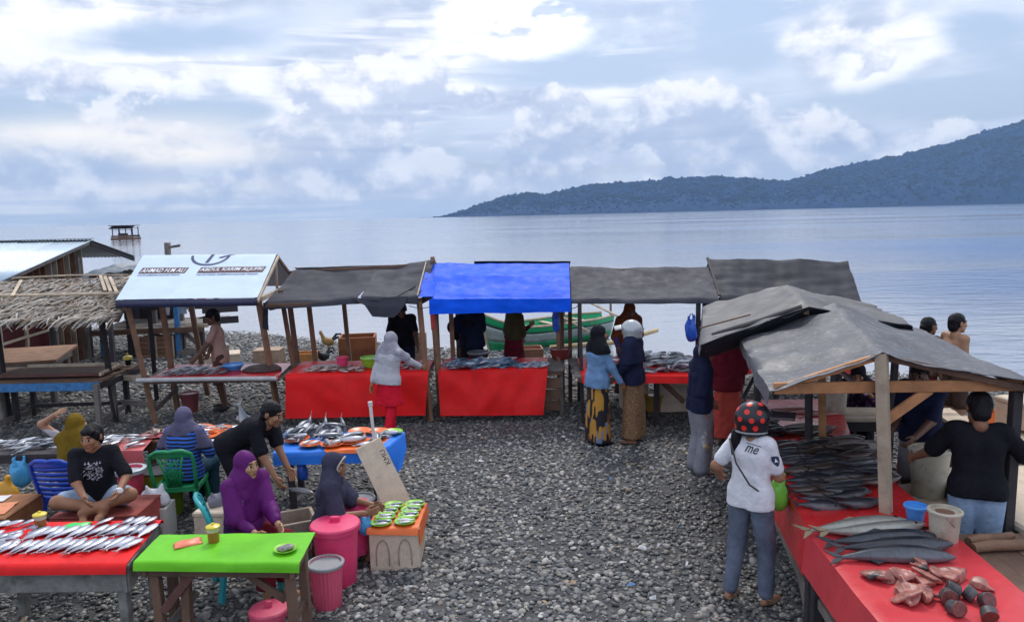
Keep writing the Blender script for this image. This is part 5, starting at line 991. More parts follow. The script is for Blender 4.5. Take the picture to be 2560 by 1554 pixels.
def hand_mesh(curl):
    if curl in HANDS: return HANDS[curl]
    pr = [ell((0, 0, -.045), (.039, .015, .050)), cone((0, 0, .035), .023, (0, 0, -.015), .025), cone((-.026, 0, -.07), .010, (.026, 0, -.07), .010)]
    for x, L, dx in ((-.029, .070, -.06), (-.010, .080, -.02), (.009, .074, .02), (.027, .056, .07)):
        p = np.array([x, -.002, -.080]); a = curl*.6
        for i, f in enumerate((.45, .31, .24)):
            q = p+L*f*np.array([dx, -math.sin(a), -math.cos(a)]); pr.append(cone(p, .0092-.001*i, q, .0084-.001*i)); p = q; a += curl*(.9 if i == 0 else .7)
    a = curl*.4; pr += [cone((-.026, -.004, -.018), .013, (-.052, -.012-.01*a, -.050), .0105), cone((-.052, -.012-.01*a, -.050), .0105, (-.060+.03*a, -.022-.03*a, -.084), .0085)]
    HANDS[curl] = sdf(pr, .0048, .005); return HANDS[curl]
def nz(v): v = np.array(v, float); return v/(np.linalg.norm(v)+1e-9)
def ik(a, b, l1, l2, pole):
    """middle joint between a and b; b pulled in when out of reach"""
    a, b = np.array(a, float), np.array(b, float); d = b-a; L = np.linalg.norm(d); m = (l1+l2)*.995
    if L > m: b = a+d/L*m; L = m; d = b-a
    x = (l1*l1-l2*l2+L*L)/(2*L); h = math.sqrt(max(l1*l1-x*x, 1e-6)); u = d/L; p = np.array(pole, float); p = nz(p-u*(p @ u)); return a+u*x+p*h, b
def person(label, loc, rz, s=1.0, lean=0.0, seat=None, step=0.0, spread=.10, knees=None, ankles=None, hl=None, hr=None, pl=(.25, .8, -.5), pr_=(-.25, .8, -.5), yaw=0, pitch=0, roll=0, clothes=(), skin=None, curl=(.45, .45), h=.0125, side=0.0, name='person', shoes=True, dz=0.0, sw=1.0):
    skin = skin or SKIN; E = empty(name, loc, rz, label, 'person', 'people at the market'); Mi = (Matrix.Translation(loc) @ Matrix.Rotation(rz, 4, 'Z')).inverted()
    loc_ = lambda w: np.array(Mi @ Vector(w))
    P = np.array([0, 0, (.90*s if seat is None else seat+.105*s)+dz]); t = np.array([side, -math.sin(lean), math.cos(lean)]); t = nz(t); X = np.array([1., 0, 0]); Fw = nz(np.cross(t, X)*-1); Fw = Fw if Fw[1] < 0 else -Fw
    W = P+t*.13*s; C = P+t*.31*s; N = P+t*.455*s; pt = Euler((pitch, roll, yaw)).to_matrix(); up = nz(t*.55+np.array([0, 0, .45])); Hd = N+(up*.115+Fw*.025)*s
    J = {}
    for i, sg in enumerate((1, -1)):      # 0 = left (+X), 1 = right
        J['s', i] = N+X*sg*.155*s*sw-t*.05*s; J['h', i] = P+X*sg*.085*s-np.array([0, 0, .035*s])
        tgt = (hl, hr)[i]; tgt = loc_(tgt) if tgt is not None else J['s', i]+np.array([sg*.06*s, -.05*s, -.50*s])
        J['e', i], J['w', i] = ik(J['s', i], tgt, .27*s, .245*s, ((pl, pr_)[i]))
        if seat is None:
            an = np.array([sg*spread*s, (.02+(-step if sg > 0 else step))*s, .075*s]) if ankles is None else np.array(ankles[i], float)
            J['k', i], J['a', i] = ik(J['h', i], an, .405*s, .392*s, (0, -1, 0))
        else:
            k = np.array([sg*.10*s, -.40*s, seat+.05*s]) if knees is None else np.array(knees[i], float); an = np.array([sg*.11*s, -.38*s, .08*s]) if ankles is None else np.array(ankles[i], float); J['k', i], J['a', i] = k, an
    fdir = lambda i: nz(np.array([(.25 if i == 0 else -.25), -1, 0]) if ankles is None or seat is None else np.array([(.25 if i == 0 else -.25), -1, -.05]))
    def torso(g, r=1.0):
        o = []
        for i, sg in enumerate((1, -1)): o += [cone(P+X*sg*.068*s, .096*s*r+g, W+X*sg*.052*s, .080*s*r+g), cone(W+X*sg*.052*s, .080*s*r+g, C+X*sg*.066*s, .090*s*r+g), cone(C+X*sg*.066*s, .090*s*r+g, J['s', i]-X*sg*.03*s, .052*s+g)]
        return o+[cone(J['s', 0], .044*s+g, J['s', 1], .044*s+g)]
    def leg(g, r=(.088, .060, .040)):
        o = []
        for i in (0, 1): o += [cone(J['h', i], r[0]*s+g, J['k', i], r[1]*s+g), cone(J['k', i], r[1]*s+g, J['a', i], r[2]*s+g)]
        return o
    ks = [c[0] for c in clothes]; pr = torso(-.012 if 'shirt' in ks else 0)+leg(-.010 if 'skirt' in ks or 'trousers' in ks and clothes[ks.index('trousers')][-1] is not None and len(clothes[ks.index('trousers')]) > 2 and clothes[ks.index('trousers')][2].get('len', 1) > 0 else 0)+[cone(N-t*.02*s, .055*s, Hd, .048*s)]
    for i in (0, 1):
        pr += [cone(J['s', i], .046*s, J['e', i], .037*s), cone(J['e', i], .040*s, J['w', i], .027*s)]; f = fdir(i); a = J['a', i]
        pr += [cone(a+np.array([0, .03, -.045])*s, .030*s, a+f*.09*s+np.array([0, 0, -.05*s]), .030*s), cone(a+f*.09*s+np.array([0, 0, -.05*s]), .030*s, a+f*.145*s+np.array([0, 0, -.055*s]), .020*s)]
    V, Q = sdf(pr, h, .03*s); mats = [skin, LIP, EYEW, DARK]; VV = [V]; QQ = [Q]; MI = [np.zeros(len(Q), int)]; k = len(V)
    hv, hq, hm = head_mesh(); Rm = np.array(pt); hv = np.column_stack([np.clip(hv[:, 0], -.070, .070), hv[:, 1:]]) if any(c[0] in ('hijab', 'helmet') for c in clothes) else hv; VV.append(hv @ Rm.T*s*1.02+Hd); QQ.append(hq+k); MI.append(hm); k += len(hv)
    for i, sg in enumerate((1, -1)):
        v, q = hand_mesh(curl[i]); d = nz(J['w', i]-J['e', i]); n = nz(np.cross(d, np.array([0, 1, 0])*sg)); n = nz(np.array([-sg*.8, -.3, 0])-d*(np.array([-sg*.8, -.3, 0]) @ d))  # palm normal, towards the body
        xx = np.cross(-n, -d); B = np.stack([xx*(-1), -n, -d], 1); vv = v.copy()
        if np.linalg.det(B) < 0: B[:, 0] *= -1
        if sg > 0: vv[:, 0] *= -1; q = q[:, ::-1]
        VV.append(vv @ B.T*s*.95+J['w', i]); QQ.append(q+k); MI.append(np.zeros(len(q), int)); k += len(v)
    put('body', meshdata('body', np.concatenate(VV), np.concatenate(QQ), mats, True, np.concatenate(MI)), E)
    out = {'E': E, 'J': J, 'Hd': Hd, 'N': N, 'C': C, 'P': P, 'R': Rm, 's': s}
    HP = lambda v: np.array(v) @ Rm.T*s+Hd
    def mk(nm, VQ, mat, **kk): o = put(nm, meshdata(nm, VQ[0], VQ[1], mat, True), E, **kk); out[nm] = o; return o
    wr = lambda a, sd, st=(1, 1, .4), f=13: (lambda p: a*(1.1-1.6*np.abs(sn(p*np.array(st), f*.7, sd, 2)))+a*.5*sn(p, f*2.4, sd+1, 1))
    for ci, (kind, mat, *o) in enumerate(clothes):
        o = o[0] if o else {}; sd = (hash(label) if False else len(label))+ci; g = o.get('g', .016); am = o.get('fold', .006)
        if kind == 'shirt':
            sl = o.get('sleeve', .6); q = torso(g, o.get('r', 1.0)); hem = o.get('hem', .06)
            for i, sg in enumerate((1, -1)):
                S_, E_, W_ = J['s', i], J['e', i], J['w', i]; lo = o.get('loose', 1.0)
                if sl <= 1: e = S_+(E_-S_)*sl; q += [cone(S_, .056*s*lo, e, .060*s*lo)]
                else: q += [cone(S_, .056*s*lo, E_, .050*s*lo), cone(E_, .050*s*lo, E_+(W_-E_)*(sl-1), .042*s*lo)]
            q += [cone(P+X*sg*.066*s, .106*s+g, P+X*sg*.068*s-t*min(hem, .1)*s, .110*s+g) for sg in (1, -1)] if seat is None or hem > .08 else []
            if hem > .12: q += [cone(P, (.125+o.get('flare', 0)*.3)*s+g, P+np.array([0, 0, -hem+.03])*s, (.12+o.get('flare', 0))*s+g)]
            mk('shirt', sdf(q, h, .025*s, fold=wr(am, sd), cuts=[(P-t*hem*s if hem <= .08 else P-np.array([0, 0, hem*s]), (-t if hem <= .08 else (0, 0, -1))), (N+t*.035*s+Fw*.03*s, nz(t+Fw*.35))]), mat)
        elif kind == 'trousers':
            f = o.get('len', 1.0); lo = o.get('loose', 1.0); q = []
            for i in (0, 1):
                kn, an = J['k', i], J['a', i]
                if f > 0: e = kn+(an-kn)*f; q += [cone(J['h', i], .098*s*lo, kn, .074*s*lo), cone(kn, .074*s*lo, e, (.060+.02*o.get('flare', 0))*s*lo)]
                else: q += [cone(J['h', i], .098*s*lo, J['h', i]+(kn-J['h', i])*(1+f), .088*s*lo)]
            q += [cone(P+X*sg*.066*s, .104*s, W+X*sg*.050*s-t*.05*s, .088*s) for sg in (1, -1)]
            mk('trousers', sdf(q, h, .02*s, fold=wr(am*.8, sd)), mat)
        elif kind == 'skirt':
            z = o.get('hem', .10); r1 = o.get('r', .19)*s; top = W; q = [cone(top+X*sg*.045*s, .078*s, P+X*sg*.06*s, .100*s) for sg in (1, -1)]
            if seat is None: q += [cone(P+X*sg*.05*s, .106*s, np.array([sg*.07*s+o.get('dx', 0), .0, z]), r1*.86) for sg in (1, -1)]
            else:
                for i in (0, 1): q += [cone(J['h', i], .10*s, J['k', i], .080*s), cone(J['k', i], .080*s, np.array([*J['k', i][:2], z])+np.array([0, .03, 0]), .09*s)]
            mk('skirt', sdf(q, h, .06*s, fold=wr(am*1.5, sd, (1, 1, .12), 15), cuts=[((0, 0, z), (0, 0, -1))]), mat)
        elif kind == 'hijab':
            cp = o.get('cape', .20)*s; wd = o.get('wide', 1.0); q = [ell(HP((0, .016, .026)), np.array((.094, .115, .114))*s), ell(HP((0, -.005, -.06)), np.array((.080, .092, .085))*s), cone(HP((0, .03, -.05)), .084*s, N+t*.02*s, .088*s)]
            for i, sg in enumerate((1, -1)):
                S_ = J['s', i]; q += [cone(N+t*.01*s, .092*s, S_-X*sg*.01*s, .074*s*wd)]; a = J['e', i]-S_; e = S_+a*min(o.get('arm', 1), cp/(.3*s))
                q += [cone(S_, .076*s*wd, e, .082*s*wd), cone(N+X*sg*.05*s, .10*s, N+X*sg*.07*s-t*cp, .115*s*wd), cone(S_-X*sg*.03*s, .07*s, S_-X*sg*.05*s-t*cp*.95, .10*s*wd)]
            q += [cone(N+Fw*.03*s, .08*s, N+Fw*.05*s-t*cp*1.05, .095*s)]
            f = HP((0, -.110, -.022)); mk('hijab', sdf(q, min(h, .0115), .035*s, sub=[ell(HP((0, -.118, -.024)), np.array((.057, .080, .076))*s)], ksub=.012, fold=wr(am, sd, (1, 1, .35), 12), cuts=[(N-t*(cp+.01), -t+Fw*o.get('tilt', .15))]), mat)
            if o.get('band'): v = [HP((.079*math.cos(a), -.052-.04*abs(math.sin(a)), .005+.088*math.sin(a))) for a in [pi*i/16-.35 for i in range(21)]]; b_ = MB(); b_.tube(v, .008, 6); b_.build('trim', o['band'], E, True)
        elif kind == 'hair':
            q = [ell((0, .018, .034), (.081, .101, .094)), ell((0, .055, -.03), (.066, .058, .075))]; st = o.get('style', 'short'); sb = [ell((0, -.128, -.035), (.085, .085, .078)), ell((0, -.02, -.13), (.10, .09, .06))]
            if st == 'bangs': q += [cone((-.042, -.050, .070), .021, (.042, -.053, .068), .021), cone((-.066, -.015, .04), .022, (-.070, -.02, .005), .014), cone((.066, -.015, .04), .022, (.070, -.02, .005), .014)]; sb = [ell((0, -.132, -.046), (.074, .075, .082)), ell((0, -.02, -.13), (.10, .09, .06))]
            if st == 'bun': q += [ell((0, .115, .0), (.035, .03, .035))]
            v, f = sdf(q, .0075, .02, sub=sb, ksub=.012, fold=lambda p: .005*sn(p, 38, sd, 2)+.003*sn(p, 90, sd, 1)); mk('hair', (v @ Rm.T*s*1.02+Hd, f), mat)
        elif kind == 'cap':
            v, f = sdf([ell((0, .015, .045), (.086, .104, .088))], .008, .01, cuts=[((0, 0, .045), (0, .12, -1))]); mk('cap', (v @ Rm.T*s*1.02+Hd, f), mat); v, f = sdf([ell((0, -.125, .042), (.066, .070, .010))], .008, .01); o_ = mk('brim', (v @ Rm.T*s*1.02+Hd, f), mat); o_.parent = out['cap']
        elif kind == 'helmet':
            v, f = sdf([ell((0, .012, .02), (.118, .140, .135)), ell((0, .01, -.06), (.112, .128, .07))], .008, .03, sub=[ell((0, -.15, -.045), (.105, .11, .082)), ell((0, -.02, -.17), (.105, .115, .085))], ksub=.01); mk('helmet', (v @ Rm.T*s*1.02+Hd, f), mat)
            if o.get('visor'): b_ = MB(); vz, vl = o.get('vz', .075), o.get('vl', .11); b_.grid(lambda u, w: HP(((u-.5)*.20*(1-.15*w), -.072-.048*math.cos((u-.5)*2.6)-vl*w*math.cos(o.get('va', -.2)), vz+vl*w*math.sin(o.get('va', -.2))-.04*(u-.5)**2*4)), 10, 6, .006); x = b_.build('visor', o['visor'], E, True); x.parent = out['helmet']
            b_ = MB(); b_.tube([HP((.114*math.sin(a), .012+.136*math.cos(a), -.072)) for a in [-2.2+4.4*i/20 for i in range(21)]], .008*s, 6); x = b_.build('edge_trim', o.get('trim', GREYP), out['helmet'], True)
        elif kind == 'sandals':
            for i in (0, 1):
                f = fdir(i); a = J['a', i]; sd_ = nz(np.cross(f, (0, 0, 1))); b_ = MB(); z = max(.012*s, a[2]-.083*s)
                b_.grid(lambda u, w: Vector(a+f*(-.055+.215*u)*s+sd_*(w-.5)*(.060+.030*math.sin(pi*min(1, u*.9)))*s*(math.sin(pi*(.06+.88*u))**.35)+np.array([0, 0, z-a[2]])), 12, 4, .014); b_.tube([a+f*.12*s+np.array([0, 0, -.045*s]), a+f*.05*s+sd_*.038*s+np.array([0, 0, -.045*s])], .006, 6); b_.tube([a+f*.12*s+np.array([0, 0, -.045*s]), a+f*.05*s-sd_*.038*s+np.array([0, 0, -.045*s])], .006, 6); b_.build('sandal', mat, E, True)
        elif kind == 'shoes':
            for i in (0, 1):
                f = fdir(i); a = J['a', i]; v, q = sdf([cone(a+np.array([0, .03, -.035])*s, .044*s, a+f*.10*s+np.array([0, 0, -.045*s]), .040*s), cone(a+f*.10*s+np.array([0, 0, -.045*s]), .040*s, a+f*.16*s+np.array([0, 0, -.05*s]), .030*s)], .01, .02); mk('shoe', (v, q), mat)
    return out
# ---- patterned cloth
def pattern(name, cols, kind='stripes', scale=20, rough=.85):
    m = bpy.data.materials.new('cloth_'+name); m.use_nodes = True; n, L, b = nodes_of(m); tc = n.new('ShaderNodeTexCoord'); cr = n.new('ShaderNodeValToRGB'); e = cr.color_ramp.elements; cr.color_ramp.interpolation = 'CONSTANT' if kind != 'batik' else 'LINEAR'
    mp = n.new('ShaderNodeMapping'); L(tc.outputs['Object'], mp.inputs[0])
    if kind == 'stripes': x = n.new('ShaderNodeTexWave'); x.bands_direction = 'Z'; x.inputs['Scale'].default_value = scale; x.inputs['Distortion'].default_value = .4
    elif kind == 'blocks': x = n.new('ShaderNodeTexVoronoi'); x.distance = 'CHEBYCHEV'; x.inputs['Scale'].default_value = scale; mp.inputs[3].default_value = (1.6, 1.6, .45)
    elif kind == 'spots': x = n.new('ShaderNodeTexVoronoi'); x.inputs['Scale'].default_value = scale
    else: x = n.new('ShaderNodeTexNoise'); x.inputs['Scale'].default_value = scale; x.inputs['Detail'].default_value = 4
    L(mp.outputs[0], x.inputs['Vector'])
    if kind == 'blocks':
        w = n.new('ShaderNodeSeparateColor'); L(x.outputs['Color'], w.inputs[0]); L(w.outputs[0], cr.inputs[0])
    else: L(x.outputs[0], cr.inputs[0])
    e[0].position = cols[0][0]; e[0].color = (*cols[0][1], 1); e[1].position = cols[1][0]; e[1].color = (*cols[1][1], 1)
    for p, c in cols[2:]: q = e.new(p); q.color = (*c, 1)
    L(cr.outputs[0], b.inputs['Base Color']); b.inputs['Roughness'].default_value = rough; return m
C_BLACK = cloth('black', (.012, .012, .017)); C_NAVY = cloth('navy', (.014, .018, .048)); C_DENIM = cloth('denim_jacket', (.17, .30, .50), var=.2); C_JEAN = cloth('jeans', (.13, .155, .215), var=.3, scale=6, stain=.4, stain_col=(.24, .29, .37)); C_JEANL = cloth('light_jeans', (.32, .44, .62), var=.25, scale=6, stain=.3, stain_col=(.4, .5, .62))
C_GREY = cloth('heather', (.34, .33, .38)); C_LGREY = cloth('pale_grey', (.52, .51, .54)); C_RED = cloth('scarlet', (.74, .012, .035)); C_PURP = cloth('purple', (.115, .012, .13), rough=.55, bump=.5); C_SLATE = cloth('slate_veil', (.050, .049, .082)); C_MUST = cloth('mustard', (.20, .125, .012)); C_OLIVE = cloth('olive', (.085, .065, .025)); C_MAROON = cloth('maroon', (.16, .012, .025)); C_RUST = cloth('rust', (.20, .06, .02)); C_PEACH = cloth('peach', (.52, .33, .27)); C_WHITE = cloth('white_tee', (.74, .73, .77)); C_SHORT = cloth('denim_shorts', (.36, .47, .62), var=.2); C_PANT = cloth('grey_trousers', (.26, .255, .29)); C_BROWN = cloth('brown', (.10, .06, .045)); C_BLUEGREY = cloth('bluegrey', (.115, .105, .175)); C_CORAL = cloth('coral', (.55, .08, .06)); C_PINK = cloth('pink', (.70, .07, .20)); C_PURPLE2 = cloth('violet', (.10, .06, .17))
P_STRIPE = pattern('blue_stripes', [(0, (.012, .012, .02)), (.52, (.03, .14, .62))], 'stripes', 8.5); P_BATIK = pattern('batik', [(.32, (.10, .045, .022)), (.48, (.30, .17, .08)), (.56, (.14, .07, .035)), (.66, (.36, .23, .12))], 'batik', 26); P_BLOCK = pattern('block_print', [(0, (.016, .015, .02)), (.40, (.52, .25, .035)), (.72, (.16, .22, .38)), (.86, (.24, .075, .03))], 'blocks', 12); P_FLORAL = pattern('floral', [(0, (.50, .14, .36)), (.16, (.20, .04, .22)), (.30, (.045, .02, .06))], 'spots', 14)
def decal(obj, name, mat, VF, to_local, direction, lift=.004):
    """print: cast 2-D shapes onto a garment along `direction`"""
    from mathutils.bvhtree import BVHTree
    me = obj.data; bv = BVHTree.FromPolygons([v.co for v in me.vertices], [p.vertices[:] for p in me.polygons]); d = Vector(direction).normalized(); P = []
    for p in VF[0]:
        o = Vector(to_local(float(p[0]), float(p[1]))); h_ = bv.ray_cast(o-d*.5, d); P.append((h_[0] if h_[0] else o)-d*lift)
    o = put(name, meshdata(name, P, VF[1], mat), obj); return o
HAT = dict(fold=.004)
# ---- behind the stalls
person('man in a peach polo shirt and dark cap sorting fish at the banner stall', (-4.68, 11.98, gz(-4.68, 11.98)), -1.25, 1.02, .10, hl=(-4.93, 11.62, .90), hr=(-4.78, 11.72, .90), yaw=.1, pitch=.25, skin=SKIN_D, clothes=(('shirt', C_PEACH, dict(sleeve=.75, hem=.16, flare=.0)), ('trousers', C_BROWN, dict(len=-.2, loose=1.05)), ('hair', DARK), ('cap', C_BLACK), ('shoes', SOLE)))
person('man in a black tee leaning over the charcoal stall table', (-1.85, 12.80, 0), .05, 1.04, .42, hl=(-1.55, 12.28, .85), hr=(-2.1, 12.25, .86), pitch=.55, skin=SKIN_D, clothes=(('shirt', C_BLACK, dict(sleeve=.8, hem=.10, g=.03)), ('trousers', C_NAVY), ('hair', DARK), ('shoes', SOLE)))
person('person in a wide black robe and veil behind the blue stall', (-.68, 12.55, 0), 2.3, 1.02, .05, hl=(-.95, 12.75, .95), hr=(-.55, 12.9, .95), clothes=(('shirt', C_BLACK, dict(sleeve=1.9, hem=.30, flare=.05, loose=1.5, g=.04)), ('skirt', C_BLACK, dict(r=.26)), ('hijab', C_NAVY, dict(cape=.52, wide=1.55))))
person('woman in an olive veil and maroon dress behind the blue stall', (.02, 12.6, 0), 2.0, 1.0, .05, hl=(.1, 12.9, .9), hr=(.30, 12.65, 1.15), clothes=(('shirt', C_MAROON, dict(sleeve=1.8, hem=.3, flare=.05)), ('skirt', C_MAROON, dict(r=.25)), ('hijab', C_OLIVE, dict(cape=.40, wide=1.2))))
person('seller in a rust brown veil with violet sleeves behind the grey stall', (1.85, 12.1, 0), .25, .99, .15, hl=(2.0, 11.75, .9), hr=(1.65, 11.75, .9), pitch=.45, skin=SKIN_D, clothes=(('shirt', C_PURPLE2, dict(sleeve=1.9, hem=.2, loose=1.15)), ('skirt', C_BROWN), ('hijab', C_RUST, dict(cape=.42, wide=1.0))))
# ---- customers
o = person('short woman in a grey veil and scarlet leggings walking past the red cloth', (-1.70, 10.12, gz(-1.7, 10.1)), 2.62, .93, .16, sw=.9, step=.20, hl=(-2.00, 9.98, .52), hr=(-1.15, 10.50, .82), pl=(.6, -.2, -.3), yaw=.25, clothes=(('shirt', C_LGREY, dict(sleeve=1.75, hem=.07, g=.03, loose=1.15)), ('skirt', C_RED, dict(hem=.50, r=.19)), ('trousers', C_RED, dict(len=.92, loose=.95)), ('hijab', C_GREY, dict(cape=.17)), ('sandals', SOLE)))
o = person('woman in a denim jacket, black veil and block print skirt', (1.08, 9.62, 0), 2.05, .985, .02, sw=.88, hr=(1.47, 9.55, .64), hl=(1.25, 9.95, .72), pr_=(-.3, .8, -.2), yaw=-.3, pitch=-.05, clothes=(('shirt', C_DENIM, dict(sleeve=1.9, hem=.11, g=.024, loose=1.15)), ('skirt', P_BLOCK, dict(hem=.07, r=.165, fold=.004)), ('hijab', C_BLACK, dict(cape=.10)), ('shoes', C_BLACK)))
person('woman in a silver motorcycle helmet, navy top and brown batik sarong', (1.56, 9.68, 0), -2.1, 1.0, .03, sw=.9, hl=(1.30, 9.62, .88), hr=(1.30, 9.85, .92), pl=(.6, .7, -.3), yaw=.15, clothes=(('shirt', C_NAVY, dict(sleeve=1.85, hem=.10, g=.026, loose=1.2)), ('skirt', P_BATIK, dict(hem=.09, r=.165, fold=.004)), ('hijab', C_NAVY, dict(cape=.26, wide=1.15)), ('helmet', M('helmet_silver', (.42, .45, .47), rough=.22, metal=.3, rnd=0, var=.1, coat=.6), dict(visor=M('visor_pale', (.62, .62, .58), rough=.15, rnd=0, coat=.5), vz=.085, vl=.10, va=-.25, trim=plastic('helm_dark', (.05, .06, .07)))), ('sandals', SOLE)))
person('woman in a long navy veil and wide grey trousers holding a clear bag', (2.12, 8.48, 0), 1.75, .94, .03, hr=(2.14, 8.30, .58), hl=(2.35, 8.7, .7), pitch=.1, yaw=-.35, clothes=(('shirt', C_NAVY, dict(sleeve=1.9, hem=.12, g=.03, loose=1.2)), ('trousers', C_PANT, dict(loose=1.3, len=.97, flare=1)), ('hijab', C_NAVY, dict(cape=.36, wide=1.1)), ('sandals', SOLE)))
person('woman in a maroon veil and coral skirt seen from behind', (2.76, 9.62, 0), 3.0, .92, .03, clothes=(('shirt', C_MAROON, dict(sleeve=1.8, hem=.15, g=.03)), ('skirt', C_CORAL, dict(hem=.08, r=.19)), ('hijab', C_MAROON, dict(cape=.36, wide=1.15)), ('sandals', SOLE)))
HELM = bpy.data.materials.new('helmet_spotted'); HELM.use_nodes = True; n, L_, b = nodes_of(HELM); tc = n.new('ShaderNodeTexCoord'); vm = n.new('ShaderNodeTexVoronoi'); vm.inputs['Scale'].default_value = 12.5; vm.inputs['Randomness'].default_value = .25; L_(tc.outputs['Object'], vm.inputs['Vector']); cr = n.new('ShaderNodeValToRGB'); cr.color_ramp.interpolation = 'CONSTANT'; cr.color_ramp.elements[0].color = (.80, .03, .02, 1); cr.color_ramp.elements[1].position = .40; cr.color_ramp.elements[1].color = (.012, .012, .018, 1); L_(vm.outputs[0], cr.inputs[0]); L_(cr.outputs[0], b.inputs['Base Color']); b.inputs['Roughness'].default_value = .3; b.inputs['Coat Weight'].default_value = .3
HBLK = plastic('helmet_black', (.012, .012, .018), rough=.3)
g_ = person('girl in a black helmet with red dots, white tee and jeans', (1.78, 5.55, 0), 2.35, .965, .03, h=.0105, sw=.86, spread=.13, step=-.05, hr=(2.02, 5.70, 1.02), hl=(1.62, 5.85, .92), pr_=(-.6, .6, -.6), yaw=-.75, clothes=(('shirt', C_WHITE, dict(sleeve=.72, hem=.10, g=.016, loose=1.08, fold=.005)), ('trousers', C_JEAN, dict(loose=1.02, len=.93)), ('helmet', HBLK, dict(visor=plastic('visor_smoke', (.03, .02, .025), rough=.15), vz=.075, vl=.20, va=-.12)), ('sandals', M('sandal_tan', (.20, .13, .09)))))
Hd, Rm, s = g_['Hd'], g_['R'], g_['s']
b_ = MB(); b_.tube([Hd+(Rm @ np.array(p))*s for p in ((0, .10, -.04), (.012, .135, -.09), (.02, .14, -.18), (.01, .135, -.28), (-.005, .125, -.36), (-.012, .122, -.42))], [.02, .040, .042, .036, .024, .006], 12); b_.build('ponytail', DARK, g_['E'], True)
hm = g_['helmet']; inv = lambda p: Rm.T @ ((np.array(p)-Hd)/(s*1.02))   # red dots laid on the shell
RDOT = plastic('helmet_dot', (.80, .03, .02), rough=.3)
for row, (el_, n_, off) in enumerate(((-20, 9, 0), (8, 9, .35), (36, 7, .1), (64, 4, .5))):
    for i in range(n_):
        az = 2*pi*(i+off)/n_; d = np.array([math.cos(R(el_))*math.sin(az), math.cos(R(el_))*math.cos(az), math.sin(R(el_))]); ctr = np.array([0, .012, .015])
        if d[1] < -.45 and el_ < 45: continue
        dw = Rm @ d; u = nz(np.cross(dw, (0.2, .1, 1))); w = np.cross(dw, u); V = [(0, 0)]+[(.021*math.cos(2*pi*j/16), .021*math.sin(2*pi*j/16)) for j in range(16)]; Fc = [(0, j+1, (j+1) % 16+1) for j in range(16)]
        decal(hm, 'dot', RDOT, (V, Fc), lambda x, y: Hd+(Rm @ ctr)*s+dw*.12+u*x*s+w*y*s, -dw, .002)
sh = g_['shirt']; V, Fc = text_mesh('me', .3, .01); ink = M('ink_black', (.03, .03, .05), rnd=0)
decal(sh, 'lettering', ink, (V, Fc), lambda x, y: np.array([.015-.11*x, .2, 1.205+.045*y]), (0, -1, 0)); decal(sh, 'lettering', ink, ([(i/8, j) for i in range(9) for j in (0, 1)], [(2*i, 2*i+2, 2*i+3, 2*i+1) for i in range(8)]), lambda x, y: np.array([.02-.13*x, .2, 1.262+.005*y-.004*x]), (0, -1, 0))
a_, e_ = g_['J']['s', 1], g_['J']['e', 1]; SHL = [(-.5, .6), (0, .72), (.5, .6), (.5, 0), (.3, -.45), (0, -.75), (-.3, -.45), (-.5, 0), (0, 0)]; SHF = [(8, i, (i+1) % 8) for i in range(8)]
pt_ = lambda k: (lambda x, y: a_+(e_-a_)*(.42-.5*y*.35)+np.array([-.06, .05, 0])+np.array([.55, .83, 0])*x*.060*k+np.array([0, 0, .03*y*k*.4])); decal(sh, 'badge', M('badge_navy', (.02, .03, .08), rnd=0), (SHL, SHF), pt_(1), (.83, -.55, 0), .004); decal(sh, 'badge_mark', INK_W, ([(-.3, -.2), (0, .45), (.3, -.2), (0, -.05)], [(0, 3, 1), (3, 2, 1)]), pt_(.8), (.83, -.55, 0), .006)
b_ = MB(); b_.tube([np.array(p) for p in ((.14, .075, 1.28), (.05, .135, 1.12), (-.06, .135, .98), (-.135, .06, .90))], .007, 6); b_.build('strap', SOLE, g_['E'], True)
# ---- right-hand side
person('man in a black tee and light jeans seen from behind at the right', (3.42, 5.42, 0), 2.75, 1.02, .12, hr=(3.80, 5.65, 1.02), hl=(3.2, 5.90, 1.0), pr_=(-.9, .2, -.6), pitch=.35, skin=SKIN, clothes=(('shirt', C_BLACK, dict(sleeve=.85, hem=.07, g=.024, loose=1.2)), ('trousers', C_JEANL, dict(loose=1.08)), ('hair', DARK), ('shoes', SOLE)))
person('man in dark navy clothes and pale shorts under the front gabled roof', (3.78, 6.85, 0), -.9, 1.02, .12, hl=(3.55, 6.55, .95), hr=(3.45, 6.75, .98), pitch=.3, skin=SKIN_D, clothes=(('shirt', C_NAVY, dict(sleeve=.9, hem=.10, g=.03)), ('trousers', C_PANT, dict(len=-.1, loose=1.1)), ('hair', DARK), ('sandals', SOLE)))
person('bare shouldered man with short black hair beyond the gabled roof', (5.52, 9.35, 0), 1.75, 1.04, .0, skin=SKIN_L, clothes=(('trousers', C_BROWN, dict(len=-.1)), ('hair', DARK), ('sandals', SOLE)))
person('woman with tied black hair beside the bare shouldered man', (5.30, 9.62, 0), 1.9, .99, .05, skin=SKIN, clothes=(('shirt', C_BROWN, dict(sleeve=.6)), ('skirt', C_MAROON), ('hair', DARK, dict(style='bun')), ('sandals', SOLE)))
person('person in a black veil and purple floral dress sitting behind the plank table', (4.15, 8.95, 0), -.5, .95, .25, seat=.42, hl=(4.1, 8.55, .85), hr=(3.85, 8.6, .85), pitch=.4, clothes=(('shirt', P_FLORAL, dict(sleeve=1.8, hem=.2, g=.03, loose=1.2)), ('skirt', C_BLACK), ('hijab', C_BLACK, dict(cape=.20))))
stool((4.15, 9.0), .34, .34, .40, 'low stool under the person in the floral dress', W_DARK)
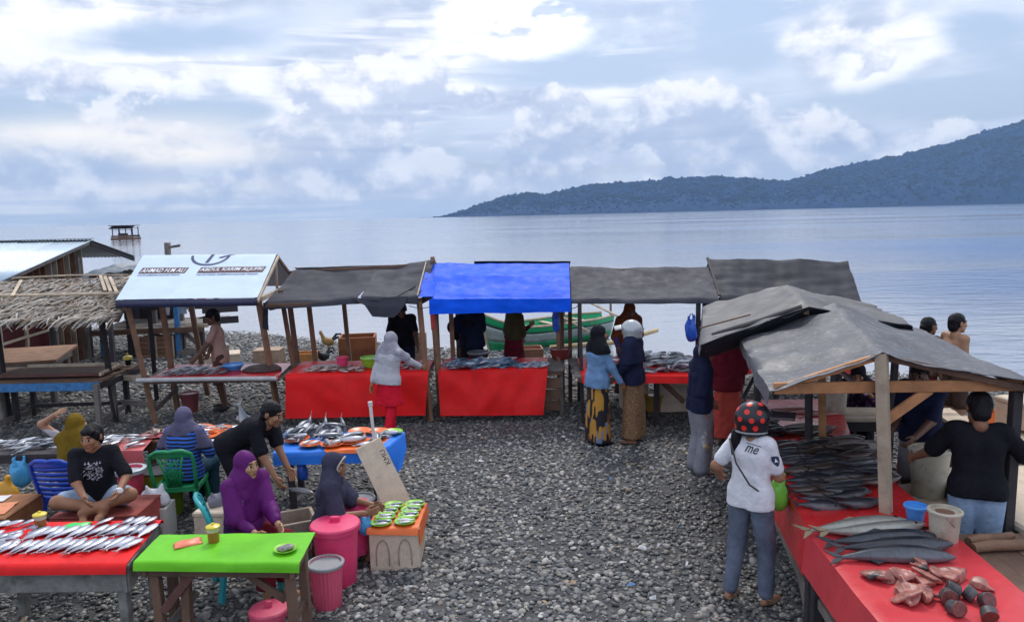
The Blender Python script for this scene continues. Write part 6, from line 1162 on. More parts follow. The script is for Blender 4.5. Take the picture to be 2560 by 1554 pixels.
# ---- sitting round the foreground tables
y_ = person('young man in a black printed tee sitting cross legged on a box', (-3.79, 6.66, 0), .28, .97, .10, seat=.475, h=.0098, knees=((.29, -.19, .60), (-.29, -.19, .60)), ankles=((-.06, -.36, .535), (.10, -.33, .545)), hl=(-3.46, 6.36, .68), hr=(-3.70, 6.27, .68), pl=(.6, .6, -.3), pr_=(-.6, .6, -.3), yaw=-.38, pitch=.10, curl=(.55, .35), clothes=(('shirt', C_BLACK, dict(sleeve=.88, hem=.05, g=.018, loose=1.15, fold=.008)), ('trousers', C_SHORT, dict(len=-.28, loose=1.10)), ('hair', DARK, dict(style='bangs'))))
VV = []; FF = []; rr = random.Random(4)
for i in range(150):
    a = rr.random()*6.28; q = rr.random()**.6; cx, cy = .078*q*math.cos(a), .085*q*math.sin(a)
    if (cx/.028)**2+((cy-.005)/.03)**2 < 1 and rr.random() < .85: continue
    w, h_ = rr.uniform(.002, .009), rr.uniform(.0015, .006); k = len(VV); VV += [(cx-w, cy-h_), (cx+w, cy-h_*rr.random()), (cx+w*rr.random(), cy+h_), (cx-w, cy+h_*rr.random())]; FF.append((k, k+1, k+2, k+3))
for sx in (-.06, -.035, .035, .06): k = len(VV); VV += [(sx-.008, .075), (sx+.008, .075), (sx, .098)]; FF.append((k, k+1, k+2))
decal(y_['shirt'], 'print', M('print_white', (.48, .47, .54), rnd=0, var=.35, scale=60), (VV, FF), lambda x, y: y_['C']+np.array([x, -.3, y-.055]), (0, 1, 0), .003)
wl_ = y_['J']['w', 0]; el_ = y_['J']['e', 0]; d = nz(wl_-el_); b_ = MB(); b_.tube([wl_-d*.045, wl_-d*.025], .033, 14); b_.build('watch_strap', INK_W, y_['E'], 'auto'); b_ = MB(); c = wl_-d*.035+np.array([.012, -.032, .012]); b_.tube([c, c+np.array([.004, -.012, .004])], .021, 16); b_.build('watch', plastic('watch_face', (.75, .75, .72)), y_['E'], 'auto')
person('woman in a mustard veil on the blue chair raising one hand', (-4.36, 7.28, 0), 3.0, .90, .12, seat=.44, hl=(-4.49, 7.26, 1.17), hr=(-4.2, 7.6, .7), pl=(.35, -.3, -1), yaw=-.3, skin=SKIN_L, clothes=(('shirt', C_LGREY, dict(sleeve=1.9, hem=.06, g=.006, r=.85)), ('skirt', C_BROWN), ('hijab', C_MUST, dict(cape=.46, wide=1.15, arm=.0))))
person('woman in a blue grey veil and striped shirt on the green chair', (-3.35, 7.46, 0), 3.02, .90, .06, seat=.435, hl=(-3.6, 7.75, .68), hr=(-3.08, 7.72, .68), clothes=(('shirt', P_STRIPE, dict(sleeve=.95, hem=.10, g=.035, loose=1.3, r=1.08)), ('skirt', cloth('teal_dark', (.02, .06, .09))), ('hijab', C_BLUEGREY, dict(cape=.20, wide=1.1)), ('sandals', SOLE)))
person('man in black bending forward to handle a fish near the foam crate', (-2.78, 7.26, 0), 1.32, 1.0, 1.02, h=.0115, dz=-.06, hr=(-2.24, 6.92, .52), hl=(-2.20, 7.16, .55), pr_=(.0, .6, .3), pl=(0, .6, .3), pitch=.30, yaw=.0, clothes=(('shirt', C_BLACK, dict(sleeve=.85, hem=.05, g=.035, loose=1.2)), ('trousers', C_BLACK, dict(loose=1.15)), ('hair', DARK), ('sandals', SOLE)))
pu_ = person('woman in a shiny purple veil seated behind the green table', (-2.20, 5.92, 0), .95, .93, .06, seat=.44, h=.0100, hl=(-1.88, 5.74, .62), hr=(-2.02, 5.62, .60), yaw=.15, pitch=.02, skin=SKIN_L, clothes=(('shirt', C_PURP, dict(sleeve=1.75, hem=.2, g=.03, loose=1.25, flare=.03, r=.95, fold=.012)), ('skirt', C_MAROON, dict(hem=.15)), ('hijab', C_PURP, dict(cape=.38, wide=1.05, fold=.010)), ('sandals', SOLE)))
person('woman in a slate grey veil crouching by the cooler with a blue bag', (-1.66, 6.40, 0), 1.72, .93, .12, seat=.25, h=.0100, knees=((.08, -.29, .44), (-.10, -.29, .40)), ankles=((.08, -.34, .08), (-.10, -.36, .08)), hl=(-1.26, 6.42, .50), hr=(-1.30, 6.24, .50), yaw=-.25, pitch=.12, skin=SKIN, clothes=(('shirt', C_SLATE, dict(sleeve=.95, hem=.2, g=.04, loose=1.5)), ('skirt', C_PINK, dict(hem=.10)), ('hijab', C_SLATE, dict(cape=.38, wide=1.1, fold=.008, band=M('trim_beads', (.45, .42, .40), var=.6, scale=120, rnd=0))), ('sandals', SOLE)))

VV = []; FF = []
for fx, fy, fr in ((0, 0, .018), (.030, -.022, .010), (.022, .020, .008), (-.02, -.028, .007)):
    for i in range(6):
        a = i*pi/3; k = len(VV); VV += [(fx+fr*.2*math.cos(a), fy+fr*.2*math.sin(a)), (fx+fr*math.cos(a-.35), fy+fr*math.sin(a-.35)), (fx+fr*1.15*math.cos(a), fy+fr*1.15*math.sin(a)), (fx+fr*math.cos(a+.35), fy+fr*math.sin(a+.35))]; FF.append((k, k+1, k+2, k+3))
decal(pu_['hijab'], 'flower_print', M('print_lilac', (.55, .45, .62), rnd=0), (VV, FF), lambda x, y: pu_['C']+np.array([-.085+x*.8, -.3, y-.01]), (.0, 1, 0), .004)

# ================================================================== fish
def fish_mat(name, back, side, belly, depth):
    m = bpy.data.materials.new('fish_'+name); m.use_nodes = True; n, L, b = nodes_of(m); tc = n.new('ShaderNodeTexCoord'); at = n.new('ShaderNodeAttribute'); at.attribute_name = 'dorsal'; at2 = n.new('ShaderNodeAttribute'); at2.attribute_name = 'tone'
    ns = n.new('ShaderNodeTexNoise'); ns.inputs['Scale'].default_value = 45; ns.inputs['Detail'].default_value = 3; L(tc.outputs['Object'], ns.inputs['Vector'])
    a = n.new('ShaderNodeMath'); a.operation = 'MULTIPLY_ADD'; L(ns.outputs[0], a.inputs[0]); a.inputs[1].default_value = depth*.35; L(at.outputs['Fac'], a.inputs[2])
    mr = n.new('ShaderNodeMapRange'); L(a.outputs[0], mr.inputs[0]); mr.inputs[1].default_value = -depth*.30; mr.inputs[2].default_value = depth*.75
    cr = n.new('ShaderNodeValToRGB'); L(mr.outputs[0], cr.inputs[0]); e = cr.color_ramp.elements; e[0].color = (*belly, 1); e[1].color = (*back, 1); q = e.new(.42); q.color = (*side, 1); q = e.new(.62); q.color = (*[(x+y)/2 for x, y in zip(side, back)], 1)
    oi = n.new('ShaderNodeObjectInfo'); hs = n.new('ShaderNodeHueSaturation'); L(cr.outputs[0], hs.inputs['Color']); ad = n.new('ShaderNodeMath'); L(oi.outputs['Random'], ad.inputs[0]); L(at2.outputs['Fac'], ad.inputs[1]); fr = n.new('ShaderNodeMath'); fr.operation = 'FRACT'; L(ad.outputs[0], fr.inputs[0]); m2 = n.new('ShaderNodeMapRange'); L(fr.outputs[0], m2.inputs[0]); m2.inputs[3].default_value = .7; m2.inputs[4].default_value = 1.25; L(m2.outputs[0], hs.inputs['Value']); L(hs.outputs[0], b.inputs['Base Color'])
    b.inputs['Roughness'].default_value = .28; b.inputs['Metallic'].default_value = .15; return m
EYE = M('fish_eye', (.01, .01, .01), rough=.15, rnd=0)
def fish_mesh(name, L, dr, tr, mat, fin, bend=0.0, tail=.13, n=8):
    """length along +X (head), back +Y, flank up +Z"""
    m = MB(); D_ = L*dr; prof = ((-.40, .16), (-.30, .34), (-.12, .78), (.08, 1), (.24, .95), (.36, .72), (.44, .44), (.485, .20), (.5, .04)); rings = []
    V = []; Fc = []
    for x, d in prof:
        yc = bend*L*((x-.05)**2)*4; zc = 0
        for j in range(n): a = 2*pi*j/n; V.append((x*L, yc+D_/2*d*math.cos(a), D_*tr/2*(d**.8)*math.sin(a)))
    for i in range(len(prof)-1): Fc += [(i*n+j, i*n+(j+1) % n, i*n+n+(j+1) % n, i*n+n+j) for j in range(n)]
    Fc += [tuple(range(n))[::-1], tuple((len(prof)-1)*n+j for j in range(n))]; Fc = [f[::-1] for f in Fc]; m.add(V, Fc, 0)
    y0 = bend*L*.81; t = .0025
    def fin_(P): m.add([(x, y, t) for x, y in P]+[(x, y, -t) for x, y in P], [tuple(range(len(P))), tuple(len(P)+i for i in range(len(P)))[::-1]]+[(i, len(P)+i, len(P)+(i+1) % len(P), (i+1) % len(P)) for i in range(len(P))], 1)
    fin_([(-.39*L, y0+.02*L), (-.44*L, y0+.05*L), (-.52*L, y0+tail*L), (-.46*L, y0+.01*L), (-.39*L, y0-.0*L)]); fin_([(-.39*L, y0), (-.46*L, y0-.01*L), (-.52*L, y0-tail*L), (-.44*L, y0-.05*L), (-.39*L, y0-.02*L)])
    fin_([(.12*L, D_*.48), (.02*L, D_*.68), (-.10*L, D_*.42), (.0, D_*.40)]); fin_([(-.06*L, -D_*.46), (-.13*L, -D_*.62), (-.20*L, -D_*.34), (-.1*L, -D_*.36)])
    for s in (1, -1): m.add([(.39*L+.016*L*math.cos(a)*1, D_*.10+.016*L*math.sin(a), s*(D_*tr/2*.66)) for a in [2*pi*j/7 for j in range(7)]]+[(.39*L, D_*.10, s*(D_*tr/2*.66+.004*L))], [(j, (j+1) % 7, 7)[::s] for j in range(7)], 2)
    me = meshdata(name, m.v, m.f, [mat, fin, EYE], True, m.mi); me.set_sharp_from_angle(angle=R(70)); a_ = me.attributes.new('dorsal', 'FLOAT', 'POINT'); a_.data.foreach_set('value', [v[1] for v in m.v]); return me
def kinds(name, Ls, dr, tr, back, side, belly, fin, tail=.13):
    mt = fish_mat(name, back, side, belly, Ls[0]*dr); fm = M('fin_'+name, fin, rough=.4, rnd=.1); return [fish_mesh('fish', L, dr, tr, mt, fm, b, tail) for L, b in zip(Ls, (0, .05, -.05, .09, -.08, .03))]
SCAD = kinds('scad', (.255, .245, .26, .24, .25, .255), .36, .42, (.045, .055, .10), (.32, .34, .42), (.64, .64, .69), (.40, .42, .44)); SMALL = kinds('sardine', (.18, .17, .19, .16, .18), .25, .5, (.035, .05, .08), (.40, .43, .48), (.70, .68, .66), (.30, .30, .32)); BLUEF = kinds('bluefish', (.21, .20, .22, .19, .21), .30, .5, (.012, .035, .085), (.17, .29, .42), (.62, .62, .62), (.15, .2, .25)); BROWNF = kinds('snapper', (.17, .16, .18, .165), .34, .5, (.12, .06, .05), (.36, .25, .21), (.62, .5, .46), (.3, .15, .12)); DARKF = kinds('dark', (.46, .42, .50, .44, .48, .40), .235, .62, (.012, .012, .018), (.050, .050, .062), (.20, .19, .20), (.03, .03, .035)); DARKB = kinds('brown', (.46, .43, .48, .40), .23, .6, (.028, .018, .016), (.10, .072, .062), (.30, .24, .22), (.06, .04, .035)); LONGP = kinds('longpale', (.82, .80), .165, .75, (.11, .105, .085), (.33, .32, .28), (.60, .58, .52), (.30, .24, .15), .09); LONGD = kinds('longdark', (.80, .82, .78), .18, .7, (.012, .014, .020), (.040, .045, .058), (.17, .18, .20), (.03, .03, .04), .08); BONY = kinds('skipjack', (.34, .32, .36, .33), .28, .7, (.02, .03, .05), (.34, .36, .40), (.68, .68, .70), (.35, .36, .38), .14)
FAR = False; FAR_L = []
def lay(ms, x, y, z, yaw, label, group, flip=False, pitch=0, roll=0, sc=1.0, name='fish'):
    if FAR:
        FAR_L.append((random.choice(ms), Matrix.Translation((x, y, z)) @ Euler((roll+(pi if flip else 0), pitch, yaw)).to_matrix().to_4x4() @ Matrix.Scale(sc, 4))); return
    o = put(name, random.choice(ms), None, (x, y, z), (roll+(pi if flip else 0), pitch, yaw), sc, label=label, cat='fish', group=group); return o
# rows on the red table in the left foreground
ORD = ('first', 'second', 'third', 'fourth', 'fifth', 'sixth', 'seventh', 'eighth', 'ninth', 'tenth', 'eleventh', 'twelfth', 'thirteenth', 'fourteenth', 'fifteenth', 'sixteenth', 'seventeenth', 'eighteenth')
def row(x0, x1, n, y, label, ms=SCAD, yaw=1.32, z=.712, sc=1.0, jit=.022):
    for i in range(n):
        t = i/max(1, n-1); lay(ms, x0+(x1-x0)*t+random.uniform(-jit, jit)*.5, y+random.uniform(-jit, jit), z+.004*(i % 2), yaw+random.gauss(0, .11), ('%s %s' % (ORD[i], label) if n > 1 else label), label, roll=-.16+random.gauss(0, .10), sc=sc*random.uniform(.88, 1.06))
row(-3.92, -2.80, 18, 5.235, 'silver fish from the left in the front row on the red table'); row(-3.62, -2.79, 12, 5.475, 'silver fish from the left in the second row on the red table'); row(-3.02, -2.87, 4, 5.655, 'grey fish in the back right row of four on the red table', sc=.78, yaw=1.25); row(-3.22, -3.22, 1, 5.665, 'single grey fish lying alone by the green packet', sc=.78, yaw=1.2)
for i in range(30): lay(SCAD, random.uniform(-4.45, -3.66), random.uniform(5.20, 5.68), .714+.012*random.random(), random.choice((.9, 1.1, 1.4, .6))+random.gauss(0, .2), 'small silver fish in the loose heap at the left end of the red table', 'loose heap at the left end of the red table', sc=.72, roll=random.gauss(0, .15))
def pile(ms, n, x0, x1, y0, y1, z, label, layers=2, yaw=None, sp=.6, sc=1.0, slope=0.0, edge=None, roll=.2, dz=.022):
    for i in range(n):
        u, v = random.random(), random.random(); k = i*layers//n; inset = .12*k/max(1, layers); u = inset+(1-2*inset)*u; v = inset*.5+(1-inset)*v
        a = (yaw if yaw is not None else random.random()*6.28)+random.gauss(0, sp); lay(ms, x0+(x1-x0)*u, y0+(y1-y0)*v+slope*(u-.5), z+.018+dz*k+.006*random.random(), a, label, label, random.random() < .5, random.gauss(0, .12), random.gauss(0, roll), sc*random.uniform(.88, 1.1))
pile(SMALL, 56, -6.1, -4.65, 7.76, 8.16, .645, 'small silver fish spread on the dark plank table at far left', 2, .5, .35, 1.15); pile(SMALL, 38, -4.6, -3.98, 7.76, 8.12, .66, 'silver fish on the coral sheet behind the young man', 2, .9, .4, 1.1)
FAR = True
pile(SMALL, 52, -5.22, -4.32, 11.02, 11.34, .755, 'black and white fish heaped on the banner stall table', 3, .9, .3, 1.2, dz=.03); pile(BROWNF, 46, -3.10, -2.25, 11.0, 11.32, .757, 'brownish small fish in rows on the charcoal stall table', 2, .5, .5); pile(SMALL, 34, -1.66, -1.32, 11.0, 11.4, .757, 'striped small fish at the right end of the charcoal stall table', 3, 1.2, .6, 1.0, dz=.03)
pile(BLUEF, 110, -1.0, .02, 10.98, 11.45, .757, 'blue backed fish heaped on the left of the blue stall table', 3, .7, .35, 1.2, dz=.030); pile(BLUEF, 30, .02, .45, 10.98, 11.3, .757, 'blue backed fish thinly spread on the right of the blue stall table', 1, .7, .5)
pile(BONY, 34, 1.15, 1.50, 10.5, 11.5, .757, 'silver fish behind the denim jacket on the grey stall table', 3, .4, .5, .75, dz=.03); pile(BONY, 95, 1.75, 2.65, 10.45, 11.45, .757, 'silver fish heaped high on the right of the grey stall table', 4, .35, .45, .75, dz=.034)
def far_fish():
    mats = []; V = []; Fc = []; MI = []; dor = []; tone = []
    for me, mx in FAR_L:
        k = len(V); V += [mx @ v.co for v in me.vertices]; Fc += [tuple(k+i for i in p.vertices) for p in me.polygons]; sl = []
        for m in me.materials:
            if m not in mats: mats.append(m)
            sl.append(mats.index(m))
        MI += [sl[p.material_index] for p in me.polygons]; dor += [d.value for d in me.attributes['dorsal'].data]; tone += [random.random()]*len(me.vertices)
    me = meshdata('fish_heaps', V, Fc, mats, True, MI)
    for nm, val in (('dorsal', dor), ('tone', tone)): me.attributes.new(nm, 'FLOAT', 'POINT').data.foreach_set('value', val)
    put('fish_heaps', me, label='heaps of small fish on the tables of the far stalls', cat='fish', kind='stuff')
far_fish(); FAR = False
# plates and fish on the blue-sheeted table
OP = 'orange plates on the blue covered table'
for (x, y, r, mt, l) in ((-2.33, 7.88, .14, ORNG, 'orange plate of heaped silver fish nearest the bending man'), (-2.13, 7.68, .115, ORNG, 'orange plate with two round silver fish at the front of the blue table'), (-1.90, 7.66, .12, ORNG, 'orange plate of striped fish at the front middle of the blue table'), (-1.74, 7.74, .13, ORNG, 'orange plate under the long dark fish'), (-1.70, 8.12, .13, ORNG, 'empty orange plate left of the pipe at the back of the blue table'), (-1.50, 8.10, .115, ORNG, 'empty orange plate right of the pipe at the back of the blue table'), (-1.72, 7.92, .12, ORNG, 'empty orange plate in the middle of the blue table'), (-1.33, 8.06, .11, LIME, 'empty lime plate at the back right corner of the blue table')): plate((x, y, .672), r, mt, l, group=OP)
pile(BONY, 9, -2.44, -2.26, 7.80, 7.96, .682, 'silver fish heaped on the orange plate nearest the bending man', 3, .6, .7, .62, dz=.03); pile(BONY, 16, -2.42, -1.90, 7.95, 8.22, .655, 'silver fish crowded at the back of the blue covered table', 3, 1.2, .5, .85, dz=.035); pile(BONY, 7, -2.0, -1.72, 7.80, 7.98, .665, 'dark backed fish in the middle of the blue covered table', 2, .5, .3, .95, dz=.03)
for x, y, w in ((-2.18, 7.68, 1.2), (-2.09, 7.67, 1.0)): lay(BONY, x, y, .705, w, 'round silver fish on the two fish plate of the blue table', 'pair on the orange plate', sc=.50)
for x, y, w in ((-1.95, 7.66, 2.0), (-1.87, 7.65, .7)): lay(BONY, x, y, .71, w, 'striped fish on the front middle plate of the blue table', 'fish of the front middle plate', sc=.65)
lay(BONY, -1.74, 7.72, .715, .25, 'long dark fish on the orange plate by the pipe', 'by the pipe', sc=1.0); lay(SCAD, -1.58, 7.66, .682, .6, 'pale fish lying on the orange sheet', 'on the sheet', sc=.9)
pile(BONY, 6, -1.50, -1.30, 7.75, 7.98, .665, 'silver fish right of the pipe on the blue covered table', 2, .8, .5, .7)
for i, (x, y, z) in enumerate(((-2.30, 8.30, .74), (-2.12, 8.30, .72), (-1.92, 8.28, .71))): lay(BONY, x, y, z, -1.5+.15*i, 'silver fish with its tail raised at the back of the blue table', 'raised tails at the back', pitch=.55, roll=1.3, sc=.9)
# trays on the brown trestle table
for i, (x, y, r, mt) in enumerate(((-4.0, 8.22, .15, T_PINK), (-3.82, 8.20, .13, T_PINK), (-3.62, 8.45, .17, ORNG), (-3.40, 8.15, .15, ORNG), (-3.36, 8.38, .16, ORNG), (-3.14, 8.25, .13, ORNG), (-2.92, 8.35, .14, ORNG))):
    w = ('far left coral', 'second coral', 'back left orange', 'front middle orange', 'back middle orange', 'front right orange', 'right end orange')[i]; plate((x, y, .655), r, mt, '%s tray of fish on the brown trestle table' % w, group='trays on the brown trestle table', cat='tray'); pile(BROWNF if i < 2 else SMALL, 7 if i < 3 else 5, x-r*.6, x+r*.6, y-r*.5, y+r*.5, .672, 'small fish in the %s tray' % w, 2, .3, .8, .9)
lay(BONY, -3.02, 8.28, .80, -.55, 'big grey fish leaning with its tail up at the end of the brown table', 'tail up', pitch=.95, roll=1.0, sc=1.35)
m = MB(); m.box((0, 0, .055), (.06, .05, .11), None, 0, .008); m.box((0, -.027, .06), (.018, .004, .05), None, 0); j_ = m.build('knife_holder', ORNG, loc=(-3.08, 8.02, .652), label='small orange plastic holder on the front of the brown table', cat='holder')
m = MB(); m.grid(lambda u, v: (.2*(u-.5), .12*(v-.5), .006*math.sin(5*u+3*v)+.008), 8, 6, .0015); m.build('paper_sheet', M('paper_white', (.74, .74, .76), rnd=0), loc=(-3.24, 7.99, .656), rot=(0, 0, .2), label='white paper sheet on the front edge of the brown table', cat='paper')
# plates on the foam cooler, squid on the green table
for (x, y), w in zip(pl_spots, nth):
    for k in (-1, 1): lay(SMALL, x+.012*k, y+.020*k, .405+.004*k, .1+random.gauss(0, .12)+(pi if k > 0 else 0)*random.randint(0, 1), 'fish on the %s plate of the foam cooler' % w, 'fish on the %s plate' % w, sc=.86, flip=k > 0)
V, Q = sdf([cone((-.04, 0, .01), .016, (.035, .01, .012), .020), cone((-.03, -.02, .012), .014, (.04, -.015, .018), .016), cone((.0, .02, .014), .012, (-.05, .018, .012), .009), cone((.02, 0, .03), .012, (-.03, -.01, .026), .010)], .005, .006, fold=lambda p: .002*sn(p, 60, 1))
put('squid', meshdata('squid', V, Q, M('squid', (.30, .27, .28), rough=.25, var=.5, scale=40, rnd=0), True), None, (-1.62, 5.06, .722), (0, 0, .4), label='grey squid heaped on the lime plate', cat='squid')
# ---- long tables on the right
pile(DARKF, 17, 2.40, 2.62, 7.12, 7.62, .765, 'dark fish stacked at the left edge of the far table', 3, .10, .10, .72, dz=.035, roll=.3); pile(DARKB, 12, 2.65, 3.10, 7.15, 7.5, .765, 'brownish fish behind the inner posts of the far table', 2, .15, .15, .8, dz=.03)
for i, (x, y) in enumerate(((3.15, 8.1), (3.0, 8.25), (3.3, 8.0))): lay(kinds('red%d' % i, (.55,), .16, .5, (.16, .03, .03), (.38, .12, .10), (.55, .3, .26), (.3, .08, .07)), x, y, .785, .1*i, 'reddish long fish lying at the back of the far table', 'reddish fish')
DK = DARKF+DARKB
for r_ in range(15):
    y = 5.42+r_*.108
    for c_ in range(3 if r_ > 2 else 2):
        x = 2.40+.26*c_+.055*(r_-7)*.35+random.uniform(-.04, .04); lay(DK, x, y+random.uniform(-.02, .02), .80+.024*c_+.012*(r_ % 2), .12+random.gauss(0, .10), 'dark fish in the big heap on the middle table', 'big heap on the middle table', random.random() < .3, random.gauss(.02, .06), .35+random.gauss(0, .15), random.uniform(.85, 1.05))
lay(LONGP, 2.33, 5.02, .815, .18, 'longest pale fish across the join of the tables', 'pale long fish', roll=.3); lay(LONGP, 2.42, 4.93, .815, .12, 'second pale fish beside the longest one', 'pale long fish', roll=.3)
for i, (x, y, a) in enumerate(((2.40, 4.80, .08), (2.43, 4.69, .02), (2.36, 4.58, -.06))): lay(LONGD, x, y, .815, a, ('farthest of the three long dark fish on the near table', 'middle of the three long dark fish on the near table', 'nearest of the three long dark fish on the near table')[i], 'three long dark fish', roll=.35)
FLESH = M('flesh', (.34, .125, .10), rough=.42, var=.45, scale=22, rnd=.2, stain=.7, stain_col=(.12, .03, .028), sscale=18); FSKIN = M('fish_skin_cut', (.055, .052, .055), rough=.45, var=.5, scale=25, rnd=.2)
def chunk(seed, r):
    rr = np.random.RandomState(seed); q = [ell((rr.randn()*r*.25, rr.randn()*r*.2, r*(.18+.14*k)), r*np.array([.95+.3*rr.rand(), .52+.2*rr.rand(), .17+.1*rr.rand()]), (rr.randn()*.3, rr.randn()*.22, rr.rand()*3)) for k in range(2)]+[cone((-r*.8, 0, r*.2), r*.14, (r*.7, r*.1, r*.34), r*.10)]
    V, Q = sdf(q, .006, .006, fold=lambda p: .005*np.abs(sn(p, 40, seed)), cuts=[(rr.randn(3)*r*.3+nz(n_)*r*.75, n_) for n_ in (rr.randn(3)*[1, 1, .4] for _ in range(3))]+[((0, 0, .002), (0, 0, -1))]); c = V[Q].mean(1); return meshdata('fish_piece', V, Q, [FLESH, FSKIN], True, (sn(c, 16, seed+2, 2) > .35).astype(int))
for i, (x, y, r_) in enumerate(((2.19, 4.31, .085), (2.30, 4.30, .075), (2.49, 4.43, .075), (2.41, 4.28, .08), (2.61, 4.30, .085), (2.70, 4.20, .06), (2.19, 4.08, .085), (2.33, 4.09, .085), (2.28, 4.18, .06), (2.55, 4.36, .06))):
    put('fish_piece', chunk(i, r_*1.3), None, (x, y, .774), (0, 0, i*1.3), label='raw pink fish piece in the scattered cuts on the near table', cat='fish', group='cut pieces on the near table')
def steak(seed):
    rr = np.random.RandomState(seed); n1 = nz((1, rr.randn()*.15, rr.randn()*.12)); V, Q = sdf([cone((-.07, 0, .050), .050+.006*rr.rand(), (.07, 0, .048), .044)], .0055, .012, fold=lambda p: .003*sn(p, 35, seed), cuts=[(n1*.040, n1), (-n1*.034, -n1), ((0, 0, .001), (0, 0, -1))]); c = V[Q].mean(1)
    cut = (c @ n1) < -.0305; return meshdata('fish_steak', V, Q, [FSKIN, M('flesh_dark', (.17, .055, .045), rough=.4, var=.5, scale=40, rnd=.2)], True, cut.astype(int))
STK = [steak(i) for i in range(4)]
for i, (x, y, a) in enumerate(((2.41, 4.02, .4), (2.54, 4.07, 1.2), (2.40, 3.90, .9), (2.51, 3.86, .3), (2.61, 3.97, .7), (2.47, 4.10, 1.6))): put('fish_steak', STK[i % 4], None, (x, y, .772), ((0, .45, -.4, .9, -.2, .3)[i]*.6, (.3, -.7, .5, -.2, .8, -.5)[i]*.6, a+.9), random.uniform(.82, .95), label='thick round fish steak at the near end of the near table', cat='fish', group='fish steaks on the near table')
lay(DARKF, -2.05, 6.92, .47, -.45, 'fish held by the bending man over the foam crate', 'held', sc=.75)
for i in range(9): lay(SMALL, -2.06+random.uniform(-.12, .12), 6.62+random.uniform(-.1, .1), .225, random.random()*6, 'silver fish lying in the foam crate', 'in the foam crate', sc=.9)

# ================================================================== bags, birds, odds and ends
def bag(loc, w, h, mat, label, seed=0, fill=.8, handles=True):
    """knotted carrier bag hanging from loc"""
    rr = np.random.RandomState(seed+50); q = [ell((0, 0, -h*.64), (w*.5, w*.26, h*.36)), ell((-w*.08, .02, -h*.45), (w*.40, w*.18, h*.26)), ell((w*.12, 0, -h*.78), (w*.40, w*.24, h*.20)), cone((-w*.2, 0, -h*.3), w*.13, (-w*.26, 0, -h*.1), w*.07), cone((w*.2, 0, -h*.3), w*.13, (w*.26, 0, -h*.1), w*.07)]
    if handles: q += [cone((-w*.26, 0, -h*.14), w*.06, (-w*.06, 0, 0), w*.035), cone((w*.26, 0, -h*.14), w*.06, (w*.06, 0, 0), w*.035)]
    V, Q = sdf(q, max(.006, w*.035), w*.10, fold=lambda p: w*.05*np.abs(sn(p*np.array([1, 1, .5]), 3/w, seed, 2))); return put('plastic_bag', meshdata('plastic_bag', V, Q, mat, True), None, loc, (0, 0, rr.rand()*1.0), label=label, cat='bag')
BAGB = M('bag_blue', (.02, .12, .65), rough=.3, rnd=0, var=.2, trans=.15); BAGL = M('bag_light_blue', (.08, .42, .80), rough=.3, rnd=0, var=.15, trans=.15); BAGG = M('bag_green', (.20, .55, .06), rough=.35, rnd=0, var=.2); BAGY = M('bag_lime', (.55, .72, .02), rough=.35, rnd=0); BAGW = M('bag_white', (.70, .70, .73), rough=.35, rnd=0, var=.15); BAGC = M('bag_clear', (.55, .56, .60), rough=.2, rnd=0, alpha=.45)
bag((2.60, 10.92, 1.52), .24, .42, BAGB, 'blue plastic bag hanging from the post of the grey stall', 1); bag((.67, 11.48, 1.60), .16, .40, BAGB, 'narrow blue plastic bag hanging at the right post of the blue stall', 2); bag((-5.16, 7.66, .66), .20, .36, BAGL, 'light blue plastic bag hanging off the dark plank table', 3); bag((2.04, 5.66, 1.00), .16, .34, BAGG, 'green plastic bag in the hand of the helmeted girl', 4); bag((2.12, 6.30, .98), .12, .34, BAGL, 'light blue bag hanging over the edge of the middle fish table', 5); bag((2.14, 8.28, .56), .14, .28, BAGC, 'clear plastic bag held by the woman in the navy veil', 6)
V, Q = sdf([ell((0, 0, 0), (.035, .032, .028)), ell((.02, .01, -.01), (.03, .028, .025))], .006, .01); put('fruit', meshdata('fruit', V, Q, M('fruit_yellow', (.75, .45, .03), rnd=0), True), None, (2.14, 8.28, .37), label='yellow fruit inside the clear plastic bag', cat='fruit')
bag((2.57, 11.80, .22), .24, .20, BAGY, 'lime yellow plastic bag lying on the ground under the grey stall', 7, handles=False); bag((-1.30, 6.24, .50), .13, .20, BAGL, 'small blue bag in the hands of the slate veiled woman', 8); bag((-2.20, 7.60, .56), .12, .24, BAGB, 'blue bag hanging under the blue covered table', 9); bag((-3.43, 6.95, .56), .26, .24, BAGW, 'crumpled white plastic bag on the white box', 10, handles=False); bag((-2.75, 6.72, .56), .18, .17, M('rag_grey', (.20, .20, .24), rnd=0), 'grey rag bundle on the narrow foam box', 11, handles=False); bag((-1.63, 5.46, .62), .10, .22, M('bag_seagreen', (.03, .30, .18), rough=.35, rnd=0), 'small sea green bag tied at the green table corner', 12)
V, Q = sdf([ell((0, 0, .24), (.16, .09, .22)), cone((.05, 0, .44), .03, (.05, 0, .50), .03)], .012, .03); put('jerrycan', meshdata('jerrycan', V, Q, plastic('yellow_can', (.62, .32, .02)), True), None, (-5.17, 7.40, 0), label='yellow jerrycan half out of view at the left edge', cat='jerrycan')
V, Q = sdf([ell((0, 0, 0), (.30, .20, .09)), ell((.08, 0, .03), (.16, .13, .08))], .014, .05, cuts=[((0, 0, 0), (0, 0, -1))], fold=lambda p: .008*sn(p, 40, 3)); put('dried_fish_heap', meshdata('dried_fish_heap', V, Q, M('anchovy', (.085, .055, .05), var=.6, scale=60, bump=1, bscale=90, rnd=0), True), None, (-3.80, 11.30, .757), label='brown heap of tiny dried fish on the banner stall table', cat='heap')
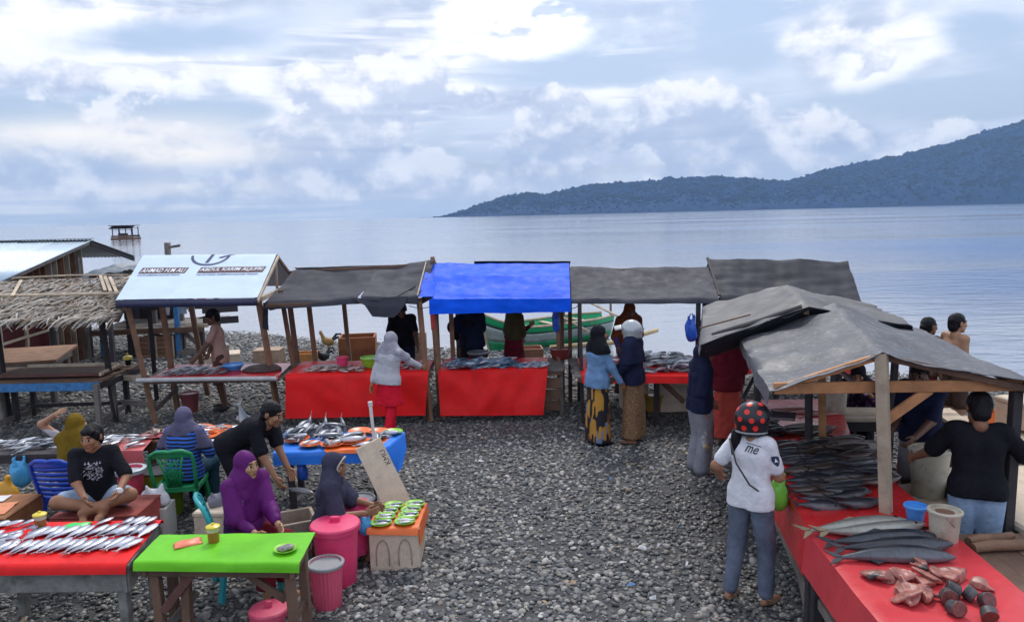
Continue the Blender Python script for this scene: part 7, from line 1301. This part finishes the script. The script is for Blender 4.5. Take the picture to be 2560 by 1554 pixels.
for i, (x, y, w, a) in enumerate(((-5.0, 11.55, .40, .3), (-4.7, 11.52, .34, -.1), (-2.85, 11.5, .5, .1))): m = MB(); m.grid(lambda u, v: ((u-.5)*w, (v-.5)*.2, .006*math.sin(4*u)+.01), 6, 4, .003); m.build('cardboard', M('cardboard_pink', (.62, .50, .50), rnd=.05), loc=(x, y, .757), rot=(0, 0, a), label=('left pale card sheet on the banner stall table', 'right pale card sheet on the banner stall table', 'pale card sheet on the charcoal stall table')[i], cat='cardboard')
m = MB(); m.tube([(2.72, 6.30, 1.66), (2.65, 5.58, 1.615)], .022, 12); m.build('pvc_pipe', MATS['pvc_white'], smooth='auto', label='white plastic tube slung under the front gabled roof', cat='pipe')
def fowl(loc, rz, s, body, neck, tail, label, up=True):
    F = empty('chicken', loc, rz, label, 'chicken'); hz = .40 if up else .32   # faces -Y
    V, Q = sdf([ell((0, 0, .22), (.075, .125, .085), (-.3, 0, 0)), cone((0, -.08, .27), .050, (0, -.125, hz), .026), ell((0, -.135, hz+.012), (.022, .030, .024)), cone((0, -.155, hz+.008), .010, (0, -.185, hz), .003), ell((.05, .02, .22), (.03, .10, .06)), ell((-.05, .02, .22), (.03, .10, .06)), cone((.03, 0, .15), .022, (.035, .01, .09), .010), cone((-.03, 0, .15), .022, (-.035, .01, .09), .010), cone((.035, .01, .09), .008, (.035, .01, .005), .007), cone((-.035, .01, .09), .008, (-.035, .01, .005), .007), cone((.035, .01, .006), .006, (.04, -.045, .004), .005), cone((-.035, .01, .006), .006, (-.04, -.045, .004), .005)], .009, .02)
    c = V[Q].mean(1); mi = np.where((c[:, 1] < -.06) & (c[:, 2] > .24), 1, np.where(c[:, 2] < .10, 2, 0)); put('body', meshdata('body', V*s, Q, [body, neck, M('shank', (.45, .28, .05), rnd=0)], True, mi), F)
    V, Q = sdf([cone((0, .10, .27), .03, (0, .17, .36), .022), cone((0, .17, .36), .022, (0, .25, .36), .018), cone((0, .25, .36), .018, (0, .30, .28), .008), cone((.01, .10, .25), .03, (.015, .20, .30), .02), cone((.015, .20, .30), .02, (.02, .26, .22), .008)], .008, .015); put('tail', meshdata('tail', V*s, Q, tail, True), F)
    V, Q = sdf([cone((0, -.115, hz+.035), .006, (0, -.15, hz+.045), .010), cone((0, -.15, hz-.02), .007, (0, -.15, hz-.035), .009)], .005, .006); put('comb', meshdata('comb', V*s, Q, M('comb', (.55, .02, .02), rnd=0), True), F)
FB, FT, FK = M('feather_black', (.012, .012, .016), rough=.5, rnd=0), M('feather_tan', (.30, .17, .05), var=.4, scale=30, rnd=0), M('feather_dark', (.02, .02, .03), rough=.4, rnd=0)
fowl((-4.28, 17.4, gz(-4.28, 17.4)), -1.35, 1.15, FT, FT, FK, 'tan rooster with a black tail standing on the shingle', True); fowl((-3.88, 15.3, gz(-3.88, 15.3)), -.6, 1.05, FB, FB, FB, 'black hen facing the camera by the small orange box', False)

# ---- scraps of paper, leaf and plastic trodden into the shingle
V = []; Fc = []; MI = []; rr = random.Random(9)
for i in range(150):
    x = rr.uniform(-4.5, 3.2); y = rr.uniform(5.2, 12.5); a = rr.random()*6; w, h_ = rr.uniform(.012, .045), rr.uniform(.008, .03); z = gz(x, y)+.045+.015*rr.random(); k = len(V); c_, s_ = math.cos(a), math.sin(a)
    V += [(x+c_*u*w-s_*v*h_, y+s_*u*w+c_*v*h_, z+.012*rr.uniform(-1, 1)) for u, v in ((-1, -1), (1, -.8), (.8, 1), (-.7, .9))]+[(x, y, z+.012)]; Fc += [(k, k+1, k+4), (k+1, k+2, k+4), (k+2, k+3, k+4), (k+3, k, k+4)]; MI += [rr.choice((0, 0, 1, 2, 3))]*4
put('litter', meshdata('litter', V, Fc, [M('scrap_white', (.55, .55, .55)), M('scrap_leaf', (.22, .15, .07)), M('scrap_card', (.36, .26, .17)), M('scrap_blue', (.08, .2, .4))], False, MI), label='scraps of paper, leaf and plastic scattered on the shingle', cat='litter', kind='stuff')
